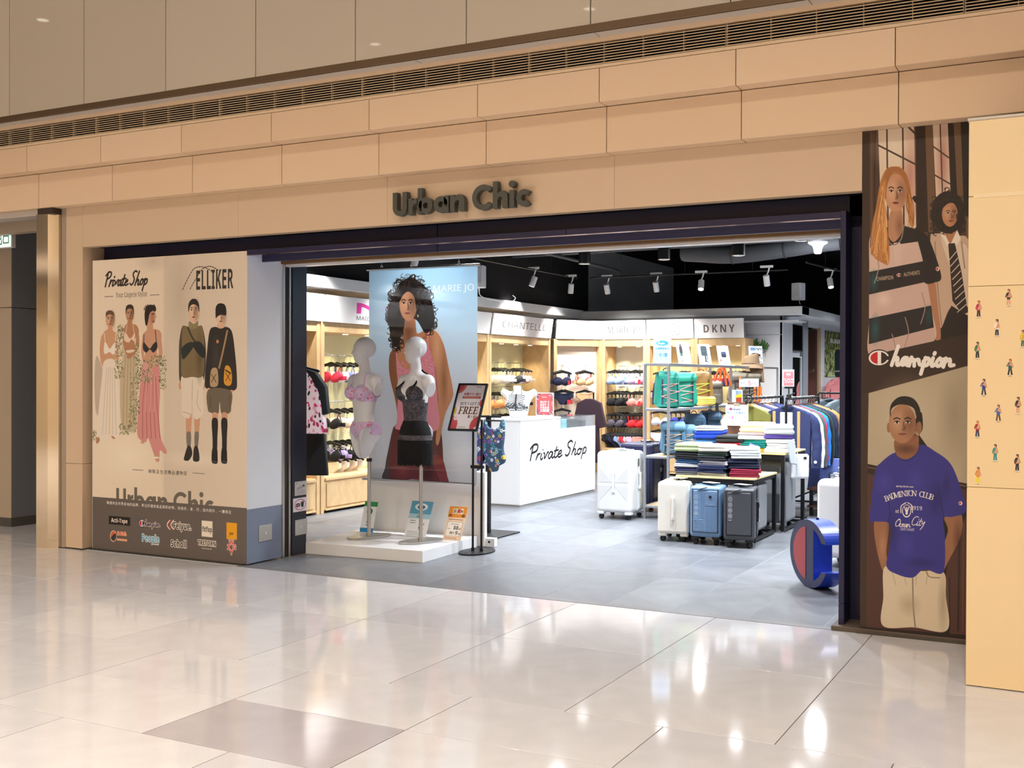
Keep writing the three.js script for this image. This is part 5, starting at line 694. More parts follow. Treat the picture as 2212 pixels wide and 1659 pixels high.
{
  const list = [[-7.7, 3.2, -5.6, 'behind the film hooks'], [-6.42, 3.2, -7.15, 'above the left track spots'], [-5.22, 3.2, -7.1, 'between the two middle track spots'], [-4.18, 3.2, -7.05, 'above the tallest lit bay'], [-3.12, 3.22, -6.0, 'beside the mushroom lamp'],
    [-5.6, 3.2, -2.4], [-4.2, 3.2, -2.4], [-2.8, 3.2, -2.4], [-1.2, 3.2, -2.6], [-5.6, 3.2, -4.6], [-4.2, 3.2, -4.6], [-2.6, 3.2, -4.4], [-1.0, 3.2, -4.6], [-1.6, 3.2, -7.2], [-2.6, 3.2, -9.6], [-1.0, 3.2, -9.6], [-2.8, 3.2, -12.4], [-2.6, 3.2, -15]];
  let first = null;
  for (const [x, y, z, where] of list) {
    const label = where ? `black cylinder downlight under the ceiling ${where}` : 'black cylinder downlight out of sight above the door track';
    if (!first) { first = thing('downlight', label, 'downlight', [x, y, z], 0, 'black cylinder downlights'); mesh('housing', lathe([[0.001, 0.42], [0.085, 0.42], [0.085, 0.0], [0.078, 0], [0.07, 0.03], [0.001, 0.03]], 24), paint('#0d0e12', 0.4), first); mesh('trim_ring', new THREE.TorusGeometry(0.08, 0.006, 8, 28).rotateX(Math.PI / 2), mChrome, first); mesh('lens', cyl(0.066, 0.006, 0, 0.022, 0, 22), glow(C(1, 0.99, 0.97), 4), first); mesh('stem', rod([0, 0.42, 0], [0, 0.9, 0], 0.01), mBlackPlastic, first); } else dup(first, [x, y, z], 0, label, 'black cylinder downlights');
    spot(x, y - 0.02, z, x, 0, z, SHOP, SHOP_SPOT, 1.3, 1, 4);
  }
  const m = thing('mushroom_lamp', 'white mushroom shaped lamp hanging by a wire near the door post', 'pendant lamp', [-3.41, 3.3, -8.2]);
  mesh('shade', lathe([[0.001, 0], [0.035, 0.0], [0.05, 0.012], [0.056, 0.06], [0.075, 0.11], [0.12, 0.135], [0.135, 0.15], [0.13, 0.165], [0.06, 0.18], [0.001, 0.182]], 30), glow(C(0.92, 0.96, 1), 0.55), m); mesh('socket', cyl(0.022, 0.07, 0, 0.215, 0), mBlackPlastic, m); mesh('wire', tube([[0, 0.25, 0], [-0.02, 0.45, 0], [0.02, 0.62, 0.01], [0, 0.8, 0]], 0.005), mBlackPlastic, m);
  { const l = new THREE.PointLight(SHOP, 2.2, 0, 2); l.position.set(-3.41, 3.24, -8.2); l.castShadow = true; l.shadow.radius = 5; scene.add(l); }
  const sp = (pos, label, turn) => { const t = thing('wall_speaker', label, 'speaker', pos, turn); mesh('cabinet', rbox(0.17, 0.28, 0.15, 0.012), mWhiteGloss, t); mesh('grille', rbox(0.14, 0.2, 0.01, 0.004, 0, 0.02, 0.074), paint('#c9ccd2', 0.7), t); mesh('bracket', [rod([0, 0, -0.07], [0, 0.05, -0.16], 0.012), rod([0, -0.1, 0], [0, -0.2, -0.05], 0.006)], mWhiteGloss, t); return t; };
  sp([-4.29, 2.99, -10.8], 'white box speaker on the dark wall near the fitting rooms', -0.35); sp([-6.92, 2.86, -5.0], 'white box with a hanging cable beside the film top', 0.2);
  const cable = tube([[-6.9, 2.74, -5.0], [-6.88, 2.62, -5.0], [-6.7, 2.56, -5.05], [-6.52, 2.54, -5.1], [-6.44, 2.58, -5.1], [-6.48, 2.62, -5.1]], 0.006, 40, 6); solo('white_cable', 'white looped cable below the white ceiling box', 'cable', cable, mWhiteGloss);
  const ex = thing('exit_box', 'red and white box under the ceiling beside the door track', 'exit sign', [-6.3, 3.16, -4.3]); mesh('case', rbox(0.26, 0.09, 0.07, 0.008), mWhiteGloss, ex); mesh('red_face', rbox(0.24, 0.05, 0.08, 0.008, 0.0, -0.045, 0.004), paint('#c02733', 0.5), ex);
}
// ---------------------------------------------------------------- shop: display bays along the walls
const mNiche = std({ color: H('#d9d3a8'), roughness: 0.6 }), mOakPale = std({ map: lightWood, color: H('#f4e9d6'), roughness: 0.5 });
function bay(pos, turn, w, label, o = {}) {                             // local: x along the wall, front face at z = 0
  const t = thing('display_bay', label, 'display shelf', pos, turn, undefined), d = o.depth || 0.5, p = 0.06, top = 2.235, h0 = 0.42, hp = 2.12;
  mesh('side_panel', uvBox(rbx(0, p, 0, top, -d, 0)), mOakPale, t); mesh('side_panel', uvBox(rbx(w - p, w, 0, top, -d, 0)), mOakPale, t);
  mesh('header', uvBox(rbx(p, w - p, hp, top, -d, -0.01)), mOakPale, t); mesh('back_panel', bx(p, w - p, h0, hp, -d, -d + 0.02), o.backMat || mNiche, t);
  if (!o.flatPanel) {
    mesh('base', uvBox(rbx(p, w - p, 0.03, h0, -d, -0.012)), mOakPale, t);
    const dr = mesh('drawer_front', uvBox(rbx(p + 0.05, w - p - 0.05, 0.07, 0.345, -0.012, 0.004, 0.004)), mOakPale, t); mesh('moulding', [rbx(p + 0.02, w - p - 0.02, 0.38, 0.41, -0.012, 0.012), rbx(p + 0.02, w - p - 0.02, 0.03, 0.05, -0.012, 0.012)], mOakPale, t);
    const n = o.lamps || 3; for (let i = 0; i < n; i++) { const x = p + (w - 2 * p) * (i + 0.5) / n; mesh('spot_disc', cyl(0.035, 0.006, x, hp - 0.002, -d * 0.45, 20), glow(C(1, 0.95, 0.78), 5), t); const q = V(x, hp - 0.02, -d * 0.45).applyAxisAngle(V(0, 1, 0), turn).add(V(...pos)), g = V(x, 0.4, -d * 0.75).applyAxisAngle(V(0, 1, 0), turn).add(V(...pos)); spot(q.x, q.y, q.z, g.x, g.y, g.z, NICHE, NICHE_SPOT * (o.bright || 1), 0.85, 0.8, 2); }
    for (const y of o.rails || []) { const geos = []; for (const s of [0, 1]) { const xa = p + 0.1 + s * (w / 2 - 0.05), xb = xa + w / 2 - 0.28; geos.push(rod([xa, y, -d + 0.16], [xb, y, -d + 0.16], 0.009), rod([xa, y, -d + 0.02], [xa, y, -d + 0.16], 0.007), rod([xb, y, -d + 0.02], [xb, y, -d + 0.16], 0.007)); } t.add(mesh('rail', geos, mChrome)); }
  }
  return t;
}
function brandBoard(pos, turn, w, label, draw, tilt = 0.14) {            // tilted white name board above a bay
  const map = canvas(640, 200, (x, W, Hh) => { x.fillStyle = '#f6f4f5'; x.fillRect(0, 0, W, Hh); draw(x, W, Hh); }), t = thing('brand_board', label, 'sign', pos, turn);
  const g = uvPlane(rbox(w, 0.315, 0.02, 0.003), -w / 2, w / 2, -0.157, 0.157).rotateX(tilt).translate(w / 2, 0.155, 0.02);
  mesh('board', g, std({ map, roughness: 0.4 }), t); mesh('bracket', [rbx(0.02, 0.05, 0.0, 0.3, -0.06, 0.0), rbx(w - 0.05, w - 0.02, 0.0, 0.3, -0.06, 0.0)], mWhiteMatt, t); return t;
}
{
  const L = Math.PI / 2, z0 = -1.18;                                      // left wall, bays face +x; local x runs towards the viewer's far end
  const at = (z) => [-8.0, 0, z];
  // bays placed by their far edge: local +x turned by +90 degrees runs towards -z
  bay(at(-1.2), L, 2.0, 'oak display bay at the door end of the left wall, mostly behind the shutter', { rails: [1.86], lamps: 2 });
  bay(at(-3.22), L, 2.02, 'oak display bay with lit yellow back behind the mannequins', { rails: [1.86, 1.29, 0.72], lamps: 4 });
  bay(at(-5.24), L, 2.01, 'oak display bay hidden behind the hanging film', { rails: [1.84, 1.3], lamps: 3 });
  bay(at(-7.26), L, 2.07, 'oak display bay with lit yellow back behind the counter bust', { rails: [1.83, 1.45, 1.1], lamps: 4 });
  const ang = 0.92; bay([-7.98, 0, -9.42], ang, 0.92, 'plain cream angled corner panel with two columns of hooks', { flatPanel: true, depth: 0.12, backMat: std({ color: H('#e9dccb'), roughness: 0.55 }) });
  bay([-7.42, 0, -10.12], 0, 0.80, 'narrow bright oak bay filled with four rows of lingerie, right of the corner panel', { rails: [1.80, 1.44, 1.08], lamps: 2, bright: 1.6, backMat: std({ color: H('#eef0e6'), roughness: 0.5 }) });
  bay([-6.62, 0, -10.12], 0, 0.82, 'oak bay behind the green rucksacks', { rails: [1.80, 1.44, 1.08], lamps: 3 });
  bay([-5.80, 0, -10.12], 0, 0.84, 'oak bay at the right end of the back wall, behind the brown hat', { rails: [1.80, 1.44, 1.08], lamps: 3 });
  const serif = { font: 'serif' };
  brandBoard([-7.99, 2.24, -1.22], L, 1.98, 'white name board over the door end bay of the left wall', () => {});
  brandBoard([-7.99, 2.24, -3.24], L, 1.98, 'white name board with pink wave emblem above the mannequins', (x) => { x.fillStyle = '#e83aa8'; x.beginPath(); x.moveTo(196, 36); x.lineTo(226, 36); x.quadraticCurveTo(290, 50, 330, 96); x.quadraticCurveTo(360, 46, 420, 36); x.lineTo(420, 60); x.quadraticCurveTo(370, 70, 336, 118); x.lineTo(316, 118); x.quadraticCurveTo(276, 72, 230, 64); x.lineTo(230, 118); x.lineTo(200, 118); x.fill(); type(x, 'MAIDENFORM', 330, 168, 42, '#3c3a46', { width: 260, bold: false }); });
  brandBoard([-7.99, 2.24, -5.26], L, 1.96, 'white name board with pale lettering behind the hanging film', (x) => type(x, 'Aubade', 340, 140, 120, '#6d7486', { ...serif, width: 330 }));
  brandBoard([-7.99, 2.24, -7.28], L, 2.03, 'white name board with dark capitals over the bay behind the counter bust', (x) => { type(x, 'CHANTELLE', 330, 128, 92, '#4c4a4e', { width: 480 }); });
  brandBoard([-7.96, 2.24, -9.44], ang, 0.88, 'white name board with faint handwriting on the angled corner', (x) => { script(x, 'Private', 190, 96, 70, '#b9c4b4', 5, 0.2, 0.95); script(x, 'Shop', 240, 176, 70, '#b9c4b4', 5, 0.2, 0.95); });
  brandBoard([-7.4, 2.24, -10.12], 0, 0.77, 'white name board with thin capitals over the narrow bright bay', (x) => type(x, 'MARIE JO', 320, 130, 92, '#4a4a50', { ...serif, width: 500 }));
  brandBoard([-6.61, 2.24, -10.12], 0, 0.80, 'white name board with two short lines of black capitals', (x) => { type(x, 'PRIMA', 360, 88, 64, '#2e2e33', { width: 210, spacing: 4 }); type(x, 'DONNA', 350, 170, 64, '#2e2e33', { width: 236, spacing: 4 }); });
  brandBoard([-5.79, 2.24, -10.12], 0, 0.81, 'white name board with four bold brown capitals', (x) => { type(x, 'DKNY', 330, 142, 110, '#6c5c5c', { bold: true, width: 440, spacing: 22 }); });
}

// ---------------------------------------------------------------- platform with mannequins, film and small signs
{
  const t = thing('display_platform', 'low white display platform under the two mannequins with a half height back board', 'platform', [0, 0, 0]);
  const s = new THREE.Shape(); [[-6.326, -0.82], [-5.14, -0.905], [-5.18, -2.02], [-6.43, -1.88]].forEach(([x, z], i) => (i ? s.lineTo(x, -z) : s.moveTo(x, -z)));
  mesh('deck', ext(s, 0.099, 0.002).rotateX(-Math.PI / 2).translate(0, 0.002, 0), mWhiteGloss, t);
  mesh('back_board', rbox(1.235, 0.70, 0.06, 0.004, 0, 0, 0).rotateY(0.1).translate(-5.72, 0.35 + 0.006, -1.90), std({ color: H('#e6e1dc'), roughness: 0.5 }), t);
}
const mSkin = phy({ color: C(0.74, 0.74, 0.76), roughness: 0.42, clearcoat: 0.15, clearcoatRoughness: 0.3 });
let headYaw = 0;
function torso(x, y, z) {                                                // feet end at thigh cut y = .72, top of head 1.86; faces +z
  const ax = Math.abs(x);
  let d = sdE(x, y, z, 0, 1.36, -0.005, 0.142, 0.175, 0.098);
  d = smin(d, sdE(x, y, z, 0, 1.24, 0.0, 0.125, 0.13, 0.085), 0.05); d = smin(d, sdE(x, y, z, 0, 1.15, 0.0, 0.108, 0.10, 0.078), 0.05); d = smin(d, sdE(x, y, z, 0, 1.0, -0.005, 0.155, 0.125, 0.1), 0.06);
  d = smin(d, sdE(ax, y, z, 0.075, 0.965, -0.062, 0.085, 0.09, 0.07), 0.04);
  d = smin(d, sdC(ax, y, z, [0.088, 0.96, 0], [0.116, 0.62, 0.012], 0.093, 0.08), 0.025);
  d = smin(d, sdE(ax, y, z, 0.078, 1.345, 0.082, 0.063, 0.062, 0.062), 0.035);
  d = smin(d, sdC(ax, y, z, [0.03, 1.485, -0.02], [0.175, 1.455, -0.012], 0.05, 0.054), 0.05);
  d = smin(d, sdC(ax, y, z, [0.175, 1.455, -0.012], [0.235, 1.35, -0.005], 0.054, 0.05), 0.03);
  d = smin(d, sdC(x, y, z, [0, 1.46, -0.02], [0, 1.63, 0.0], 0.056, 0.048), 0.035);
  d = Math.max(d, ax * 0.82 + (y - 1.42) * -0.25 - 0.196);               // arm stumps cut flat
  d = smax(d, 0.725 - y, 0.004);
  if (y > 1.5) {
    const c = Math.cos(headYaw), sn = Math.sin(headYaw), hx = x * c - z * sn; z = x * sn + z * c; x = hx; const ax = Math.abs(x);
    let h = sdE(x, y, z, 0, 1.765, -0.008, 0.079, 0.099, 0.106); h = smin(h, sdE(x, y, z, 0, 1.69, 0.035, 0.055, 0.075, 0.06), 0.04); h = smin(h, sdE(x, y, z, 0, 1.655, 0.058, 0.026, 0.024, 0.024), 0.03);
    h = smin(h, sdC(x, y, z, [0, 1.755, 0.088], [0, 1.712, 0.108], 0.007, 0.013), 0.014); h = smin(h, sdE(x, y, z, 0, 1.685, 0.088, 0.02, 0.008, 0.01), 0.012); h = smin(h, sdE(ax, y, z, 0.03, 1.735, 0.078, 0.02, 0.012, 0.008), 0.02);
    h = smin(h, sdE(ax, y, z, 0.076, 1.725, -0.002, 0.008, 0.032, 0.018), 0.01);
    d = smin(d, h, 0.025);
  }
  return d;
}
const bodies = [-0.42, -0.1].map((a) => { headYaw = a; return sdfMesh(torso, [-0.27, 0.70, -0.2], [0.27, 1.9, 0.2], 120); });
const garmentUV = (g) => { g = flat(g); const p = g.attributes.position, uv = new Float32Array(p.count * 2); for (let i = 0; i < p.count; i++) { uv[2 * i] = Math.atan2(p.getX(i), p.getZ(i)) * 0.16 * 4 + 0.5; uv[2 * i + 1] = p.getY(i) * 4; } g.setAttribute('uv', new THREE.BufferAttribute(uv, 2)); return g; };
const roses = canvas(512, 512, (x, w, h) => { reseed(81); x.fillStyle = '#d9bfe2'; x.fillRect(0, 0, w, h); for (let k = 0; k < 26; k++) { const a = rr(0, w), b = rr(0, h), r = rr(12, 34); for (let i = 0; i < 6; i++) { x.fillStyle = pick(['#f0718a', '#e8506e', '#f59aa8', '#f7b7be']); x.globalAlpha = 0.8; x.beginPath(); x.ellipse(a + rr(-r, r) * 0.6, b + rr(-r, r) * 0.6, r * rr(0.3, 0.6), r * rr(0.25, 0.5), rr(0, 3), 0, 7); x.fill(); } x.strokeStyle = '#d8405e'; x.lineWidth = 2.5; x.beginPath(); x.arc(a, b, r * 0.4, 0, 5); x.stroke(); } x.globalAlpha = 1; x.strokeStyle = '#c2a6d2'; x.lineWidth = 2; for (let k = 0; k < 40; k++) { x.beginPath(); x.arc(rr(0, w), rr(0, h), rr(6, 16), 0, 4); x.stroke(); } });
const lace = canvas(512, 512, (x, w, h) => { reseed(83); x.fillStyle = '#5d5860'; x.fillRect(0, 0, w, h); x.strokeStyle = '#0b0a0c'; for (let k = 0; k < 520; k++) { x.lineWidth = rr(2, 7); const a = rr(0, w), b = rr(0, h); x.beginPath(); x.arc(a, b, rr(6, 22), rr(0, 6), rr(2, 8)); x.stroke(); } x.fillStyle = '#0b0a0c'; for (let k = 0; k < 130; k++) { x.beginPath(); x.ellipse(rr(0, w), rr(0, h), rr(4, 12), rr(3, 7), rr(0, 3), 0, 7); x.fill(); } });
for (const t of [roses, lace]) { t.wrapS = t.wrapT = THREE.RepeatWrapping; }
const mRoses = phy({ map: roses, roughness: 0.6, sheen: 0.5, sheenColor: H('#e0d0ee') }), mLace = std({ map: lace, roughness: 0.8 }), mBlackCloth = cloth('#0c0c0f'), mLilac = cloth('#cdb6dc');
function mannequinStand(t, legX) {                                       // steel pole from one thigh to a flat oval foot
  mesh('pole', [cyl(0.017, 0.70, legX, 0.362, 0.012, 18), cyl(0.028, 0.03, legX, 0.022, 0.012, 20)], mSteel, t);
  mesh('base_plate', new THREE.CylinderGeometry(1, 1.0, 0.014, 48).scale(0.12, 1, 0.235).translate(legX, 0.008, 0.012), mSteel, t);
  mesh('pole_socket', cyl(0.026, 0.03, legX, 0.72, 0.012, 16), mBlackPlastic, t);
}
{
  const t = thing('mannequin', 'white bald mannequin torso in a lilac bra and briefs with red roses', 'mannequin', [-6.113, 0.105, -1.408], -0.35);
  mesh('body', bodies[0], mSkin, t); mannequinStand(t, 0.107);
  const bra = sdfMesh((x, y, z) => {
    const ax = Math.abs(x), shell = torso(x, y, z) - 0.007; if (shell > 0.03) return shell;
    const cup = Math.min(sdE(ax, y, z, 0.08, 1.342, 0.09, 0.086, 0.07, 0.09), Math.max(Math.abs(y - 1.285) - 0.02, 0.02 - ax * 0.2)), band = Math.max(Math.abs(y - (1.31 - 0.0)) - 0.035 + ax * 0.02, z - 0.06, 0.08 - ax), strap = Math.max(Math.abs(ax - lerp(0.105, 0.088, clamp((y - 1.38) / 0.1))) - 0.0075, 1.33 - y, Math.abs(y - 1.44) - 0.12);
    return Math.max(shell, Math.min(cup, band, strap), y - 1.53, -torso(x, y, z) - 0.01);
  }, [-0.22, 1.22, -0.2], [0.22, 1.54, 0.2], 96);
  mesh('bra', garmentUV(bra), mRoses, t);
  const br = sdfMesh((x, y, z) => { const ax = Math.abs(x), shell = torso(x, y, z) - 0.006; if (shell > 0.03) return shell; const leg = 0.925 + Math.max(0, ax - 0.018) * (z > 0 ? 0.95 : 0.35); return Math.max(shell, leg - y, y - (1.065 + ax * 0.1), -torso(x, y, z) - 0.01); }, [-0.22, 0.9, -0.2], [0.22, 1.12, 0.2], 80);
  mesh('briefs', garmentUV(br), mRoses, t);
}
{
  const t = thing('mannequin', 'white bald mannequin torso in a black lace halter dress with fringed skirt', 'mannequin', [-5.534, 0.105, -1.396], -0.35);
  mesh('body', bodies[1], mSkin, t); mannequinStand(t, 0.107);
  const bod = sdfMesh((x, y, z) => {
    const ax = Math.abs(x), q = torso(x, y, z), shell = q - 0.008; if (shell > 0.03) return shell;
    const neck = (y - 1.29) * 0.55 - ax * 0.98 + 0.0, body = Math.max(y - 1.29 - (z < 0 ? -0.03 : 0), 1.085 - y), cup = Math.max(sdE(ax, y, z, 0.09, 1.33, 0.09, 0.075, 0.085, 0.1), neck, -z + 0.01);
    return Math.max(shell, Math.min(body, cup), -q - 0.01);
  }, [-0.22, 1.05, -0.2], [0.22, 1.46, 0.2], 100);
  mesh('lace_bodice', garmentUV(bod), mLace, t);
  mesh('halter_strap', [-1, 1].map((s) => tube([[s * 0.105, 1.385, 0.138], [s * 0.098, 1.43, 0.075], [s * 0.08, 1.475, 0.036], [s * 0.056, 1.52, 0.012], [s * 0.045, 1.545, -0.02], [s * 0.012, 1.55, -0.055]], 0.0085, 24, 6)), mBlackCloth, t);
  mesh('halter_bow', [ell(0.016, 0.013, 0.012, 0.05, 1.55, -0.04), rod([0.05, 1.55, -0.04], [0.11, 1.52, -0.06], 0.006, 6), rod([0.05, 1.55, -0.04], [0.085, 1.50, -0.065], 0.006, 6)], mBlackCloth, t);
  mesh('choker_bib', warp(new THREE.SphereGeometry(1, 20, 14), (v) => { v.set(v.x * 0.035, 1.468 + v.y * 0.038, 0.052 + v.z * 0.016 - v.y * 0.012); }), mBlackCloth, t);
  mesh('price_tag', [rbox(0.05, 0.045, 0.003, 0.001, 0, 0, 0).rotateZ(0.12).translate(0.045, 1.48, 0.075), rbox(0.026, 0.04, 0.003, 0.001, 0, 0, 0).rotateZ(-0.2).translate(0.078, 1.475, 0.06)], mWhiteMatt, t);
  reseed(91); const strands = [];
  for (let i = 0; i < 190; i++) { const a = (i / 190) * Math.PI * 2, x = Math.cos(a) * 0.188, z = Math.sin(a) * 0.134; strands.push(rod([x, 0.92, z], [x * rr(0.97, 1.03), 0.695 + rr(-0.012, 0.012), z * rr(0.97, 1.03)], 0.005, 4)); }
  mesh('skirt', lathe([[0.112, 1.12], [0.135, 1.08], [0.16, 1.03], [0.176, 0.97], [0.183, 0.90], [0.18, 0.78], [0.176, 0.78], [0.178, 0.9]], 44).scale(1.02, 1, 0.72), mBlackCloth, t); const fr = mesh('fringe', strands, mBlackCloth, t); fr.userData.kind = 'stuff';
  mesh('lace_hem', lathe([[0.179, 0.965], [0.187, 0.93], [0.188, 0.895]], 44).scale(1.02, 1, 0.725), mLace, t);
}
{
  const t = thing('hanging_film', 'large hanging translucent film printed with a curly haired model in a pink camisole', 'hanging banner', [0, 0, 0]);
  const z = -1.775, P = (x, y) => [x, y, z];
  const sheet = uvPlane(box(1.215, 2.03, 0.0015, -5.706, 1.622, z), -6.313, -5.098, 0.607, 2.637);
  mesh('sheet', sheet, phy({ map: film, roughness: 0.9, transmission: 0.4, thickness: 0, transparent: true, opacity: 0.88, clearcoat: 0.5, clearcoatRoughness: 0.05, side: THREE.DoubleSide }), t);
  mesh('top_rail', rod(P(-6.34, 2.645), P(-5.075, 2.64), 0.012, 12), mChrome, t); mesh('bottom_rail', rod(P(-6.385, 0.60), P(-5.12, 0.605), 0.012, 12), mChrome, t);
  for (const x of [-6.17, -5.30]) { const w = mesh('hanger_wire', [rod([x, 2.655, z], [x, 4.1, z], 0.003, 6), new THREE.TorusGeometry(0.012, 0.003, 6, 14).translate(x, 2.668, z)], mChrome, t); }
  mesh('spare_hook', tube([[-5.68, 2.9, z], [-5.68, 2.78, z], [-5.665, 2.74, z], [-5.68, 2.71, z], [-5.695, 2.74, z], [-5.682, 2.78, z]], 0.004, 24, 6), mChrome, t);
}
function leanSign(pos, w, h, lean, turn, label, draw) {                  // card leaning back on a small prop
  const map = canvas(256, Math.round((256 * h) / w), draw), t = thing('leaning_sign', label, 'sign', pos, turn);
  mesh('card', uvPlane(rbox(w, h, 0.005, 0.001), -w / 2, w / 2, -h / 2, h / 2).translate(0, h / 2, 0).rotateX(-lean), std({ map, roughness: 0.35 }), t);
  mesh('prop', rod([0, h * 0.7 * Math.cos(lean), -h * 0.7 * Math.sin(lean) - 0.005], [0, 0.003, -h * 0.7 * Math.sin(lean) - 0.1], 0.004, 6), mAcrylic, t); return t;
}
const lines = (x, x0, y0, n, w, dy, col, s = 6) => { x.fillStyle = col; for (let i = 0; i < n; i++) x.fillRect(x0, y0 + i * dy, w * rr(0.6, 1), s); };
reseed(95);
leanSign([-6.22, 0.106, -1.60], 0.15, 0.30, 0.32, 0, 'narrow leaning card with green top and blue foot at the left of the platform', (x, w, h) => { x.fillStyle = '#f4f7f8'; x.fillRect(0, 0, w, h); x.fillStyle = '#2f9a55'; x.fillRect(0, 0, w, h * 0.16); x.fillStyle = '#2a7a44'; x.beginPath(); x.arc(w * 0.5, h * 0.32, w * 0.22, 0, 7); x.fill(); x.fillStyle = '#2f8fd0'; x.fillRect(0, h * 0.86, w, h * 0.14); type(x, 'S', w * 0.5, h * 0.78, 120, '#2f7fd0', { bold: true }); });
leanSign([-5.64, 0.106, -1.56], 0.235, 0.35, 0.42, 0, 'leaning card with blue picture heading behind the steel pole', (x, w, h) => { x.fillStyle = '#eef2f4'; x.fillRect(0, 0, w, h); x.fillStyle = '#5ba4c6'; x.fillRect(0, 0, w, h * 0.36); x.fillStyle = '#e9f4f8'; x.beginPath(); x.ellipse(w * 0.5, h * 0.16, w * 0.3, h * 0.1, 0, 0, 7); x.fill(); x.fillStyle = '#3a6f8c'; x.beginPath(); x.ellipse(w * 0.5, h * 0.17, w * 0.18, h * 0.06, 0, 0, 7); x.fill(); x.fillStyle = '#a8d0e0'; x.fillRect(0, h * 0.36, w, h * 0.13); type(x, 'SALE', w * 0.5, h * 0.46, 30, '#2f6f94', { bold: true }); lines(x, 30, h * 0.54, 2, 90, 24, '#5a6068'); type(x, '8', w * 0.62, h * 0.66, 54, '#3a3a44', { bold: true }); han(x, '折', w * 0.7, h * 0.6, 30, '#3a3a44'); type(x, '9', w * 0.62, h * 0.8, 54, '#3a3a44', { bold: true }); han(x, '折', w * 0.7, h * 0.74, 30, '#3a3a44'); lines(x, 24, h * 0.85, 4, 190, 16, '#9aa0a8', 5); });
leanSign([-5.24, 0.106, -1.56], 0.19, 0.32, 0.42, 0, 'leaning card with orange picture heading and two discounts', (x, w, h) => { x.fillStyle = '#f3d9bd'; x.fillRect(0, 0, w, h); x.fillStyle = '#e8932c'; x.fillRect(0, 0, w, h * 0.33); x.fillStyle = '#f7e6c8'; x.fillRect(60, 24, 150, 70); han(x, '全品', 66, 36, 46, '#3a2a20', 5); han(x, '買', 120, 28, 60, '#c8342c', 7); han(x, '質', 172, 44, 34, '#3a2a20', 4); x.fillStyle = '#7a4a30'; x.beginPath(); x.ellipse(34, 116, 22, 16, 0, 0, 7); x.ellipse(220, 116, 24, 18, 0, 0, 7); x.fill(); lines(x, 24, h * 0.38, 1, 220, 10, '#a8603a', 8); x.fillStyle = '#fbf3ea'; x.beginPath(); x.roundRect(20, h * 0.46, w - 40, h * 0.42, 12); x.fill(); x.strokeStyle = '#8a5a40'; x.lineWidth = 3; x.stroke(); lines(x, 70, h * 0.52, 1, 120, 10, '#6a5a50', 6); type(x, '88', w * 0.6, h * 0.69, 68, '#2e2a2a', { bold: true, width: 72 }); han(x, '折', w * 0.75, h * 0.62, 36, '#2e2a2a'); lines(x, 36, h * 0.66, 1, 60, 10, '#6a5a50', 5); han(x, '額外', w * 0.3, h * 0.75, 36, '#2e2a2a', 3); type(x, '9', w * 0.68, h * 0.84, 68, '#2e2a2a', { bold: true }); han(x, '折', w * 0.78, h * 0.77, 36, '#2e2a2a'); lines(x, 24, h * 0.92, 2, 200, 16, '#b0623a', 6); });
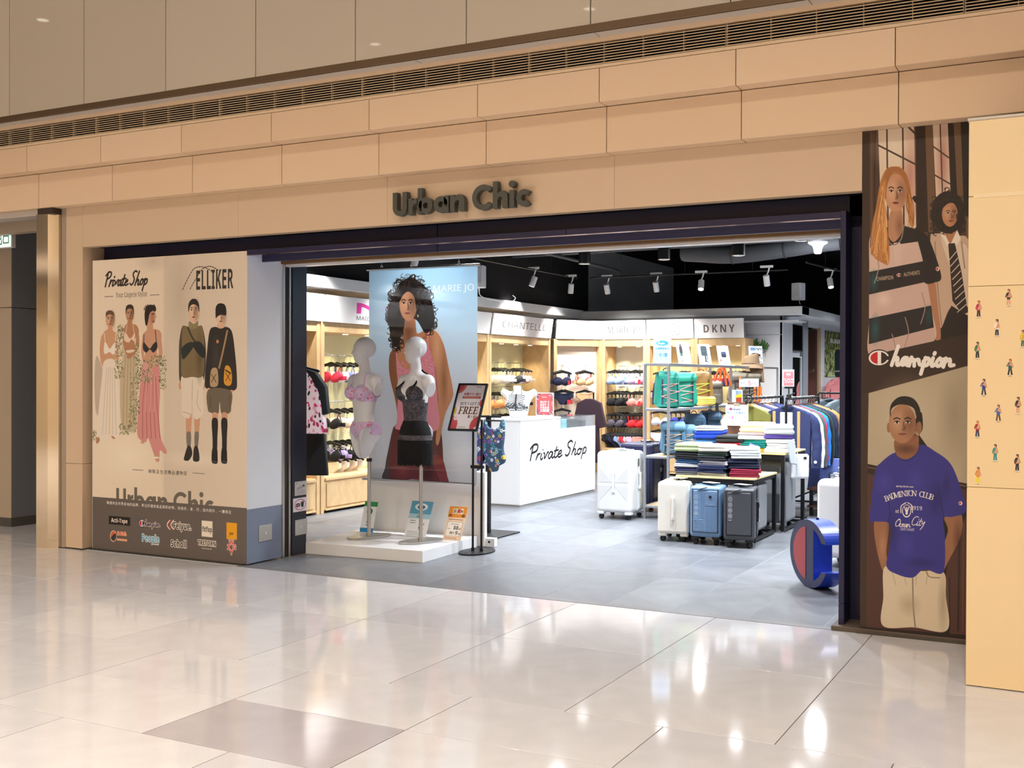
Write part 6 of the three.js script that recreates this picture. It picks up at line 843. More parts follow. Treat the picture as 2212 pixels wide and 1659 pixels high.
{
  const t = thing('floor_sign_stand', 'black framed tilted sale sign on two thin black poles beside the platform', 'sign stand', [-5.02, 0, -1.645]);
  mesh('base_plate', new THREE.CylinderGeometry(1, 1, 0.012, 44).scale(0.145, 1, 0.225).translate(0, 0.007, 0), mBlackMetal, t);
  for (const x of [-0.045, 0.045]) mesh('pole', [rod([x, 0.01, 0], [x, 1.2, 0], 0.0105, 12), cyl(0.016, 0.03, x, 0.024, 0, 14)], mBlackMetal, t);
  mesh('pole_clamp', rbox(0.13, 0.03, 0.035, 0.005, 0, 0.78, 0), mBlackMetal, t);
  const face = canvas(400, 570, (x, w, h) => { reseed(97); x.fillStyle = '#e9e4ea'; x.fillRect(0, 0, w, h); const bl = (a, b, r, c) => { x.fillStyle = c; x.beginPath(); x.arc(a, b, r, 0, 7); x.fill(); }; bl(0, 0, 105, '#c5444c'); x.strokeStyle = '#d98a62'; x.lineWidth = 10; x.beginPath(); x.arc(20, 20, 60, 0, 7); x.stroke(); bl(-46, 340, 84, '#dcbf34'); bl(410, 230, 52, '#c5444c'); bl(-30, 520, 130, '#c5444c'); bl(54, 424, 32, '#efd9dc'); bl(54, 424, 8, '#a05a70'); bl(410, 520, 120, '#c5444c'); bl(380, 560, 26, '#efd9dc'); script(x, 'Private Shop', 260, 30, 22, '#555', 2, 0.1, 0.8); han(x, '減體內衣', 90, 98, 38, '#a04a58', 4, 0.1); type(x, '/', 268, 134, 40, '#a04a58'); han(x, '睡衣', 276, 98, 38, '#a04a58', 4, 0.1); x.fillStyle = '#a83a3c'; x.beginPath(); x.moveTo(78, 146); x.lineTo(366, 146); x.lineTo(356, 160); x.lineTo(366, 174); x.lineTo(78, 174); x.lineTo(88, 160); x.fill(); x.fillStyle = '#e08a6c'; x.fillRect(100, 154, 240, 12); type(x, 'BUY 1 GET 1', 212, 262, 56, '#4a2c26', { font: 'serif', bold: true, width: 290, skew: 0.1 }); type(x, 'FREE', 212, 374, 132, '#4a2c26', { font: 'serif', bold: true, width: 296, skew: 0.1, outline: '#c9a04a', ow: 3 }); han(x, '買1送1', 226, 388, 40, '#6a5020', 5, 0.02); lines(x, 110, 540, 1, 160, 10, '#8a7a80', 6); });
  const fr = new THREE.Group(); fr.name = 'sign_frame'; t.add(fr); fr.position.set(-0.115, 1.108, 0.075); fr.rotation.x = -0.44;
  const W = 0.31, Hh = 0.475; mesh('border', [rbx(-W / 2, W / 2, 0, 0.018, -0.012, 0.012), rbx(-W / 2, W / 2, Hh - 0.018, Hh, -0.012, 0.012), rbx(-W / 2, -W / 2 + 0.018, 0.018, Hh - 0.018, -0.012, 0.012), rbx(W / 2 - 0.018, W / 2, 0.018, Hh - 0.018, -0.012, 0.012), bx(-W / 2 + 0.01, W / 2 - 0.01, 0.01, Hh - 0.01, -0.011, -0.004)], mBlackMetal, fr);
  mesh('poster_sheet', uvPlane(bx(-W / 2 + 0.016, W / 2 - 0.016, 0.016, Hh - 0.016, -0.004, 0.002), -W / 2 + 0.016, W / 2 - 0.016, 0.016, Hh - 0.016), std({ map: face, roughness: 0.3 }), fr);
}
{
  const t = thing('outlet_box', 'small white socket box on the floor behind the tilted sign stand', 'box', [-5.07, 0, -1.99], 0.1); mesh('case', rbox(0.11, 0.085, 0.07, 0.006, 0, 0.043, 0), mWhiteGloss, t); mesh('socket', rbox(0.02, 0.02, 0.006, 0.002, 0.0, 0.05, 0.035), mBlackPlastic, t);
  const r = thing('garment_stand', 'thick black single post stand carrying the floral swimsuits', 'clothes stand', [-5.50, 0, -2.72]);
  mesh('base_plate', rbox(0.36, 0.014, 0.5, 0.006, 0.06, 0.008, 0), mBlackMetal, r); mesh('post', rbox(0.045, 1.2, 0.045, 0.004, 0, 0.61, 0), mBlackMetal, r); mesh('arm', [rod([-0.16, 1.2, 0.03], [0.16, 1.2, 0.03], 0.012), rod([0, 1.2, 0.0], [0, 1.2, 0.03], 0.014)], mBlackMetal, r);
  const flor = (a, b) => canvas(256, 512, (x, w, h) => { reseed(a); x.fillStyle = b; x.fillRect(0, 0, w, h); for (let k = 0; k < 90; k++) { const u = rr(0, w), v = rr(0, h), q = rr(8, 26); x.fillStyle = pick(['#e9eef2', '#3f8a96', '#2f4f78', '#7a4f96', '#d0a83a', '#b8405a', '#8fb6c8']); for (let i = 0; i < 5; i++) { x.beginPath(); x.ellipse(u + Math.cos(i * 1.26) * q * 0.6, v + Math.sin(i * 1.26) * q * 0.6, q * 0.45, q * 0.3, i * 1.26, 0, 7); x.fill(); } x.fillStyle = '#1f2f48'; x.beginPath(); x.arc(u, v, q * 0.25, 0, 7); x.fill(); } });
  const suit = (x0, tex, label) => { const o = thing('floral_swimsuit', label, 'swimsuit', [x0, 0.66, -2.685], 0); const g = ext(shapeOf([[-0.1, 0.5], [-0.06, 0.42], [0.06, 0.42], [0.1, 0.5], [0.11, 0.36], [0.095, 0.22], [0.12, 0.1], [0.05, 0.05], [0.03, 0], [-0.03, 0], [-0.05, 0.05], [-0.12, 0.1], [-0.095, 0.22], [-0.11, 0.36]], true), 0.03, 0.01, 2); mesh('fabric', uvPlane(g, -0.12, 0.12, 0, 0.5), std({ map: tex, roughness: 0.8 }), o); mesh('clip_hanger', [rod([-0.1, 0.5, 0.015], [0.1, 0.5, 0.015], 0.008), rod([0, 0.5, 0.015], [0, 0.56, 0.015], 0.003)], mBlackPlastic, o); };
  suit(-5.41, flor(111, '#2f4a62'), 'blue and green floral swimsuit hanging on the black post stand'); suit(-5.62, flor(113, '#4a3c78'), 'purple and yellow floral swimsuit between the two thin sign poles');
}
// ---------------------------------------------------------------- sales counter and what stands on it
{
  const t = thing('sales_counter', 'white sales counter with black handwritten shop name on its side', 'counter', [0, 0, 0]);
  const X0 = -6.90, X1 = -6.265, Z0 = -4.91, Z1 = -7.20, zn = -6.06;
  const side = new THREE.Shape(); [[Z0, 0.04], [Z1, 0.04], [Z1, 0.915], [zn, 0.915], [zn, 1.06], [Z0, 1.06]].forEach(([a, b], i) => (i ? side.lineTo(-a, b) : side.moveTo(-a, b)));
  mesh('body', ext(side, X1 - X0 - 0.06, 0.001).rotateY(Math.PI / 2).translate(X0 + 0.03, 0, 0), mWhiteGloss, t);
  mesh('worktop', rbx(X0 - 0.01, X1 + 0.004, 1.06, 1.085, zn, Z0 + 0.004, 0.003), mWhiteGloss, t);
  mesh('side_facing', [rbx(X1 - 0.029, X1, 0.03, 1.058, zn, Z0, 0.002), rbx(X1 - 0.029, X1, 0.03, 0.925, Z1, zn, 0.002)], mWhiteGloss, t); mesh('end_facing', rbx(X0, X1 - 0.03, 0.03, 1.058, Z0 - 0.028, Z0, 0.002), mWhiteGloss, t);
  mesh('plinth', bx(X0 + 0.03, X1 - 0.012, 0.0, 0.04, Z1 + 0.02, Z0 - 0.015), paint('#a7a49f', 0.5), t);
  const word = canvas(1024, 256, (x, w, h) => { x.fillStyle = '#d1d3d8'; x.fillRect(0, 0, w, h); script(x, 'Private Shop', 20, 176, 168, '#121216', 21, 0.22, 0.83); });
  // the name as raised black strokes
  const pen = []; let X = 0; for (const ch of 'Private Shop') { const g = SCRIPT[ch]; for (const st of g[1].split(';').filter(Boolean)) { const p = st.split(' ').map((q) => { const [a, b] = q.split(',').map(Number); return [X1 + 0.001, 0.555 + (1 - b) * 0.2, -5.13 - (X + a * 0.43 + 0.22 * (1 - b) * 0.2)]; }); if (p.length > 1) pen.push(new THREE.TubeGeometry(new THREE.CatmullRomCurve3(p.map((q) => V(...q))), p.length * 6, ch === 'P' || ch === 'S' ? 0.0155 : 0.0135, 6)); } X += g[0] * 0.43 * 0.93; }
  mesh('lettering', merge(pen).translate(-(X1 + 0.001), 0, 0).scale(0.12, 1, 1.0).translate(X1 + 0.001, 0, 0), paint('#101014', 0.4), t); word.dispose();
  mesh('glass_case', [rbx(X1 - 0.008, X1 - 0.002, 0.926, 1.07, Z1, zn - 0.005, 0.001), rbx(X0 + 0.2, X1, 1.068, 1.076, Z1, zn, 0.001), rbx(X0 + 0.2, X1 - 0.01, 0.926, 1.068, Z1, Z1 + 0.006, 0.001)], mAcrylic, t); mesh('case_edge', [rod([X1 - 0.004, 0.915, zn - 0.003], [X1 - 0.004, 1.075, zn - 0.003], 0.005, 6), rod([X1 - 0.004, 1.078, zn], [X1 - 0.004, 1.078, Z1], 0.003, 6)], paint('#20262a', 0.4), t);
  const tb = (pos, s, mat, label, turn = 0) => { const o = thing('gift_box', label, 'box', pos, turn); mesh('carton', rbox(...s, 0.003, 0, s[1] / 2, 0), mat, o); mesh('lid', rbox(s[0] + 0.004, s[1] * 0.3, s[2] + 0.004, 0.003, 0, s[1] * 0.86, 0), mat, o); return o; };
  tb([-6.40, 0.918, -6.22], [0.2, 0.06, 0.2], paint('#7fcadb', 0.5), 'lower turquoise box in the glass case of the counter'); tb([-6.40, 0.982, -6.24], [0.19, 0.06, 0.18], paint('#8fd3e0', 0.5), 'upper turquoise box stacked in the glass case of the counter'); tb([-6.42, 0.918, -6.58], [0.22, 0.06, 0.3], paint('#2b2c30', 0.5), 'flat black box in the glass case of the counter'); tb([-6.42, 0.982, -6.62], [0.2, 0.05, 0.24], paint('#3a3b40', 0.5), 'smaller black box lying on the flat one in the glass case'); tb([-6.42, 0.918, -6.95], [0.2, 0.09, 0.2], paint('#1d1d21', 0.5), 'tall black box at the far end of the glass case', 0.3);
}
{
  const t = thing('bust_form', 'white headless bust with raised arm stumps wearing a black striped lace bra on the counter', 'bust mannequin', [-6.60, 1.086, -5.50], 0.12);
  const sd = (x, y, z) => { const ax = Math.abs(x); let d = sdE(x, y, z, 0, 0.12, 0, 0.135, 0.2, 0.09); d = smin(d, sdE(x, y, z, 0, 0.22, -0.005, 0.15, 0.12, 0.09), 0.05); d = smin(d, sdE(ax, y, z, 0.078, 0.17, 0.078, 0.066, 0.062, 0.055), 0.03); d = smin(d, sdC(x, y, z, [0, 0.28, -0.01], [-0.02, 0.385, 0.0], 0.058, 0.05), 0.04); d = smin(d, sdC(ax, y, z, [0.1, 0.255, -0.015], [0.235, 0.335, -0.01], 0.06, 0.04), 0.05); d = smax(d, -y, 0.004); return smax(smax(d, y - 0.405, 0.01), (ax * 0.8 + y * 0.45) - 0.335, 0.008); };
  mesh('bust', sdfMesh(sd, [-0.34, -0.02, -0.2], [0.34, 0.45, 0.22], 84), mSkin, t);
  const striped = canvas(256, 256, (x, w, h) => { x.fillStyle = '#d8dade'; x.fillRect(0, 0, w, h); x.strokeStyle = '#14171c'; x.lineWidth = 9; for (let k = -8; k < 18; k++) { x.beginPath(); x.moveTo(0, k * 24 + 60); x.quadraticCurveTo(w / 2, k * 24 - 10, w / 2, k * 24 + 70); x.quadraticCurveTo(w / 2, k * 24 - 10, w, k * 24 + 60); x.stroke(); } reseed(117); x.lineWidth = 6; for (let k = 0; k < 40; k++) { x.beginPath(); x.arc(rr(0, w), rr(h * 0.55, h * 0.85), rr(6, 16), 0, 5); x.stroke(); } });
  const bra = sdfMesh((x, y, z) => { const q = sd(x, y, z), ax = Math.abs(x), sh = q - 0.007; if (sh > 0.03) return sh; return Math.max(sh, 0.085 - y, y - (0.30 - ax * 0.1), ax - 0.11 - Math.max(0, 0.2 - y) * 0.5, -z + 0.02, -q - 0.01); }, [-0.22, 0.05, -0.1], [0.22, 0.34, 0.2], 72);
  mesh('lace_bra', uvPlane(bra, -0.16, 0.16, 0.08, 0.31), std({ map: striped, roughness: 0.7 }), t); mesh('halter_cord', [-1, 1].map((s) => tube([[s * 0.07, 0.29, 0.075], [s * 0.06, 0.33, 0.045], [s * 0.045, 0.37, 0.02]], 0.004, 12, 5)), mBlackCloth, t);
  const sale = canvas(300, 380, (x, w, h) => { reseed(119); x.fillStyle = '#d9c0c0'; x.fillRect(0, 0, w, h); x.fillStyle = '#7a4048'; x.fillRect(14, 14, w - 28, h - 28); x.fillStyle = '#bf4b50'; x.beginPath(); x.ellipse(w / 2, h / 2, w * 0.44, h * 0.46, 0, 0, 7); x.fill(); for (let k = 0; k < 26; k++) { const s = rnd() < 0.5; x.strokeStyle = '#efd6d6'; x.lineWidth = 3; x.beginPath(); x.arc(s ? pick([30, w - 30]) + rr(-12, 12) : rr(20, w - 20), s ? rr(20, h - 20) : pick([34, h - 34]) + rr(-12, 12), rr(5, 13), 0, rr(3, 6)); x.stroke(); } script(x, 'Private Shop', 100, 78, 22, '#f6e6e6', 2, 0.1, 0.8); ['BUY 1', 'GET 1', 'FREE'].forEach((s, i) => type(x, s, w / 2, 172 + i * 46, 50, '#fdf3f2', { bold: true, width: 158 })); x.fillStyle = '#fdf3f2'; x.fillRect(82, 272, 140, 40); han(x, '買1送1', 92, 278, 28, '#7a3038', 4, 0.1); });
  const s = thing('counter_sign', 'small red buy one get one free sign in an acrylic stand on the counter', 'sign', [-6.47, 1.086, -6.0], 0); mesh('card', uvPlane(rbox(0.262, 0.305, 0.004, 0.001, 0, 0.158, 0), -0.131, 0.131, 0.006, 0.31), std({ map: sale, roughness: 0.35 }), s); mesh('stand', [rbox(0.27, 0.312, 0.003, 0.001, 0, 0.157, -0.006), rbox(0.27, 0.004, 0.08, 0.001, 0, 0.002, -0.02)], mAcrylic, s);
  const g = thing('dark_robe', 'dark plum robe hanging at the far end of the counter', 'robe', [-6.53, 0.38, -7.62], 0.1); mesh('fabric', warp(ext(shapeOf([[-0.05, 0.9], [0.05, 0.9], [0.17, 0.84], [0.24, 0.52], [0.15, 0.5], [0.13, 0.6], [0.16, 0], [-0.16, 0], [-0.13, 0.6], [-0.15, 0.5], [-0.24, 0.52], [-0.17, 0.84]]), 0.06, 0.012, 2), (v) => { v.z += 0.012 * Math.sin(v.x * 50) * (1 - v.y); }), cloth('#2a1420'), g); mesh('hook', [rod([0, 0.9, 0.03], [0, 1.0, 0.03], 0.004), rod([0, 1.0, 0.03], [0.0, 1.0, -0.2], 0.006)], mChrome, g); mesh('stand_post', rod([0, -0.38, -0.16], [0, 1.0, -0.16], 0.012), mBlackMetal, g);
}

// ---------------------------------------------------------------- lingerie on hangers in the bays
const ORD = ['first', 'second', 'third', 'fourth', 'fifth', 'sixth', 'seventh', 'eighth', 'ninth', 'tenth', 'eleventh', 'twelfth'];
const mHanger = paint('#0e0e11', 0.5);
const gHang = (() => { const s = shapeOf([[-0.165, -0.045], [-0.15, -0.025], [-0.06, -0.004], [0, 0.012], [0.06, -0.004], [0.15, -0.025], [0.165, -0.045], [0.15, -0.05], [0.05, -0.034], [0, -0.026], [-0.05, -0.034], [-0.15, -0.05]], true); return ext(s, 0.012, 0.003, 1).translate(0, 0, -0.006); })();
const gHook = tube([[0, 0.005, 0], [0, 0.06, 0], [0.012, 0.075, 0.002], [0.008, 0.098, 0.0], [-0.01, 0.1, 0], [-0.016, 0.088, 0]], 0.0028, 20, 5);
const gCups = (() => { const out = []; for (const s of [-1, 1]) { let g = new THREE.SphereGeometry(1, 16, 12); g = warp(g, (v) => { v.z = Math.max(v.z, -0.25); const y = v.y; v.set(v.x * 0.078 * (1 - 0.12 * y) + s * 0.078 + s * 0.008 * y, y * 0.066 - 0.172 + 0.02 * s * v.x * s, v.z * 0.05); }); out.push(g); } return merge(out); })();
const gBand = merge([-1, 1].map((s) => { const g = new THREE.BoxGeometry(0.1, 0.05, 0.012, 6, 3, 1); return warp(g, (v) => { v.x = v.x + s * 0.14; v.y = v.y * (1 - 0.2 * Math.abs(v.x)) - 0.185; v.z += -0.03 - Math.abs(v.x) * 0.12; }); }).concat([box(0.03, 0.03, 0.012, 0, -0.19, 0.01)]));
const gStraps = merge([-1, 1].map((s) => tube([[s * 0.115, -0.125, 0.02], [s * 0.125, -0.09, 0.012], [s * 0.135, -0.035, 0.004], [s * 0.13, -0.03, -0.012], [s * 0.135, -0.1, -0.025], [s * 0.15, -0.17, -0.035]], 0.006, 20, 5)));
const gBriefs = (() => { const s = shapeOf([[-0.14, 0], [-0.07, -0.006], [0, -0.012], [0.07, -0.006], [0.14, 0], [0.15, -0.06], [0.10, -0.09], [0.05, -0.14], [0.028, -0.175], [-0.028, -0.175], [-0.05, -0.14], [-0.10, -0.09], [-0.15, -0.06]], true); return warp(ext(s, 0.02, 0.007, 2), (v) => { v.z += 0.02 * Math.cos(v.x * 9) + 0.004 * Math.sin(v.x * 70 + v.y * 30); v.y -= 0.05; v.z -= 0.02; }); })();
const gClips = merge([-0.12, 0.12].map((x) => rbox(0.016, 0.04, 0.018, 0.003, x, -0.05, 0)));
const gTag = rbox(0.045, 0.075, 0.003, 0.001, 0.085, -0.19, 0.062);
const mTag = paint('#d02c3c', 0.5), mTagW = paint('#f2eef0', 0.5);
function bra(pos, turn, hex, label, o = {}) {
  const t = thing('bra', label, 'bra', pos, turn, o.group), m = o.mat || cloth(hex, 0.5);
  mesh('hanger', gHang, mHanger, t); mesh('hook', gHook, mChrome, t); mesh('cups', gCups, m, t); mesh('band', gBand, m, t); mesh('straps', gStraps, m, t);
  if (o.tag) mesh('tag', gTag, o.tag === 'w' ? mTagW : mTag, t); return t;
}
function briefs(pos, turn, hex, label, o = {}) {
  const t = thing('briefs', label, 'briefs', pos, turn, o.group), m = o.mat || cloth(hex, 0.5);
  mesh('hanger', gHang, mHanger, t); mesh('hook', gHook, mChrome, t); mesh('clips', gClips, mChrome, t); mesh('fabric', gBriefs, m, t); if (o.tag) mesh('tag', gTag, mTag, t); return t;
}
const floralTex = (s, b, cols) => { const t = canvas(256, 256, (x, w, h) => { reseed(s); x.fillStyle = b; x.fillRect(0, 0, w, h); for (let k = 0; k < 150; k++) { x.fillStyle = pick(cols); x.beginPath(); x.ellipse(rr(0, w), rr(0, h), rr(4, 12), rr(3, 9), rr(0, 3), 0, 7); x.fill(); } }); t.wrapS = t.wrapT = THREE.RepeatWrapping; t.repeat.set(1, 1); return std({ map: t, roughness: 0.8 }); };
const mFloral = floralTex(131, '#dfe3f3', ['#7f96d0', '#e59aa6', '#5a6fb0', '#f0c6c0', '#6f9a8a']), mSpeck = floralTex(133, '#b9a4d8', ['#f4f0fb', '#7f62c0', '#efe6fa', '#8f78c8']), mPinkDress = floralTex(135, '#f6dfe4', ['#d83a78', '#e27a9c', '#2d2a30', '#f0a8bc', '#c02a60']);
{
  const X = -8.34, W = 'behind the mannequins';
  const row = (y, items, name, z0, dz, X2 = X) => items.forEach(([kind, hex, word, o], i) => (kind === 'b' ? bra : briefs)([X2, y, z0 - dz * i], 0.02 * (i % 3), hex, `${word} ${kind === 'b' ? 'bra' : 'briefs'}, ${ORD[i]} on the ${name}`, o || {}));
  row(1.765, [['b', '#c8304e', 'crimson'], ['b', '#dfe3e8', 'pale grey'], ['b', '#6a6fb6', 'violet blue'], ['b', '#e8d3cb', 'blush'], ['b', '#eef0f3', 'white']], `top rail ${W}`, -3.86, 0.13);
  row(1.195, [['b', '#1a191d', 'black'], ['b', '#e6d8c4', 'cream'], ['b', '#ecd0c8', 'pale pink'], ['b', '#e9e4d6', 'ivory']], `middle rail ${W}`, -3.84, 0.15);
  row(0.80, [['b', '#15151a', 'black'], ['b', '#b9a4d8', 'lilac speckled', { mat: mSpeck }], ['b', '#19181c', 'black satin'], ['b', '#222026', 'charcoal']], `low rail ${W}`, -3.84, 0.13);
  row(0.60, [['r', '#e4d6bd', 'beige'], ['r', '#eadfca', 'cream'], ['r', '#d9c7ae', 'sand'], ['r', '#e9ddcf', 'ivory']], `bottom rail ${W}`, -3.84, 0.16);
  const K = 'behind the bust';
  row(1.735, [['b', '#f1efe8', 'white'], ['b', '#f4ead9', 'cream'], ['b', '#eef1f4', 'bright white'], ['b', '#f2ece6', 'off white']], `left top rail ${K}`, -8.03, 0.11);
  row(1.735, [['b', '#4a4a55', 'charcoal'], ['b', '#f6f4f2', 'white strappy'], ['b', '#eec9bb', 'blush'], ['b', '#e9d9c9', 'cream tagged', { tag: 'r' }]], `right top rail ${K}`, -8.68, 0.11);
  row(1.355, [['b', '#e8a870', 'peach'], ['b', '#c98a78', 'rosy brown'], ['b', '#8c8388', 'grey'], ['b', '#d9dde3', 'pale grey']], `left middle rail ${K}`, -8.03, 0.12);
  row(1.355, [['b', '#2c2a30', 'black'], ['b', '#54485a', 'plum grey'], ['b', '#222127', 'black lace']], `right middle rail ${K}`, -8.7, 0.12);
  row(1.01, [['b', '#6a2730', 'wine'], ['b', '#e7c9b0', 'nude'], ['b', '#1b1a1f', 'black'], ['b', '#7a2a34', 'dark red']], `bottom rail ${K}`, -8.03, 0.2);
}
{
  // angled corner panel: two columns of hooks
  const a = 0.92, P = (k, y, out) => [-7.98 + Math.cos(a) * 0.92 * k + Math.sin(a) * out, y, -9.42 - Math.sin(a) * 0.92 * k + Math.cos(a) * out], N = 'on the angled corner panel';
  bra(P(0.1, 1.70, 0.14), a, '#1c2140', `navy moulded bra with red tag, left column ${N}`, { tag: 'r' }); bra(P(0.12, 1.71, 0.06), a, '#1f2548', `navy bra behind the tagged navy one ${N}`, { tag: 'r' });
  bra(P(0.56, 1.70, 0.14), a, '#dcb88a', `golden nude bra, right column ${N}`); bra(P(0.58, 1.71, 0.06), a, '#d0504e', `red bra behind the golden nude one ${N}`);
  briefs(P(0.1, 1.385, 0.12), a, '#1c2340', `navy briefs, left column ${N}`, { tag: 'r' }); briefs(P(0.2, 1.385, 0.05), a, '#22294c', `second navy briefs behind the first ${N}`, { tag: 'r' });
  briefs(P(0.56, 1.385, 0.12), a, '#dfae84', `golden nude satin briefs, right column ${N}`, { tag: 'r' }); bra(P(0.1, 1.08, 0.12), a, '#232b3e', `dark navy bra low in the left column ${N}`); bra(P(0.56, 1.08, 0.12), a, '#e8c8bc', `pale pink bra low in the right column ${N}`);
  const hooks = solo('panel_hooks', 'chrome prong hooks sticking out of the angled corner panel', 'hooks', [0.1, 0.56].flatMap((k) => [1.79, 1.475, 1.17].map((y) => rod(P(k, y, 0.0), P(k, y, 0.17), 0.005, 6))), mChrome);
}
{
  const N = 'narrow bright bay', rows = [[1.72, 'top', [[['#9db8e8', 'light blue'], ['#86a6e0', 'blue'], ['#a8c0ea', 'pale blue'], ['#b8d4c8', 'mint']], [['#c9b4dc', 'lilac'], ['#d3c2e4', 'pale lilac'], ['#c4aad8', 'mauve'], ['#1d1c20', 'black']]]], [1.36, 'second', [[['#18181c', 'black'], ['#1d1d22', 'black satin'], ['#222228', 'charcoal'], ['#2a2a30', 'dark grey']], [['#ef8f86', 'coral'], ['#d9b8ae', 'blush'], ['#cdb49e', 'beige'], ['#e7c8bc', 'pale pink']]]], [1.0, 'third', [[['#57505a', 'grey brown'], ['#1f2746', 'navy'], ['#18181c', 'black'], ['#22222a', 'charcoal']], [['#e02a30', 'bright red'], ['#c82440', 'crimson'], ['#d8303c', 'red'], ['#b81f30', 'dark red']]]]];
  for (const [y, rn, cols] of rows) cols.forEach((set, c) => set.forEach(([hex, word], i) => bra([-7.205 + c * 0.37 + i * 0.035, y, -10.19 - i * 0.085], 0, hex, `${word} bra, ${ORD[i]} on the ${c ? 'right' : 'left'} hook, ${rn} row of the ${N}`, c && i === 0 && y > 1.3 ? { tag: 'r' } : (!c && i === 1 && y > 1.7 ? { tag: 'w' } : {}))));
  const br = [['#17171b', 'black'], ['#1d1d22', 'charcoal'], ['#1c2240', 'navy'], ['#202028', 'dark grey'], ['#8fa8e0', 'light blue'], ['#c79a8e', 'rose brown'], ['#c42a44', 'crimson'], ['#d6cdb8', 'beige'], ['#c9b4dc', 'lilac'], ['#dcc8e6', 'pale lilac'], ['#ee9a8c', 'coral'], ['#f0a496', 'salmon']];
  br.forEach(([hex, word], i) => briefs([-7.3 + i * 0.056, 0.66, -10.2 - 0.02 * (i % 2)], 0.95 - i * 0.05, hex, `${word} briefs, ${ORD[i]} along the bottom row of the ${N}`));
  const M = 'bay behind the green rucksacks';
  bra([-6.36, 1.70, -10.18], 0, '#eeb4aa', `salmon lace bra, front of the top row in the ${M}`); bra([-6.30, 1.71, -10.28], 0, '#f0c4ba', `pale salmon bra behind the salmon lace one in the ${M}`);
  [['#c22a3c', 'red'], ['#b02434', 'dark red'], ['#222026', 'black'], ['#c9364a', 'crimson']].forEach(([h, w], i) => bra([-6.02 + i * 0.03, 1.70, -10.18 - i * 0.09], 0, h, `${w} bra, ${ORD[i]} on right hook, top row, ${M}`));
  briefs([-6.42, 1.40, -10.18], 0, '#dfc3dc', `pale lilac briefs, second row of the ${M}`); bra([-6.40, 1.05, -10.18], 0, '#dfe3f3', `blue floral bra, third row of the ${M}`, { mat: mFloral });
  briefs([-6.42, 0.74, -10.18], 0, '#c8cdea', `blue floral briefs, bottom row of the ${M}`, { mat: mFloral });
  [['#3a3f9c', 'royal blue'], ['#17171c', 'black'], ['#3c2f58', 'dark violet'], ['#1d1c22', 'black lace']].forEach(([h, w], i) => bra([-6.08 + i * 0.05, 1.06, -10.18 - i * 0.09], 0, h, `${w} bra, ${ORD[i]} on right hook, third row, ${M}`));
  const Q = 'bay behind the brown hat';
  [['#c8304a', 'crimson'], ['#c23048', 'red'], ['#b42840', 'dark red'], ['#a82238', 'wine red']].forEach(([h, w], i) => bra([-5.56 + i * 0.04, 1.70, -10.18 - i * 0.09], 0, h, `${w} bra, ${ORD[i]} on the left hook of the ${Q}`));
  [['#2a2a60', 'navy'], ['#3a3a78', 'indigo'], ['#1c1c22', 'black']].forEach(([h, w], i) => bra([-5.2 + i * 0.04, 1.70, -10.18 - i * 0.09], 0, h, `${w} bra, ${ORD[i]} on the right hook of the ${Q}`));
  const mLeo = floralTex(137, '#d9c8b4', ['#1d1a18', '#2a2420', '#141210']);
  [['leopard print', 0], ['second leopard print', 1]].forEach(([w], i) => bra([-5.5 + i * 0.06, 1.06, -10.18 - i * 0.1], 0, '#555', `${w} bra low in the ${Q}`, { mat: mLeo }));
}
{
  const t = thing('floral_dress', 'pink floral dress hanging at the far left behind the shutter leaf', 'dress', [-7.83, 0.98, -2.72], 0.35);
  mesh('dress', warp(ext(shapeOf([[-0.05, 0.66], [0.05, 0.66], [0.14, 0.62], [0.2, 0.3], [0.24, 0], [-0.24, 0], [-0.2, 0.3], [-0.14, 0.62]]), 0.08, 0.015, 2), (v) => { v.z += 0.02 * Math.sin(v.x * 40) * (0.7 - v.y); }), mPinkDress, t); t.children[0].geometry = uvPlane(t.children[0].geometry, -0.24, 0.24, 0, 0.66);
  mesh('jacket', warp(ext(shapeOf([[0.02, 0.7], [0.13, 0.66], [0.24, 0.5], [0.27, 0.22], [0.21, 0.2], [0.16, 0.45], [0.1, 0.6]]), 0.09, 0.012, 2), (v) => { v.z -= 0.004; }), cloth('#16181c'), t); mesh('hanger', gHang.clone().translate(0, 0.72, 0.03), mHanger, t);
  const s = thing('black_skirt', 'long black skirt hanging below the pink floral dress', 'skirt', [-7.84, 0.5, -2.86], 0.35); mesh('fabric', warp(ext(shapeOf([[-0.14, 0.5], [0.14, 0.5], [0.17, 0], [-0.17, 0]]), 0.05, 0.012, 2), (v) => { v.z += 0.012 * Math.sin(v.x * 60); }), cloth('#0e0e11'), s); mesh('waistband', rbox(0.29, 0.03, 0.07, 0.01, 0, 0.5, 0.025), cloth('#141418'), s);
}

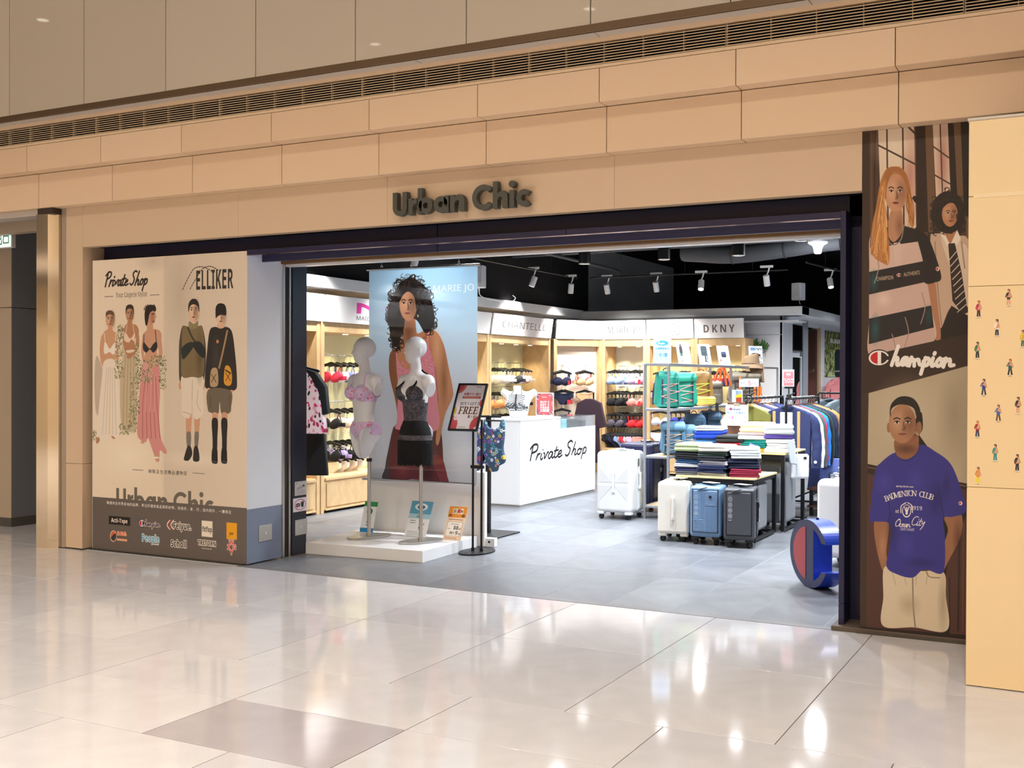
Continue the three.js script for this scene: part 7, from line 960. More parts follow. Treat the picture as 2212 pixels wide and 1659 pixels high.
// ---------------------------------------------------------------- luggage
function wheel(r = 0.028, mat = mBlackPlastic) {                         // swivel castor: yoke, two discs
  return merge([new THREE.TorusGeometry(r * 0.72, r * 0.3, 8, 18).translate(0, 0, -0.011), new THREE.TorusGeometry(r * 0.72, r * 0.3, 8, 18).translate(0, 0, 0.011), cyl(r * 0.62, 0.03, 0, 0, 0, 14).rotateX(Math.PI / 2), rbox(0.022, r * 1.1, 0.03, 0.004, -0.006, r * 0.9, 0)]);
}
const gWheel = wheel();
function suitcase(name, label, pos, turn, w, h, d, shellMat, o = {}) {     // front at +z, base on the floor
  const t = thing(name, label, 'suitcase', pos, turn), y0 = 0.075, r = o.r || 0.04, H2 = h - y0;
  mesh('front_shell', rbox(w, H2, d * 0.5 - 0.006, r, 0, y0 + H2 / 2, d * 0.25 + 0.003, 4), shellMat, t); mesh('rear_shell', rbox(w, H2, d * 0.5 - 0.006, r, 0, y0 + H2 / 2, -d * 0.25 - 0.003, 4), shellMat, t);
  mesh('zip_band', rbox(w - 0.012, H2 - 0.012, 0.05, r * 0.9, 0, y0 + H2 / 2, 0, 3), o.bandMat || shellMat, t);
  for (const sx of [-1, 1]) for (const sz of [-1, 1]) { const m = mesh('wheel', gWheel, mBlackPlastic, t); m.position.set(sx * (w / 2 - 0.05), 0.0285, sz * (d / 2 - 0.05)); m.rotation.y = sx * 0.5 + sz * 0.3; }
  for (const sx of [-1, 1]) for (const sz of [-1, 1]) mesh('wheel_mount', rbox(0.08, 0.035, 0.08, 0.012, sx * (w / 2 - 0.05), y0 - 0.005, sz * (d / 2 - 0.05)), o.mountMat || shellMat, t);
  const bar = (len) => merge([rbox(0.022, len, 0.02, 0.007), rbox(0.03, 0.03, 0.026, 0.006, 0, len / 2, -0.006), rbox(0.03, 0.03, 0.026, 0.006, 0, -len / 2, -0.006)]);
  if (o.frontHandle) mesh('front_handle', bar(0.2).translate(0, y0 + H2 * 0.5, d / 2 + 0.016), o.handleMat || mChrome, t);
  mesh('side_handle', bar(0.16).rotateY(Math.PI / 2).translate(w / 2 + 0.014, y0 + H2 * 0.52, o.sideZ ?? -0.02), o.sideMat || o.handleMat || mBlackPlastic, t);
  mesh('top_handle', rbox(0.16, 0.018, 0.03, 0.007, 0, h + 0.012, -d * 0.12), o.topMat || mBlackPlastic, t); mesh('trolley_cap', rbox(0.2, 0.012, 0.04, 0.005, 0, h + 0.004, -d * 0.36), o.topMat || mBlackPlastic, t);
  if (o.tagCard) { const c = mesh('price_card', rbox(0.09, 0.003, 0.16, 0.001), o.tagMat || mTagW, t); c.position.set(0.02, h + 0.026, 0.02); c.rotation.y = o.tagCard; }
  return t;
}
const sPlastic = (hex, rough = 0.45) => phy({ color: H(hex), roughness: rough, clearcoat: 0.2, clearcoatRoughness: 0.4, bumpMap: bumpFine, bumpScale: 0.0002 });
{
  const w = suitcase('suitcase', 'tall white trunk suitcase with embossed diagonal facets beside the counter', [-4.835, 0, -4.64], 0.0, 0.43, 0.765, 0.42, sPlastic('#dfe0e2'), { frontHandle: true, r: 0.05, handleMat: paint('#eceef0', 0.4), topMat: paint('#e3e4e6', 0.4), sideZ: -0.03, tagCard: 0.5 });
  for (const [sx, sy] of [[-1, 1], [1, 1], [-1, -1], [1, -1]]) { const s = new THREE.Shape(); s.moveTo(sx * 0.012, sy * 0.02); s.lineTo(sx * 0.17, sy * 0.19); s.lineTo(sx * 0.17, sy * 0.02); s.closePath(); mesh('facet', ext(s, 0.003, 0.003, 1).translate(0, 0.40, 0.208), sPlastic('#d6d7d9', 0.5), w); }
  mesh('lock', rbox(0.006, 0.09, 0.035, 0.003, 0.216, 0.64, -0.01), mSteel, w); mesh('lock_dial', [0, 1, 2].map((k) => rbox(0.01, 0.008, 0.012, 0.002, 0.217, 0.62 + k * 0.018, -0.01)), mBlackPlastic, w);
  const n = suitcase('suitcase', 'tall navy suitcase standing behind the white trunk suitcase', [-4.87, 0, -5.50], -0.05, 0.44, 0.815, 0.5, sPlastic('#191d40', 0.4), { r: 0.035, handleMat: paint('#14172e', 0.4), mountMat: mBlackPlastic, tagCard: 0.3 });
  mesh('front_panel', rbox(0.36, 0.66, 0.014, 0.03, 0, 0.455, 0.25, 3), sPlastic('#1d2148', 0.4), n); mesh('lock', rbox(0.008, 0.05, 0.05, 0.003, 0.222, 0.5, 0.02), mSteel, n);
  const c = suitcase('suitcase', 'cream cabin suitcase with a vertical front handle, leftmost of the three small ones', [-3.70, 0, -3.33], 0.16, 0.31, 0.585, 0.42, sPlastic('#e6e2d9'), { frontHandle: true, r: 0.035, handleMat: paint('#ece9e2', 0.4), topMat: paint('#e6e3dc', 0.4), tagCard: 1.2, tagMat: paint('#d9d2b4', 0.5) });
  const ridges = (sx, n2, x0, x1, y0, y1, horiz) => Array.from({ length: n2 }, (_, i) => { const k = (i + 0.5) / n2; return horiz ? rbox(x1 - x0, 0.006, 0.006, 0.002, (x0 + x1) / 2, lerp(y0, y1, k), 0) : rbox(0.006, y1 - y0, 0.006, 0.002, lerp(x0, x1, k), (y0 + y1) / 2, 0); });
  const mB = sPlastic('#6f8fb4', 0.45), b = suitcase('suitcase', 'blue cabin suitcase with ribbed front pocket, middle of the three small ones', [-3.345, 0, -3.27], 0.1, 0.30, 0.56, 0.40, mB, { r: 0.03, tagCard: 0.9, mountMat: mBlackPlastic, bandMat: mBlackPlastic });
  const icons = (base, fg) => canvas(96, 512, (x, W, Hh) => { x.fillStyle = base; x.fillRect(0, 0, W, Hh); x.strokeStyle = fg; x.fillStyle = fg; for (let k = 0; k < 4; k++) { const cy = 70 + k * 112; x.lineWidth = 5; x.beginPath(); x.arc(48, cy, 38, 0, 7); x.stroke(); x.lineWidth = 4; x.beginPath(); if (k === 0) { x.moveTo(48, cy + 22); x.lineTo(48, cy - 4); x.lineTo(34, cy - 20); x.moveTo(48, cy - 4); x.lineTo(62, cy - 20); } if (k === 1) { x.arc(48, cy - 8, 10, 0, 7); x.moveTo(48, cy + 4); x.lineTo(48, cy + 24); x.moveTo(34, cy + 8); x.lineTo(62, cy + 8); } if (k === 2) { x.rect(34, cy - 14, 28, 28); x.moveTo(34, cy); x.lineTo(62, cy); } if (k === 3) { x.ellipse(48, cy, 20, 12, 0, 0, 7); } x.stroke(); if (k === 3) { x.beginPath(); x.arc(48, cy, 7, 0, 7); x.fill(); } } x.fillRect(20, 494, 56, 6); });
  const pocket = (t, mat, hex, pw, ph, y, z) => { mesh('pocket_zip', rbox(pw + 0.024, ph + 0.024, 0.012, 0.03, 0, y, z - 0.004, 3), mBlackPlastic, t); mesh('front_pocket', rbox(pw, ph, 0.02, 0.024, 0, y, z, 3), mat, t); mesh('icon_strip', uvPlane(rbox(0.042, 0.24, 0.003, 0.001, -pw / 2 + 0.032, y + 0.05, z + 0.0105), -pw / 2 + 0.011, -pw / 2 + 0.053, y - 0.07, y + 0.17), std({ map: icons(hex, '#d9dde2'), roughness: 0.5 }), t); mesh('zip_pull', [rod([-0.05, y + ph / 2 + 0.01, z + 0.012], [0.02, y + ph / 2 + 0.03, z + 0.014], 0.005, 6), ell(0.012, 0.006, 0.006, -0.06, y + ph / 2 + 0.006, z + 0.012)], mBlackPlastic, t); };
  pocket(b, mB, '#6585aa', 0.235, 0.40, 0.325, 0.198);
  mesh('rib', ridges(1, 14, 0.0, 0.108, 0.38, 0.515, true).map((g) => g.translate(0, 0, 0.209)).concat(ridges(1, 8, -0.112, -0.02, 0.135, 0.25, true).map((g) => g.translate(0, 0, 0.209)), ridges(1, 7, 0.0, 0.108, 0.135, 0.37, false).map((g) => g.translate(0, 0, 0.209)), ridges(1, 4, -0.05, -0.006, 0.26, 0.515, false).map((g) => g.translate(0, 0, 0.209))), mB, b); mesh('lock_button', cyl(0.014, 0.01, 0.05, 0.212, -0.465, 16).rotateX(Math.PI / 2).translate(0, 0, 0), mBlackPlastic, b).position.set(0, 0, 0);
  const mC = sPlastic('#3e4149', 0.42), k = suitcase('suitcase', 'charcoal cabin suitcase with front pocket, rightmost of the three small ones', [-3.02, 0, -3.23], 0.18, 0.29, 0.56, 0.42, mC, { r: 0.03, tagCard: 0.9, tagMat: paint('#9aa3ab', 0.5), mountMat: mBlackPlastic });
  pocket(k, sPlastic('#43464e', 0.5), '#5a5d64', 0.225, 0.40, 0.325, 0.208); mesh('rivet', [[0.44, 0.08], [0.16, 0.08], [0.44, -0.08], [0.16, -0.08]].map(([y, z]) => cyl(0.008, 0.006, 0, 0, 0, 12).rotateZ(Math.PI / 2).translate(0.146, y, z)), mChrome, k); mesh('side_groove', [0.06, 0.02, -0.02].map((z) => rbox(0.004, 0.45, 0.006, 0.002, 0.1455, 0.32, z)), mBlackPlastic, k);
  mesh('barcode_label', rbox(0.003, 0.13, 0.035, 0.001, 0.166, 0.3, -0.02), paint('#c9ccd2', 0.5), k);
  // two soft grey covers with cases inside, under the tables
  const cover = (pos, turn, w2, h2, d2, label, word) => { const t = thing('covered_suitcase', label, 'suitcase', pos, turn); const m = cloth('#85878c', 0.2); let g = warp(new RoundedBoxGeometry(w2, h2 - 0.08, d2, 8, 0.045), (v) => { const n = nz(v.x * 9, v.y * 7, v.z * 9) * 0.006; v.x += n; v.z += n; v.y += h2 / 2 + 0.04; }); mesh('fabric_cover', g, m, t); mesh('piping', [-1, 1].flatMap((s) => [-1, 1].map((q) => rod([s * (w2 / 2 - 0.018), 0.13, q * (d2 / 2 - 0.018)], [s * (w2 / 2 - 0.018), h2 - 0.06, q * (d2 / 2 - 0.018)], 0.006, 6))), cloth('#6c6e74'), t); for (const sx of [-1, 1]) for (const sz of [-1, 1]) mesh('wheel', gWheel, mBlackPlastic, t).position.set(sx * (w2 / 2 - 0.06), 0.0285, sz * (d2 / 2 - 0.06)); mesh('top_handle', rbox(0.14, 0.02, 0.03, 0.008, 0, h2 + 0.012, 0), mBlackPlastic, t); if (word) { const c2 = canvas(256, 64, (x, W, Hh) => { x.fillStyle = '#7c7e84'; x.fillRect(0, 0, W, Hh); type(x, word, W / 2, 48, 56, '#17171a', { width: 236 }); }); mesh('name_patch', uvPlane(rbox(0.19, 0.05, 0.004, 0.001, 0.0, h2 - 0.12, d2 / 2 + 0.002), -0.095, 0.095, h2 - 0.145, h2 - 0.095), std({ map: c2, roughness: 0.8 }), t); } return t; };
  cover([-3.12, 0, -3.82], 0.05, 0.3, 0.56, 0.42, 'grey fabric covered suitcase with black lettering under the low table', 'harajuku'); cover([-3.06, 0, -4.62], 0.02, 0.36, 0.72, 0.46, 'taller plain grey fabric covered suitcase under the high table');
  const r = suitcase('suitcase', 'white suitcase with broad black bands behind the blue emblem at the right post', [-1.86, 0, -2.52], -0.42, 0.5, 0.74, 0.34, sPlastic('#eef0f3', 0.35), { r: 0.06, bandMat: mBlackPlastic, mountMat: mBlackPlastic });
  mesh('corner_band', rbox(0.508, 0.60, 0.05, 0.06, 0, 0.41, 0.1, 4), mBlackPlastic, r); mesh('edge_band', rbox(0.505, 0.62, 0.03, 0.06, 0, 0.41, -0.13, 4), mBlackPlastic, r);
}
{
  // free-standing oval C emblem: navy rim, red left half, blue inside
  const t = thing('emblem_display', 'large free standing round blue C emblem with red half at the right door post', 'emblem', [-1.92, 0, -1.42], -0.89);
  const R = 0.258, aR = 1.22, ring = new THREE.Shape(), A0 = 0.42;
  for (let i = 0; i <= 60; i++) { const a = lerp(A0, Math.PI * 2 - A0, i / 60); const p = [Math.cos(a) * R * aR, Math.sin(a) * R]; i ? ring.lineTo(...p) : ring.moveTo(...p); }
  const ri = R * 0.80; for (let i = 0; i <= 30; i++) { const a = lerp(-A0 - 0.12, -1.22, i / 30); ring.lineTo(Math.cos(a) * ri * aR, Math.sin(a) * ri); }
  ring.lineTo(Math.cos(1.22) * ri * aR, Math.sin(1.22) * ri); for (let i = 0; i <= 30; i++) { const a = lerp(1.22, A0 + 0.12, i / 30); ring.lineTo(Math.cos(a) * ri * aR, Math.sin(a) * ri); } ring.closePath();
  const mN = std({ color: H('#252b58'), roughness: 0.35 }), mBl = std({ color: H('#2446c8'), roughness: 0.35 });
  mesh('face', ext(ring, 0.004, 0).translate(0, R + 0.002, 0.052), mN, t); mesh('side', ext(ring, 0.15, 0.001).translate(0, R + 0.002, -0.098), mBl, t);
  const half = new THREE.Shape(); for (let i = 0; i <= 30; i++) { const a = lerp(Math.PI * 0.55, Math.PI * 1.45, i / 30), p = [Math.cos(a) * ri * aR * 0.98, Math.sin(a) * ri * 0.98]; i ? half.lineTo(...p) : half.moveTo(...p); } half.closePath();
  mesh('red_half', ext(half, 0.004, 0.001).translate(0, R + 0.002, 0.055), std({ color: H('#b0444c'), roughness: 0.4 }), t); mesh('peg', [cyl(0.012, 0.02, 0.0, 2 * R + 0.006, -0.02, 12)], mN, t);
}
// ---------------------------------------------------------------- tables and folded clothes
function table(label, x0, x1, z0, z1, h) {
  const t = thing('display_table', label, 'table', [0, 0, 0]), L = 0.038;
  mesh('tabletop', uvBox(rbx(x0, x1, h - 0.018, h, z0, z1, 0.003)), mYellowWood, t);
  for (const x of [x0 + L / 2 + 0.006, x1 - L / 2 - 0.006]) for (const z of [z0 + L / 2 + 0.006, z1 - L / 2 - 0.006]) { mesh('leg', rbox(L, h - 0.036, L, 0.003, x, (h - 0.018) / 2 + 0.008, z), mBlackMetal, t); mesh('foot', cyl(0.014, 0.012, x, 0.006, z, 12), mChrome, t); }
  mesh('apron', [rbx(x0 + 0.02, x1 - 0.02, h - 0.075, h - 0.018, z1 - 0.04, z1 - 0.012), rbx(x0 + 0.02, x1 - 0.02, h - 0.075, h - 0.018, z0 + 0.012, z0 + 0.04), rbx(x0 + 0.01, x0 + 0.04, h - 0.055, h - 0.018, z0 + 0.02, z1 - 0.02), rbx(x1 - 0.04, x1 - 0.01, h - 0.055, h - 0.018, z0 + 0.02, z1 - 0.02)], mBlackMetal, t);
  for (const x of [x0 + 0.026, x1 - 0.026]) mesh('foot_rail', rbx(x - 0.016, x + 0.016, 0.012, 0.042, z0 + 0.03, z1 - 0.03), mBlackMetal, t);
  mesh('rear_rail', rbx(x0 + 0.03, x1 - 0.03, 0.012, 0.042, z0 + 0.012, z0 + 0.042), mBlackMetal, t); return t;
}
table('low display table with pale wooden top and black frame behind the cabin suitcases', -3.725, -2.93, -4.22, -3.36, 0.632);
table('higher display table with pale wooden top and black frame behind the low one', -3.97, -2.865, -5.19, -4.27, 0.822);
function folded(w, h, d, seed) {                                         // a folded sweater: two soft layers with a rounded front fold
  const lay = (hh, y, k, s) => warp(new RoundedBoxGeometry(w * k, hh, d * k, 7, Math.min(hh / 2.05, 0.03)), (v) => { const n = nz(v.x * 9 + s, v.y * 12, v.z * 9 + seed), e = 1 - Math.pow(Math.abs(v.x) / (w / 2), 4) * 0.25; v.y = v.y * e + y + n * 0.007 - 0.10 * v.x * v.x; v.z += nz(v.x * 8, seed, v.y * 20) * 0.014; v.x += nz(seed, v.z * 7, v.y * 20) * 0.012; });
  return merge([lay(h * 0.56, h * 0.27, 1, seed), lay(h * 0.56, h * 0.72, 0.97, seed + 5)]);
}
const SW = [folded(0.30, 0.042, 0.36, 1), folded(0.30, 0.042, 0.36, 2.7), folded(0.29, 0.042, 0.37, 4.1)], SWBIG = folded(0.31, 0.085, 0.36, 7.3), SWWIDE = folded(0.40, 0.045, 0.38, 9.2);
reseed(151);
function stack(x, z, y, items, where, turn = 0) {                          // bottom first: [hex, words, height, geometry]
  items.forEach(([hex, words, h = 0.040, g, mat], i) => {
    const geo = g || pick(SW), t = solo('folded_sweater', `${words} folded sweater ${i === items.length - 1 ? 'on top of' : i === 0 ? 'at the bottom of' : 'within'} the ${where}`, 'sweater', geo, mat || cloth(hex, 0.35), undefined);
    t.position.set(x + rr(-0.012, 0.012), y, z + rr(-0.012, 0.012)); t.rotation.y = turn + rr(-0.05, 0.05); const base = g === SWBIG ? 0.085 : g === SWWIDE ? 0.045 : 0.042; t.scale.y = h / base; y += h * 0.97;
  }); return y;
}
const mCamo = floralTex(153, '#3c5048', ['#2a3a34', '#55695c', '#223028', '#4a5f54']);
stack(-3.615, -3.60, 0.6335, [['#55585e', 'dark grey'], ['#262c58', 'indigo'], ['#a9adb6', 'heather grey'], ['#1d3f66', 'petrol blue', 0.044], ['#121317', 'black', 0.04], ['#15161a', 'jet black', 0.036], ['#9fae86', 'plump sage green', 0.085, SWBIG]], 'left pile on the low table');
stack(-3.365, -3.58, 0.6335, [['#cfcfcf', 'pale grey', 0.034], ['#1b2447', 'navy'], ['#202a52', 'bright navy', 0.036], ['#e9eaf0', 'white', 0.05], ['#1f2229', 'black', 0.042], ['#3c5048', 'green camouflage', 0.05, null, mCamo], ['#d9d3c6', 'cream', 0.065]], 'middle pile on the low table');
stack(-3.10, -3.62, 0.6335, [['#7c1634', 'burgundy', 0.042], ['#861a3a', 'wine red', 0.04], ['#1a2038', 'dark navy', 0.055], ['#1d2440', 'navy hooded', 0.05], ['#cfd8dc', 'pale blue grey', 0.05], ['#e2e8ea', 'white printed', 0.06]], 'right pile on the low table', 0.28);
stack(-3.24, -4.0, 0.6335, [['#15161a', 'black', 0.05], ['#8c2a4e', 'raspberry', 0.05], ['#17181c', 'dark', 0.05], ['#e8d9ae', 'pale yellow', 0.10, SWBIG]], 'rear pile on the low table');
stack(-3.72, -4.52, 0.8235, [['#8a2848', 'raspberry'], ['#1b3f9c', 'royal blue', 0.046], ['#3a78b0', 'steel blue', 0.042], ['#2148c8', 'bright blue', 0.09, SWBIG], ['#cfd4da', 'light grey', 0.045]], 'left pile on the high table', 0.15);
stack(-3.47, -4.48, 0.8235, [['#17181c', 'black', 0.045], ['#c8202e', 'red', 0.05], ['#26272b', 'charcoal', 0.08, SWBIG]], 'second pile on the high table', 0.1);
stack(-3.22, -4.50, 0.8235, [['#eaa620', 'mustard yellow', 0.045], ['#12807c', 'deep teal', 0.044], ['#17908a', 'teal', 0.044], ['#d5dadd', 'pale grey', 0.05], ['#dcb8bc', 'dusty pink', 0.03], ['#eedfba', 'cream yellow', 0.105, SWBIG]], 'third pile on the high table', 0.05);
stack(-2.99, -4.50, 0.8235, [['#e9ecee', 'white', 0.05], ['#f0f1f3', 'bright white', 0.05], ['#e2e6ea', 'cool white', 0.05], ['#4c3a86', 'purple', 0.045], ['#c9d0d4', 'heather grey hooded', 0.105, SWBIG]], 'right pile on the high table', 0.3);
{
  const sl = warp(new RoundedBoxGeometry(0.10, 0.30, 0.045, 6, 0.02), (v) => { v.x += nz(v.y * 9, 1, v.z * 9) * 0.02 + (0.15 - v.y) * 0.35; v.z += nz(3, v.y * 8, v.x * 9) * 0.02; });
  const t = solo('hoodie_sleeve', 'heather grey hoodie sleeve hanging over the right edge of the high table', 'sweater', sl, cloth('#bcc4c9')); t.position.set(-2.84, 0.84, -4.33); t.rotation.set(0, 0.4, -0.2); t.scale.set(0.75, 0.8, 0.8);
  const w2 = thing('white_hoodie', 'white hoodie with black emblem and cord drooping under the high table edge', 'hoodie', [-2.80, 0.52, -4.62], 0.5); mesh('body', warp(new RoundedBoxGeometry(0.2, 0.26, 0.06, 6, 0.028), (v) => { v.y += 0.15; v.z += nz(v.x * 10, v.y * 10, 2) * 0.02; }), cloth('#eceef0'), w2); mesh('cord', tube([[-0.03, 0.3, 0.04], [-0.04, 0.2, 0.06], [-0.03, 0.05, 0.06]], 0.004), mWhiteMatt, w2); mesh('emblem', ell(0.018, 0.014, 0.004, 0.05, 0.24, 0.046), mBlackCloth, w2);
  const tag = canvas(128, 96, (x, w, h) => { x.fillStyle = '#2a3f96'; x.fillRect(0, 0, w, h); lines(x, 14, 16, 4, 96, 18, '#d9def2', 7); }); solo('blue_card', 'blue printed card lying against the pale yellow sweater', 'card', uvPlane(rbox(0.10, 0.07, 0.004, 0.001), -0.05, 0.05, -0.035, 0.035).rotateX(-0.6).rotateZ(-0.3).translate(-3.09, 0.90, -3.88), std({ map: tag, roughness: 0.5 }));
}

// ---------------------------------------------------------------- grey metal rack with rucksacks
{
  const t = thing('metal_rack', 'long grey square tube shelf rack carrying the rucksacks', 'rack', [0, 0, 0]), X = [-4.285, -4.565], Z = [-4.70, -7.09, -9.48], p = 0.028, levels = [0.14, 0.70, 1.235, 1.75];
  for (const x of X) for (const z of Z) mesh('post', rbox(p, 1.76, p, 0.003, x, 0.88, z), mGreyMetal, t);
  for (const y of levels) { for (const x of X) mesh('long_bar', rbx(x - p / 2 + 0.001, x + p / 2 - 0.001, y - p / 2, y + p / 2, Z[2], Z[0], 0.003), mGreyMetal, t); for (const z of Z) mesh('cross_bar', rbx(X[1], X[0], y - p / 2 + 0.001, y + p / 2 - 0.001, z - p / 2 + 0.001, z + p / 2 - 0.001, 0.003), mGreyMetal, t); }
  for (const y of levels.slice(0, 3)) mesh('shelf_board', rbx(X[1] + 0.013, X[0] - 0.013, y + 0.004, y + 0.013, Z[2], Z[0], 0.002), y > 1 ? paint('#d6d9de', 0.4) : mOakPale, t);
}
function rucksack(label, pos, turn, w, h, d, hex, o = {}) {               // base at y = 0, front at +z
  const t = thing('rucksack', label, 'backpack', pos, turn), m = o.mat || phy({ color: H(hex), roughness: 0.55, sheen: 0.3, sheenColor: H(hex), bumpMap: bumpFabric, bumpScale: 0.0005 }), sd = o.seed || 1;
  const soft = (W, Hh, Dd, r, f) => warp(new RoundedBoxGeometry(W, Hh, Dd, 8, r), (v) => { const k = v.y / Hh + 0.5, n = nz(v.x * 8 + sd, v.y * 8, v.z * 8) * 0.014 + nz(v.x * 22, v.y * 22 + sd, v.z * 22) * 0.005; const tp = 1 - 0.2 * sstep(0.45, 1, k) + 0.04 * Math.sin(k * 3); v.x = v.x * tp + n; v.z = v.z * (1 - 0.15 * sstep(0.6, 1, k)) + n; if (f) f(v, k); });
  mesh('body', soft(w, h, d, Math.min(w, d) * 0.36).translate(0, h / 2, 0), m, t);
  if (o.lid) mesh('lid', warp(new RoundedBoxGeometry(w * 0.95, h * 0.24, d * 1.1, 7, 0.04), (v) => { v.y += h * 0.93 - (v.z > 0 ? v.z * 0.35 : 0) + nz(v.x * 14, v.z * 14, sd) * 0.014; v.z += 0.008 + nz(v.x * 10, v.y * 10, sd) * 0.012; }), m, t);
  mesh('front_pocket', soft(w * 0.8, h * 0.46, d * 0.3, 0.03).translate(0, h * 0.27, d * 0.44), m, t);
  if (o.panel) mesh('front_panel', soft(w * 0.5, h * 0.8, 0.04, 0.018).translate(w * 0.12, h * 0.45, d * 0.46), m, t);
  const strapM = o.strap || paint('#1d2444', 0.7);
  for (const s of [-1, 1]) mesh('shoulder_strap', warp(tube([[s * w * 0.22, h * 0.9, -d * 0.46], [s * w * 0.32, h * 0.75, -d * 0.62], [s * w * 0.42, h * 0.4, -d * 0.62], [s * w * 0.46, h * 0.1, -d * 0.46]], 0.018, 20, 6), (v) => { }), strapM, t);
  mesh('haul_loop', tube([[-0.035, h * 0.97, -d * 0.3], [-0.02, h * 1.06, -d * 0.3], [0.02, h * 1.06, -d * 0.3], [0.035, h * 0.97, -d * 0.3]], 0.006, 14, 6), strapM, t);
  if (o.lace) { const z = d * 0.5 + 0.012, zz = d * 0.6 + 0.006, L = [[-0.34, 0.62, z], [0.30, 0.66, z], [-0.3, 0.5, zz], [0.34, 0.45, zz], [-0.36, 0.32, zz], [0.28, 0.2, zz], [-0.2, 0.14, zz]].map(([a, b, c]) => [a * w, b * h, c]); mesh('lacing', L.slice(0, -1).map((p, i) => rod(p, L[i + 1], 0.004, 6)), o.lace, t); mesh('webbing', [-0.32, 0.3].map((k) => rod([k * w, h * 0.1, zz], [k * w * 0.95, h * 0.78, z - 0.01], 0.008, 6)), strapM, t); }
  if (o.bands) mesh('strap_band', o.bands.map(([x, y0, y1]) => rbox(0.028, (y1 - y0) * h, 0.006, 0.002, x * w, ((y0 + y1) / 2) * h, d * 0.62)), o.bandMat, t);
  if (o.tag) mesh('hang_tag', rbox(0.03, 0.06, 0.003, 0.001, w * 0.2, h * 0.62, d * 0.62), mTagW, t);
  return t;
}
{
  const mCord = paint('#d98a8a', 0.6), mLime = paint('#c4cc3a', 0.6), mOrange = paint('#f2661e', 0.6), mTan = paint('#b79a78', 0.6), F = 0.42;
  rucksack('teal green rucksack with pink lacing at the near end of the upper rack shelf', [-4.40, 1.25, -4.98], F + 0.25, 0.30, 0.43, 0.19, '#12806f', { seed: 2, lace: mCord, panel: true });
  rucksack('teal green rucksack with folded lid beside the first teal one', [-4.41, 1.25, -5.62], F, 0.29, 0.40, 0.19, '#14866f', { seed: 5, lid: true, lace: mCord });
  rucksack('mustard brown rucksack with lime cords in the middle of the upper rack shelf', [-4.41, 1.25, -6.26], F, 0.29, 0.43, 0.19, '#8a642f', { seed: 8, lace: mLime, strap: paint('#6a4a24', 0.7) });
  const bum = thing('hip_bag', 'small tan hip bag with lime bands standing before the mustard brown rucksack', 'bag', [-4.325, 1.25, -6.17], F); mesh('body', warp(new RoundedBoxGeometry(0.24, 0.12, 0.09, 6, 0.035), (v) => { v.y += 0.06; }), cloth('#c9a266'), bum); mesh('band', [0.035, 0.06, 0.085].map((y) => rbox(0.235, 0.012, 0.094, 0.003, 0, y, 0.001)), mLime, bum); mesh('tag', rbox(0.04, 0.12, 0.004, 0.001, 0.13, -0.02, 0.05), mBlackPlastic, bum);
  rucksack('small khaki rucksack right of the mustard brown one', [-4.42, 1.25, -6.82], F, 0.22, 0.30, 0.16, '#5d5446', { seed: 11, lid: true });
  const orange = thing('orange_straps', 'bundle of bright orange straps hanging from the top bar of the rack', 'straps', [-4.34, 1.48, -6.86], F); mesh('webbing', [-0.07, -0.02, 0.04, 0.08].map((x, i) => tube([[x * 0.5, 0.24, 0.02], [x, 0.14, 0.03 + i * 0.006], [x * 1.5, 0.02, 0.02]], 0.014, 12, 6)), mOrange, orange); mesh('loop', tube([[-0.06, 0.22, 0.02], [0, 0.262, 0.02], [0.06, 0.22, 0.02]], 0.012, 12, 6), mOrange, orange);
  rucksack('large khaki rucksack with bright orange straps at the far end of the rack', [-4.36, 1.25, -8.0], F, 0.46, 0.42, 0.22, '#5f5646', { seed: 14, lid: true, lace: paint('#232120', 0.7), bands: [[-0.18, 0.1, 0.9], [0.26, 0.06, 0.62], [0.36, 0.05, 0.58], [0.44, 0.05, 0.55]], bandMat: mOrange, tag: true });
  rucksack('slate blue rucksack hanging low at the near corner of the rack', [-4.33, 0.72, -4.98], F, 0.30, 0.36, 0.18, '#4d7896', { seed: 17, lid: true, lace: mTan });
  rucksack('slate blue rucksack with cross lacing behind the navy suitcase', [-4.30, 0.72, -5.42], F - 0.1, 0.25, 0.33, 0.18, '#527e9e', { seed: 19, lace: mTan });
  rucksack('tall dark blue rucksack with arched zip on the lower rack shelf', [-4.40, 0.72, -5.95], F, 0.31, 0.44, 0.2, '#355671', { seed: 23, panel: true, lace: mTan, tag: true });
  rucksack('dark blue rucksack with buckled lid on the lower rack shelf', [-4.41, 0.72, -6.62], F, 0.28, 0.44, 0.2, '#34526c', { seed: 27, lid: true, bands: [[-0.2, 0.2, 1.0]], bandMat: paint('#1c2840', 0.7) });
  rucksack('teal pouch bag under the lower rack shelf beside the navy suitcase', [-4.30, 0.155, -4.98], F, 0.2, 0.26, 0.14, '#12806f', { seed: 31 });
  const hat = thing('sun_hat', 'brown sun hat with a neck flap hanging on the rack corner', 'hat', [-4.30, 1.80, -8.1], 0.3), mHat = cloth('#7a624a');
  mesh('crown', warp(lathe([[0.001, 0.13], [0.07, 0.125], [0.095, 0.09], [0.108, 0.0], [0.112, -0.01]], 26), (v) => { v.x *= 1.1; v.y += 0.02 * Math.sin(v.x * 14); }), mHat, hat); mesh('brim', warp(lathe([[0.108, 0.0], [0.16, -0.02], [0.2, -0.05], [0.196, -0.056], [0.155, -0.028], [0.106, -0.008]], 32), (v) => { v.y -= 0.5 * Math.max(0, v.x) * Math.abs(v.x) + 0.05 * Math.abs(v.z); }), mHat, hat);
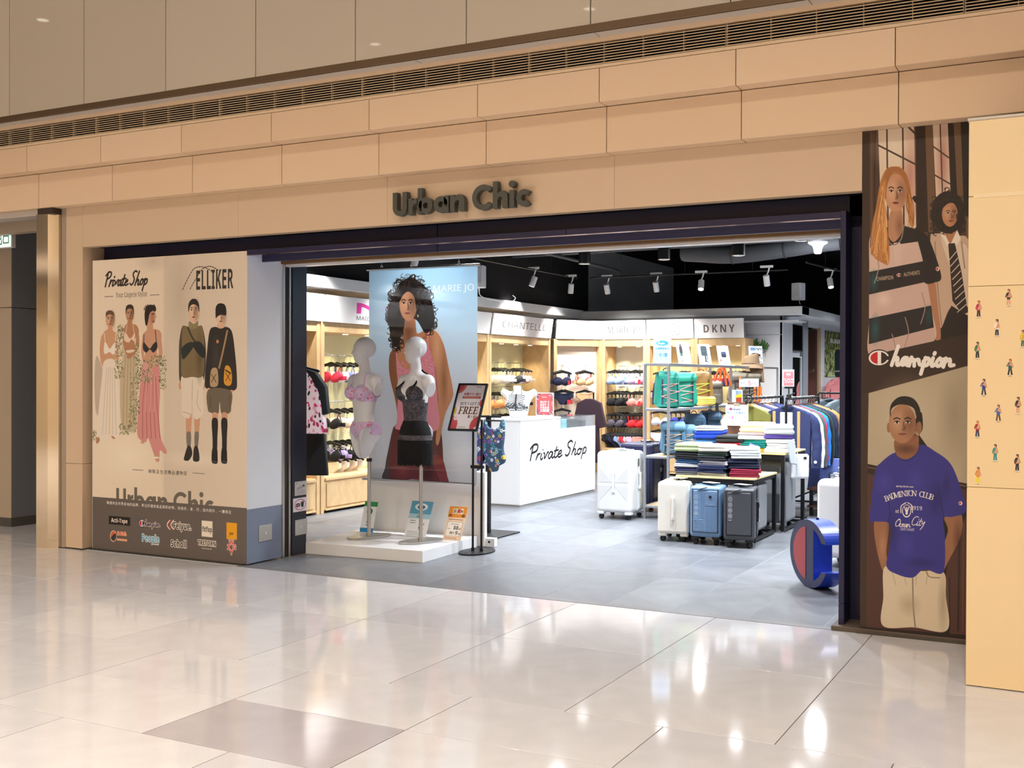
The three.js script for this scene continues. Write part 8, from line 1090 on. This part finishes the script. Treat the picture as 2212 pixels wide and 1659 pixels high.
  mesh('neck_flap', warp(new RoundedBoxGeometry(0.2, 0.26, 0.02, 8, 0.009), (v) => { v.y -= 0.13; v.x = v.x * (1 - 0.9 * (-v.y) * 0.9) + 0.06 - v.y * 0.16; v.z += 0.1 + 0.02 * Math.sin(v.y * 22); }), mHat, hat); mesh('hat_band', new THREE.TorusGeometry(0.11, 0.006, 6, 28).rotateX(Math.PI / 2).scale(1.1, 1, 1), paint('#3a2c20', 0.8), hat);
  const pl = (pos, label, s) => { reseed(s); const t = thing('hanging_plant', label, 'plant', pos); const leaf = () => { const g = ext(shapeOf([[0, 0], [0.018, 0.03], [0.014, 0.06], [0, 0.085], [-0.014, 0.06], [-0.018, 0.03]], true), 0.001, 0.0006, 1, 4); return g; }; const out = []; for (let k = 0; k < 34; k++) out.push(leaf().rotateX(rr(-1.6, 0.6)).rotateY(rr(0, 6.28)).translate(rr(-0.05, 0.05), rr(-0.05, 0.05), rr(-0.01, 0.05))); const f = mesh('foliage', out, std({ color: H('#3f6a2c'), roughness: 0.6 }), t); f.userData.kind = 'stuff'; mesh('stem', [0, 1, 2].map((k) => tube([[0, 0.0, 0], [rr(-0.04, 0.04), -0.05, 0.03], [rr(-0.06, 0.06), rr(-0.16, -0.1), 0.03]], 0.003, 8, 5)), std({ color: H('#4a5a2c') }), t); mesh('wall_clip', cyl(0.014, 0.03, 0, 0.03, -0.015, 10).rotateX(0), mWhiteGloss, t); };
  pl([-4.94, 2.12, -10.64], 'left one of two small green plants on the white wall', 161); pl([-4.80, 2.10, -10.64], 'right one of two small green plants on the white wall', 163);
}
{
  // cards along the top of the rack
  const card = (z, w, h, lean, turn, label, draw) => { const map = canvas(220, Math.round((220 * h) / w), draw), t = thing('shelf_card', label, 'sign', [-4.42, 1.766, z], turn); mesh('sheet', uvPlane(rbox(w, h, 0.004, 0.001), -w / 2, w / 2, -h / 2, h / 2).translate(0, h / 2 + 0.002, 0).rotateX(-lean), std({ map, roughness: 0.35 }), t); mesh('foot', rbox(w, 0.004, 0.06, 0.001, 0, 0.002, -0.02), mAcrylic, t); };
  reseed(171);
  card(-4.86, 0.20, 0.285, 0.03, 0.35, 'light blue price card on top of the rack, leftmost of the row', (x, w, h) => { x.fillStyle = '#eef4fa'; x.fillRect(0, 0, w, h); x.fillStyle = '#a9cdf2'; x.fillRect(10, 8, w - 20, h - 22); x.fillStyle = '#3d8fd8'; x.beginPath(); x.ellipse(w / 2, 64, 76, 32, 0, 0, 7); x.fill(); script(x, 'Champion', 50, 76, 34, '#eaf3fc', 4, 0.1, 0.72); han(x, '全場精選貨品', 24, 118, 27, '#2f6fc0', 3, 0.05); han(x, '半價', 60, 186, 54, '#2f6fc0', 4.5, 0.1); });
  const person = (x, cx, y0, s, top, mid) => { x.fillStyle = '#3a2a24'; x.beginPath(); x.ellipse(cx, y0, 13 * s, 16 * s, 0, 0, 7); x.fill(); x.fillStyle = top; x.beginPath(); x.roundRect(cx - 22 * s, y0 + 14 * s, 44 * s, 84 * s, 10); x.fill(); x.fillStyle = mid; x.fillRect(cx - 18 * s, y0 + 94 * s, 36 * s, 34 * s); x.fillStyle = '#c9967a'; x.fillRect(cx - 14 * s, y0 + 126 * s, 10 * s, 60 * s); x.fillRect(cx + 4 * s, y0 + 126 * s, 10 * s, 60 * s); x.fillStyle = '#1c1a1a'; x.fillRect(cx - 16 * s, y0 + 184 * s, 14 * s, 8 * s); x.fillRect(cx + 4 * s, y0 + 184 * s, 14 * s, 8 * s); };
  card(-5.66, 0.19, 0.27, 0.26, 0.95, 'white card with a standing model and a discount, second on top of the rack', (x, w, h) => { x.fillStyle = '#f3f1f0'; x.fillRect(0, 0, w, h); person(x, 70, 46, 1.2, '#2c2c30', '#2f6a52'); type(x, 'ELLIKER', 164, 60, 20, '#777', { bold: true }); type(x, '9', 150, 190, 72, '#555'); han(x, '折', 172, 156, 34, '#555', 3); lines(x, 60, h - 16, 1, 100, 8, '#999', 4); });
  card(-6.46, 0.19, 0.27, 0.26, 0.95, 'white card with a grey bag picture, third on top of the rack', (x, w, h) => { x.fillStyle = '#f1f2f4'; x.fillRect(0, 0, w, h); x.fillStyle = '#3c4a52'; x.beginPath(); x.roundRect(54, 30, 110, 150, 24); x.fill(); x.fillStyle = '#55646c'; x.fillRect(70, 60, 80, 8); x.fillRect(70, 100, 80, 8); x.fillStyle = '#2a3036'; x.fillRect(110, 180, 26, 80); x.fillRect(150, 170, 14, 70); x.fillRect(100, 258, 60, 14); lines(x, 70, h - 18, 1, 70, 8, '#777', 5); });
  card(-7.28, 0.19, 0.27, 0.26, 0.95, 'white card with a black shoulder bag picture, fourth on top of the rack', (x, w, h) => { x.fillStyle = '#f1f2f4'; x.fillRect(0, 0, w, h); x.strokeStyle = '#25262c'; x.lineWidth = 9; x.beginPath(); x.moveTo(76, 10); x.lineTo(86, 110); x.moveTo(150, 10); x.lineTo(140, 110); x.stroke(); x.fillStyle = '#22232a'; x.beginPath(); x.roundRect(66, 96, 96, 92, 26); x.fill(); x.fillStyle = '#3d4770'; x.fillRect(78, 112, 72, 22); x.fillStyle = '#d9dde0'; x.beginPath(); x.ellipse(110, 226, 80, 34, 0, 0, 7); x.fill(); x.fillStyle = '#c0585a'; x.beginPath(); x.ellipse(46, 236, 18, 24, 0, 0, 7); x.fill(); x.fillStyle = '#33343a'; x.fillRect(86, 268, 16, 20); x.fillRect(124, 262, 16, 24); });
  card(-8.80, 0.22, 0.30, 0.1, 0.75, 'white card with shoe and glasses pictures behind the brown hat', (x, w, h) => { x.fillStyle = '#eef0f2'; x.fillRect(0, 0, w, h); x.fillStyle = '#7fa8d8'; x.fillRect(30, 24, 70, 40); x.strokeStyle = '#2a2a2e'; x.lineWidth = 7; for (const [y, s] of [[56, 1], [190, 1.1], [250, 0.9]]) { x.beginPath(); x.arc(130, y, 22 * s, 3, 6.4); x.arc(180, y, 22 * s, 3, 6.4); x.stroke(); } x.fillStyle = '#3a3234'; x.beginPath(); x.ellipse(116, 130, 74, 26, 0.1, 0, 7); x.fill(); x.fillStyle = '#8a5a48'; x.beginPath(); x.ellipse(130, 120, 40, 12, 0.1, 0, 7); x.fill(); });
  }
{
  const pic = canvas(256, 300, (x, w, h) => { x.fillStyle = '#dfe4ea'; x.fillRect(0, 0, w, h); x.fillStyle = '#8fa2bc'; x.fillRect(110, 20, 130, 120); x.fillStyle = '#d9cc2a'; x.beginPath(); x.moveTo(0, 130); x.lineTo(240, 80); x.lineTo(240, 200); x.lineTo(0, 170); x.fill(); x.fillStyle = '#a8452a'; x.beginPath(); x.moveTo(110, 170); x.lineTo(240, 160); x.lineTo(240, 280); x.lineTo(110, 290); x.fill(); x.fillStyle = '#cfd8e2'; x.fillRect(0, 0, 110, h); type(x, '▪', 50, 250, 20, '#555'); });
  const t = thing('picture_stand', 'small acrylic stand with a yellow and red landscape picture before the large khaki rucksack', 'sign', [-4.30, 1.252, -7.42], 0.55); mesh('card', uvPlane(rbox(0.155, 0.185, 0.004, 0.001, 0, 0.095, 0), -0.077, 0.077, 0.004, 0.187), std({ map: pic, roughness: 0.3 }), t); mesh('stand', [rbox(0.165, 0.19, 0.003, 0.001, 0, 0.096, -0.005), rbox(0.165, 0.004, 0.06, 0.001, 0, 0.003, -0.02)], mAcrylic, t);
}
// ---------------------------------------------------------------- garment rails
function railStand(label, a, b, y, o = {}) {
  const t = thing('garment_rail', label, 'clothes rail', [0, 0, 0]), d = V(b[0] - a[0], 0, b[1] - a[1]).normalize(), r = 0.014;
  mesh('rail', tube([[a[0], y - 0.12, a[1]], [a[0], y - 0.035, a[1]], [a[0] + d.x * 0.035, y, a[1] + d.z * 0.035], [a[0] + d.x * 0.15, y, a[1] + d.z * 0.15], [b[0] - d.x * 0.15, y, b[1] - d.z * 0.15], [b[0] - d.x * 0.035, y, b[1] - d.z * 0.035], [b[0], y - 0.035, b[1]], [b[0], y - 0.12, b[1]]], r, 60, 8), mBlackMetal, t);
  for (const [x, z] of [a, b]) { mesh('upright', rod([x, 0.04, z], [x, y - 0.1, z], r, 10), mBlackMetal, t); mesh('foot', rod([x - d.z * 0.24, 0.03, z + d.x * 0.24], [x + d.z * 0.24, 0.03, z - d.x * 0.24], r, 10), mBlackMetal, t); mesh('collar', cyl(0.02, 0.05, x, y * 0.5, z, 12), mBlackMetal, t); }
  mesh('lower_bar', rod([a[0], 0.2, a[1]], [b[0], 0.2, b[1]], r * 0.8, 8), mBlackMetal, t); return t;
}
railStand('black clothes rail behind the high table carrying jackets and the olive gilet', [-3.6, -5.40], [-3.6, -7.1], 1.362); railStand('black clothes rail nearest the door post carrying the coloured sweatshirts', [-3.15, -5.46], [-3.15, -7.12], 1.362); railStand('black clothes rail furthest right at the back with grey jackets', [-3.42, -8.3], [-1.9, -8.3], 1.40);
const gWoodHanger = ext(shapeOf([[-0.2, -0.06], [-0.12, -0.02], [-0.03, 0.03], [0.03, 0.03], [0.12, -0.02], [0.2, -0.06], [0.19, -0.085], [0.1, -0.045], [0, -0.005], [-0.1, -0.045], [-0.19, -0.085]], true), 0.018, 0.004, 2).translate(0, 0, -0.009), gHook2 = tube([[0, 0.02, 0], [0, 0.07, 0], [0.018, 0.09, 0], [0.014, 0.118, 0], [-0.012, 0.122, 0], [-0.02, 0.108, 0]], 0.0032, 20, 5);
const mHangRed = std({ map: brownWood, color: H('#a8583c'), roughness: 0.4 }), mHangTan = std({ map: lightWood, color: H('#e0b070'), roughness: 0.4 });
function gBody(len, wd, sl, seed) { const hw = wd / 2; return warp(ext(shapeOf([[-0.07, 0.0], [0.07, 0.0], [hw * 0.8, -0.045], [hw, -0.09], [hw * 0.98, -len], [-hw * 0.98, -len], [-hw, -0.09], [-hw * 0.8, -0.045]]), 0.05, 0.014, 2, 6).translate(0, 0, -0.025), (v) => { v.z += 0.016 * Math.sin(v.x * 26 + seed) * clamp(-v.y * 2) + nz(v.x * 6, v.y * 6, seed) * 0.02; }); }
function gSleeve(s, len, hw, seed) { return warp(tube([[s * hw * 0.82, -0.085, 0], [s * (hw + 0.045), -0.16, 0.006], [s * (hw + 0.075), -0.16 - len * 0.5, 0.012], [s * (hw + 0.07), -0.16 - len, 0.03]], 0.055, 20, 12), (v) => { v.z *= 0.75; v.x += nz(v.y * 10, seed, v.z * 10) * 0.015; const k = clamp((-v.y - 0.1) / (len)); v.z += nz(v.x * 8, v.y * 14, seed) * 0.012; }); }
function garment(kind, pos, turn, hex, label, o = {}) {                  // y of pos = shoulder line of the hanger
  const t = thing(kind, label, kind === 'gilet' ? 'vest' : kind, pos, turn), m = o.mat || cloth(hex, 0.4), L = o.len || 0.66, wd = o.w || 0.5, sd = o.seed || 1;
  mesh('hanger', gWoodHanger, o.tan ? mHangTan : mHangRed, t); mesh('hook', gHook2, mChrome, t); mesh('body', gBody(L, wd, 0, sd), m, t);
  if (!o.noSleeves) for (const s of [-1, 1]) { mesh('sleeve', gSleeve(s, o.sleeve || 0.52, wd / 2, sd + s), o.sleeveMat || m, t); if (o.cuff !== false) mesh('cuff_badge', ell(0.018, 0.018, 0.006, s * (wd / 2 + 0.075), -0.16 - (o.sleeve || 0.52) * 0.86, 0.068, 10), mTagW, t); }
  mesh('collar', new THREE.TorusGeometry(0.07, 0.014, 8, 22).rotateX(1.2).translate(0, -0.008, 0.008), o.collarMat || m, t);
  if (o.hood) mesh('hood', warp(new RoundedBoxGeometry(0.2, 0.15, 0.07, 6, 0.03), (v) => { v.y -= 0.06; v.z -= 0.03; }), m, t);
  if (o.extra) o.extra(t); return t;
}
{
  const onRail = (x, z0, dz, list) => list.forEach(([kind, hex, label, o = {}], i) => garment(kind, [x, 1.26, z0 - i * dz], 0.1 + 0.1 * ((i * 7) % 3 - 1), hex, label, { seed: i + 1, ...o }));
  const mQuilt = phy({ color: H('#6d6c2e'), roughness: 0.6, sheen: 0.4, sheenColor: H('#8a8a44') });
  onRail(-3.6, -5.52, 0.17, [
    ['gilet', '#6d6c2e', 'olive green quilted gilet at the near end of the left clothes rail', { mat: mQuilt, noSleeves: true, len: 0.6, tan: true, extra: (t) => mesh('quilting', [-0.15, -0.26, -0.37, -0.48].map((y) => tube([[-0.24, y, 0.035], [-0.1, y - 0.008, 0.05], [0.1, y - 0.008, 0.05], [0.24, y, 0.035]], 0.008, 12, 5)), cloth('#57561f'), t) }],
    ['jacket', '#e9ebee', 'white jacket just behind the olive gilet', { tan: true }], ['jacket', '#252c4c', 'dark navy jacket third on the left clothes rail', {}], ['jacket', '#4a4070', 'violet navy jacket fourth on the left clothes rail', {}], ['jacket', '#dfe3e8', 'white and navy jacket fifth on the left clothes rail', { sleeveMat: cloth('#1f2746') }], ['jacket', '#1c2036', 'shiny navy hooded jacket sixth on the left clothes rail', { hood: true, tan: true }], ['jacket', '#2c3c74', 'blue navy jacket seventh on the left clothes rail', {}], ['jacket', '#2d3a6c', 'navy jacket at the far end of the left clothes rail', {}]]);
  onRail(-3.15, -5.56, 0.118, [
    ['cardigan', '#27305a', 'navy and white varsity top with tan stripes, first on the coloured rail', { extra: (t) => { mesh('white_front', rbox(0.14, 0.5, 0.02, 0.008, -0.01, -0.3, 0.05), cloth('#eceef0'), t); mesh('tan_stripe', [rbox(0.035, 0.56, 0.02, 0.008, 0.13, -0.32, 0.046), rbox(0.035, 0.56, 0.02, 0.008, -0.15, -0.32, 0.046)], cloth('#c79a62'), t); } }],
    ['sweatshirt', '#eef0f1', 'white sweatshirt second on the coloured rail', {}], ['sweatshirt', '#4c5c58', 'grey green sweatshirt between the white and crimson ones', {}], ['sweatshirt', '#c21f48', 'crimson red sweatshirt on the coloured rail', {}], ['sweatshirt', '#1f7fe0', 'bright blue sweatshirt on the coloured rail', {}], ['sweatshirt', '#17181c', 'black sweatshirt right of the bright blue one', {}], ['sweatshirt', '#124438', 'dark green sweatshirt on the coloured rail', {}], ['sweatshirt', '#151d3e', 'deep navy sweatshirt right of the dark green one', {}], ['sweatshirt', '#23294a', 'slate navy sweatshirt on the coloured rail', {}], ['sweatshirt', '#8a6a44', 'brown sweatshirt second from the far end of the coloured rail', {}], ['sweatshirt', '#a98048', 'camel sweatshirt at the far end of the coloured rail', {}], ['sweatshirt', '#2a2b33', 'charcoal sweatshirt hidden behind the camel one', {}]]);
  [['#5f6a74', 'blue grey hooded jacket, left on the rear rail', true], ['#6f7a82', 'grey jacket in the middle of the rear rail', false], ['#464c56', 'dark grey jacket near the door post on the rear rail', false]].forEach(([h, l, hd], i) => garment('jacket', [-3.30 + i * 0.2, 1.30, -8.3], 0.9, h, l, { seed: i + 20, hood: hd, len: 0.7 }));
  garment('jacket', [-4.16, 1.62, -14.2], 0.9, '#e8663a', 'orange jacket on the wall beneath the green poster', { seed: 31, len: 0.7, cuff: false }); garment('jacket', [-4.22, 1.60, -13.8], 0.9, '#e0888a', 'pink jacket beside the orange jacket under the green poster', { seed: 33, len: 0.7, cuff: false });
  solo('wall_rail', 'steel bar on the wall carrying the orange and pink jackets', 'clothes rail', [rod([-4.18, 1.735, -13.5], [-4.18, 1.735, -14.7], 0.011), rod([-4.18, 1.735, -13.6], [-4.51, 1.735, -13.6], 0.009), rod([-4.18, 1.735, -14.6], [-4.51, 1.735, -14.6], 0.009)], mChrome);
  const shorts = (pos, hex, label) => { const t = thing('shorts', label, 'shorts', pos, 0.15); mesh('fabric', warp(ext(shapeOf([[-0.17, 0], [0.17, 0], [0.21, -0.36], [0.03, -0.38], [0, -0.2], [-0.03, -0.38], [-0.21, -0.36]]), 0.04, 0.012, 2), (v) => { v.z += 0.012 * Math.sin(v.x * 40); }), cloth(hex), t); mesh('waistband', rbox(0.35, 0.035, 0.062, 0.01, 0, -0.015, 0.02), cloth(hex), t); };
  shorts([-2.86, 0.64, -6.25], '#6a7cc0', 'periwinkle blue shorts hanging low below the crimson sweatshirt'); shorts([-2.92, 0.56, -6.75], '#7c8a76', 'sage green shorts hanging low behind the periwinkle ones'); shorts([-2.78, 0.6, -6.55], '#7486cc', 'lighter periwinkle shorts hanging low near the basket'); shorts([-2.6, 0.66, -7.0], '#7d8089', 'grey shorts hanging low beneath the camel sweatshirt');
  solo('shorts_bar', 'low dark bar from which the shorts hang', 'clothes rail', [rod([-3.15, 0.665, -6.3], [-2.4, 0.665, -6.3], 0.008), rod([-3.15, 0.665, -6.78], [-2.3, 0.665, -6.78], 0.008)], mBlackMetal);
}
{
  const clip = (pos, hgt, label) => { const t = thing('clip_stand', label, 'sign holder', pos); mesh('stem', rod([0, 0, 0], [0, hgt, 0], 0.008, 8), mBlackPlastic, t); mesh('rail_clip', [rbox(0.05, 0.05, 0.045, 0.008, 0, 0, 0), rod([0, 0.01, 0], [0.07, 0.04, 0.02], 0.008, 6)], mBlackPlastic, t); mesh('jaw', rbox(0.1, 0.03, 0.02, 0.005, 0, hgt, 0), mBlackPlastic, t); return t; };
  clip([-3.6, 1.39, -5.55], 0.1, 'black clip stand holding the white discount strip on the left rail'); clip([-3.15, 1.39, -5.58], 0.105, 'black clip stand holding the red sale sign on the coloured rail');
  const m5 = canvas(320, 128, (x, w, h) => { x.fillStyle = '#eff0f3'; x.fillRect(0, 0, w, h); x.fillStyle = '#4b4f74'; x.beginPath(); x.moveTo(0, 0); x.lineTo(110, 0); x.lineTo(0, 20); x.fill(); x.beginPath(); x.moveTo(w, h); x.lineTo(w - 60, h); x.lineTo(w, h - 14); x.fill(); x.fillStyle = '#2a2a52'; x.beginPath(); x.arc(34, 66, 10, 0, 7); x.fill(); script(x, 'hampion', 46, 74, 22, '#2a2a52', 2.6, 0.1, 0.9); type(x, '5', 172, 108, 106, '#a0203c', { bold: true }); lines(x, 204, 34, 1, 84, 8, '#b0506a', 7); han(x, '折起', 204, 56, 42, '#a0203c', 4.5, 0.08); });
  const s5 = thing('discount_strip', 'white discount strip with large red five above the left clothes rail', 'sign', [-3.6, 1.50, -5.53], 0.05); mesh('card', uvPlane(rbox(0.225, 0.095, 0.004, 0.001, 0, 0.045, 0), -0.112, 0.112, -0.002, 0.092), std({ map: m5, roughness: 0.35 }), s5); mesh('sleeve', rbox(0.23, 0.1, 0.002, 0.001, 0, 0.045, 0.004), mAcrylic, s5);
  const mS = canvas(220, 330, (x, w, h) => { x.fillStyle = '#efe6ea'; x.fillRect(0, 0, w, h); x.fillStyle = '#d03a52'; x.fillRect(12, 36, w - 24, h - 48); type(x, 'SALE', w / 2, 106, 58, '#fbf3f4', { bold: true, width: 92 }); lines(x, 84, 122, 1, 60, 8, '#f3c8d0', 6); type(x, '50', 84, 252, 110, '#fbf3f4', { width: 126 }); type(x, '%', 180, 206, 52, '#fbf3f4', { width: 58 }); type(x, 'OFF', 180, 252, 34, '#fbf3f4', { bold: true, width: 54 }); });
  const ss = thing('sale_sign', 'red fifty percent sale sign above the coloured clothes rail', 'sign', [-3.15, 1.505, -5.56], 0.08); mesh('card', uvPlane(rbox(0.125, 0.19, 0.004, 0.001, 0, 0.095, 0), -0.062, 0.062, 0, 0.19), std({ map: mS, roughness: 0.35 }), ss); mesh('sleeve', rbox(0.135, 0.2, 0.002, 0.001, 0, 0.097, 0.004), mAcrylic, ss);
  const mC = canvas(320, 300, (x, w, h) => { x.fillStyle = '#dfeaf4'; x.fillRect(0, 0, w, h); x.fillStyle = '#2f3a7a'; x.beginPath(); x.ellipse(72, 62, 22, 20, 0, 0, 7); x.fill(); x.fillStyle = '#c23a4a'; x.beginPath(); x.ellipse(66, 62, 10, 14, 0, 0, 7); x.fill(); script(x, 'hampion', 96, 76, 44, '#2f3a7a', 5, 0.1, 0.9); han(x, '衛衣/有帽衛衣', 18, 98, 38, '#2f5a9c', 3.6, 0.06); han(x, '特價', 26, 164, 42, '#b04a6a', 3.8, 0.06); type(x, '$200/', 124, 202, 44, '#b04a6a', { align: 'left' }); han(x, '件', 256, 166, 40, '#b04a6a', 3.6); type(x, '$350/2', 104, 262, 44, '#b04a6a', { align: 'left' }); han(x, '件', 256, 226, 40, '#b04a6a', 3.6); });
  const cb = thing('price_board', 'wooden board on a foot with a clipped blue price sheet behind the clothes piles', 'sign', [-3.59, 0.824, -4.98], 0.05); mesh('board', uvBox(rbox(0.2, 0.5, 0.012, 0.003, 0, 0.255, -0.008)), mBrownWood, cb); mesh('foot', uvBox(rbox(0.2, 0.02, 0.1, 0.004, 0, 0.01, 0)), mBrownWood, cb); mesh('sheet', uvPlane(rbox(0.255, 0.235, 0.003, 0.001, 0.01, 0.36, 0.004), -0.117, 0.137, 0.243, 0.477), std({ map: mC, roughness: 0.5 }), cb); mesh('bulldog_clip', rbox(0.07, 0.03, 0.02, 0.005, 0.01, 0.475, 0.006), mChrome, cb);
}
{
  const t = thing('low_bench', 'two tier brown wooden low shelf on the floor behind the high table', 'shelf', [0, 0, 0]);
  for (const y of [0.10, 0.30]) for (let k = 0; k < 5; k++) mesh('plank', uvBox(rbx(-3.0 + 0.0, -2.25, y, y + 0.022, -5.85 - k * 0.2 - 0.195, -5.85 - k * 0.2, 0.003)), k % 2 ? mBrownWood : std({ map: brownWood, color: H('#e0d0c0'), roughness: 0.5 }), t);
  for (const x of [-2.96, -2.29]) for (const z of [-5.9, -6.8]) mesh('leg', rbox(0.04, 0.3, 0.04, 0.003, x, 0.15, z), mBlackMetal, t);
  const b = thing('wire_basket', 'black wire basket of plastic wrapped goods behind the white suitcase', 'basket', [-2.62, 0.326, -6.05], 0.2), w = [];
  for (const y of [0.01, 0.06, 0.11, 0.17]) { const k = 0.85 + y * 0.9, a = 0.17 * k, c = 0.13 * k; w.push(rod([-a, y, -c], [a, y, -c], 0.004, 6), rod([-a, y, c], [a, y, c], 0.004, 6), rod([-a, y, -c], [-a, y, c], 0.004, 6), rod([a, y, -c], [a, y, c], 0.004, 6)); }
  for (let i = -3; i <= 3; i++) for (const s of [-1, 1]) { w.push(rod([i * 0.048, 0.01, s * 0.112], [i * 0.056, 0.17, s * 0.13], 0.003, 5)); if (Math.abs(i) < 3) w.push(rod([s * 0.146, 0.01, i * 0.04], [s * 0.171, 0.17, i * 0.046], 0.003, 5)); }
  mesh('wire_frame', w, mBlackMetal, b); mesh('price_clip', rbox(0.05, 0.035, 0.004, 0.001, 0.03, 0.15, 0.132), mTagW, b);
  reseed(181); const mWrap = phy({ color: C(0.85, 0.88, 0.92), roughness: 0.12, transmission: 0.45, thickness: 0, clearcoat: 1, clearcoatRoughness: 0.05 });
  for (let i = 0; i < 7; i++) { const a = i * 0.9, g = warp(new RoundedBoxGeometry(0.13, 0.10, 0.12, 5, 0.04), (v) => { v.x += nz(v.y * 30 + i, v.z * 30, 1) * 0.03; v.y += nz(v.x * 30, v.z * 30 + i, 2) * 0.03; v.z += nz(v.x * 30, v.y * 30, i) * 0.03; }); const m = thing('wrapped_pack', `crinkled clear plastic pack of dark clothing ${['at the left of', 'at the front of', 'in the middle of', 'at the right of', 'at the back of', 'on top of', 'highest in'][i]} the wire basket`, 'pack', [-2.62 + Math.cos(a) * 0.085 * (i < 5 ? 1 : 0.4), 0.40 + (i > 4 ? 0.13 + (i - 5) * 0.06 : 0.045 * (i % 2)), -6.05 + Math.sin(a) * 0.07], a); mesh('wrap', g, mWrap, m); mesh('content', ell(0.045, 0.035, 0.042, 0, -0.005, 0, 10), paint(['#2a2b30', '#8a8d92', '#1f2030', '#c9ccd2', '#3a3c44', '#9a9da4', '#e2e4e8'][i], 0.8), m); }
}
renderer.render(scene, camera);
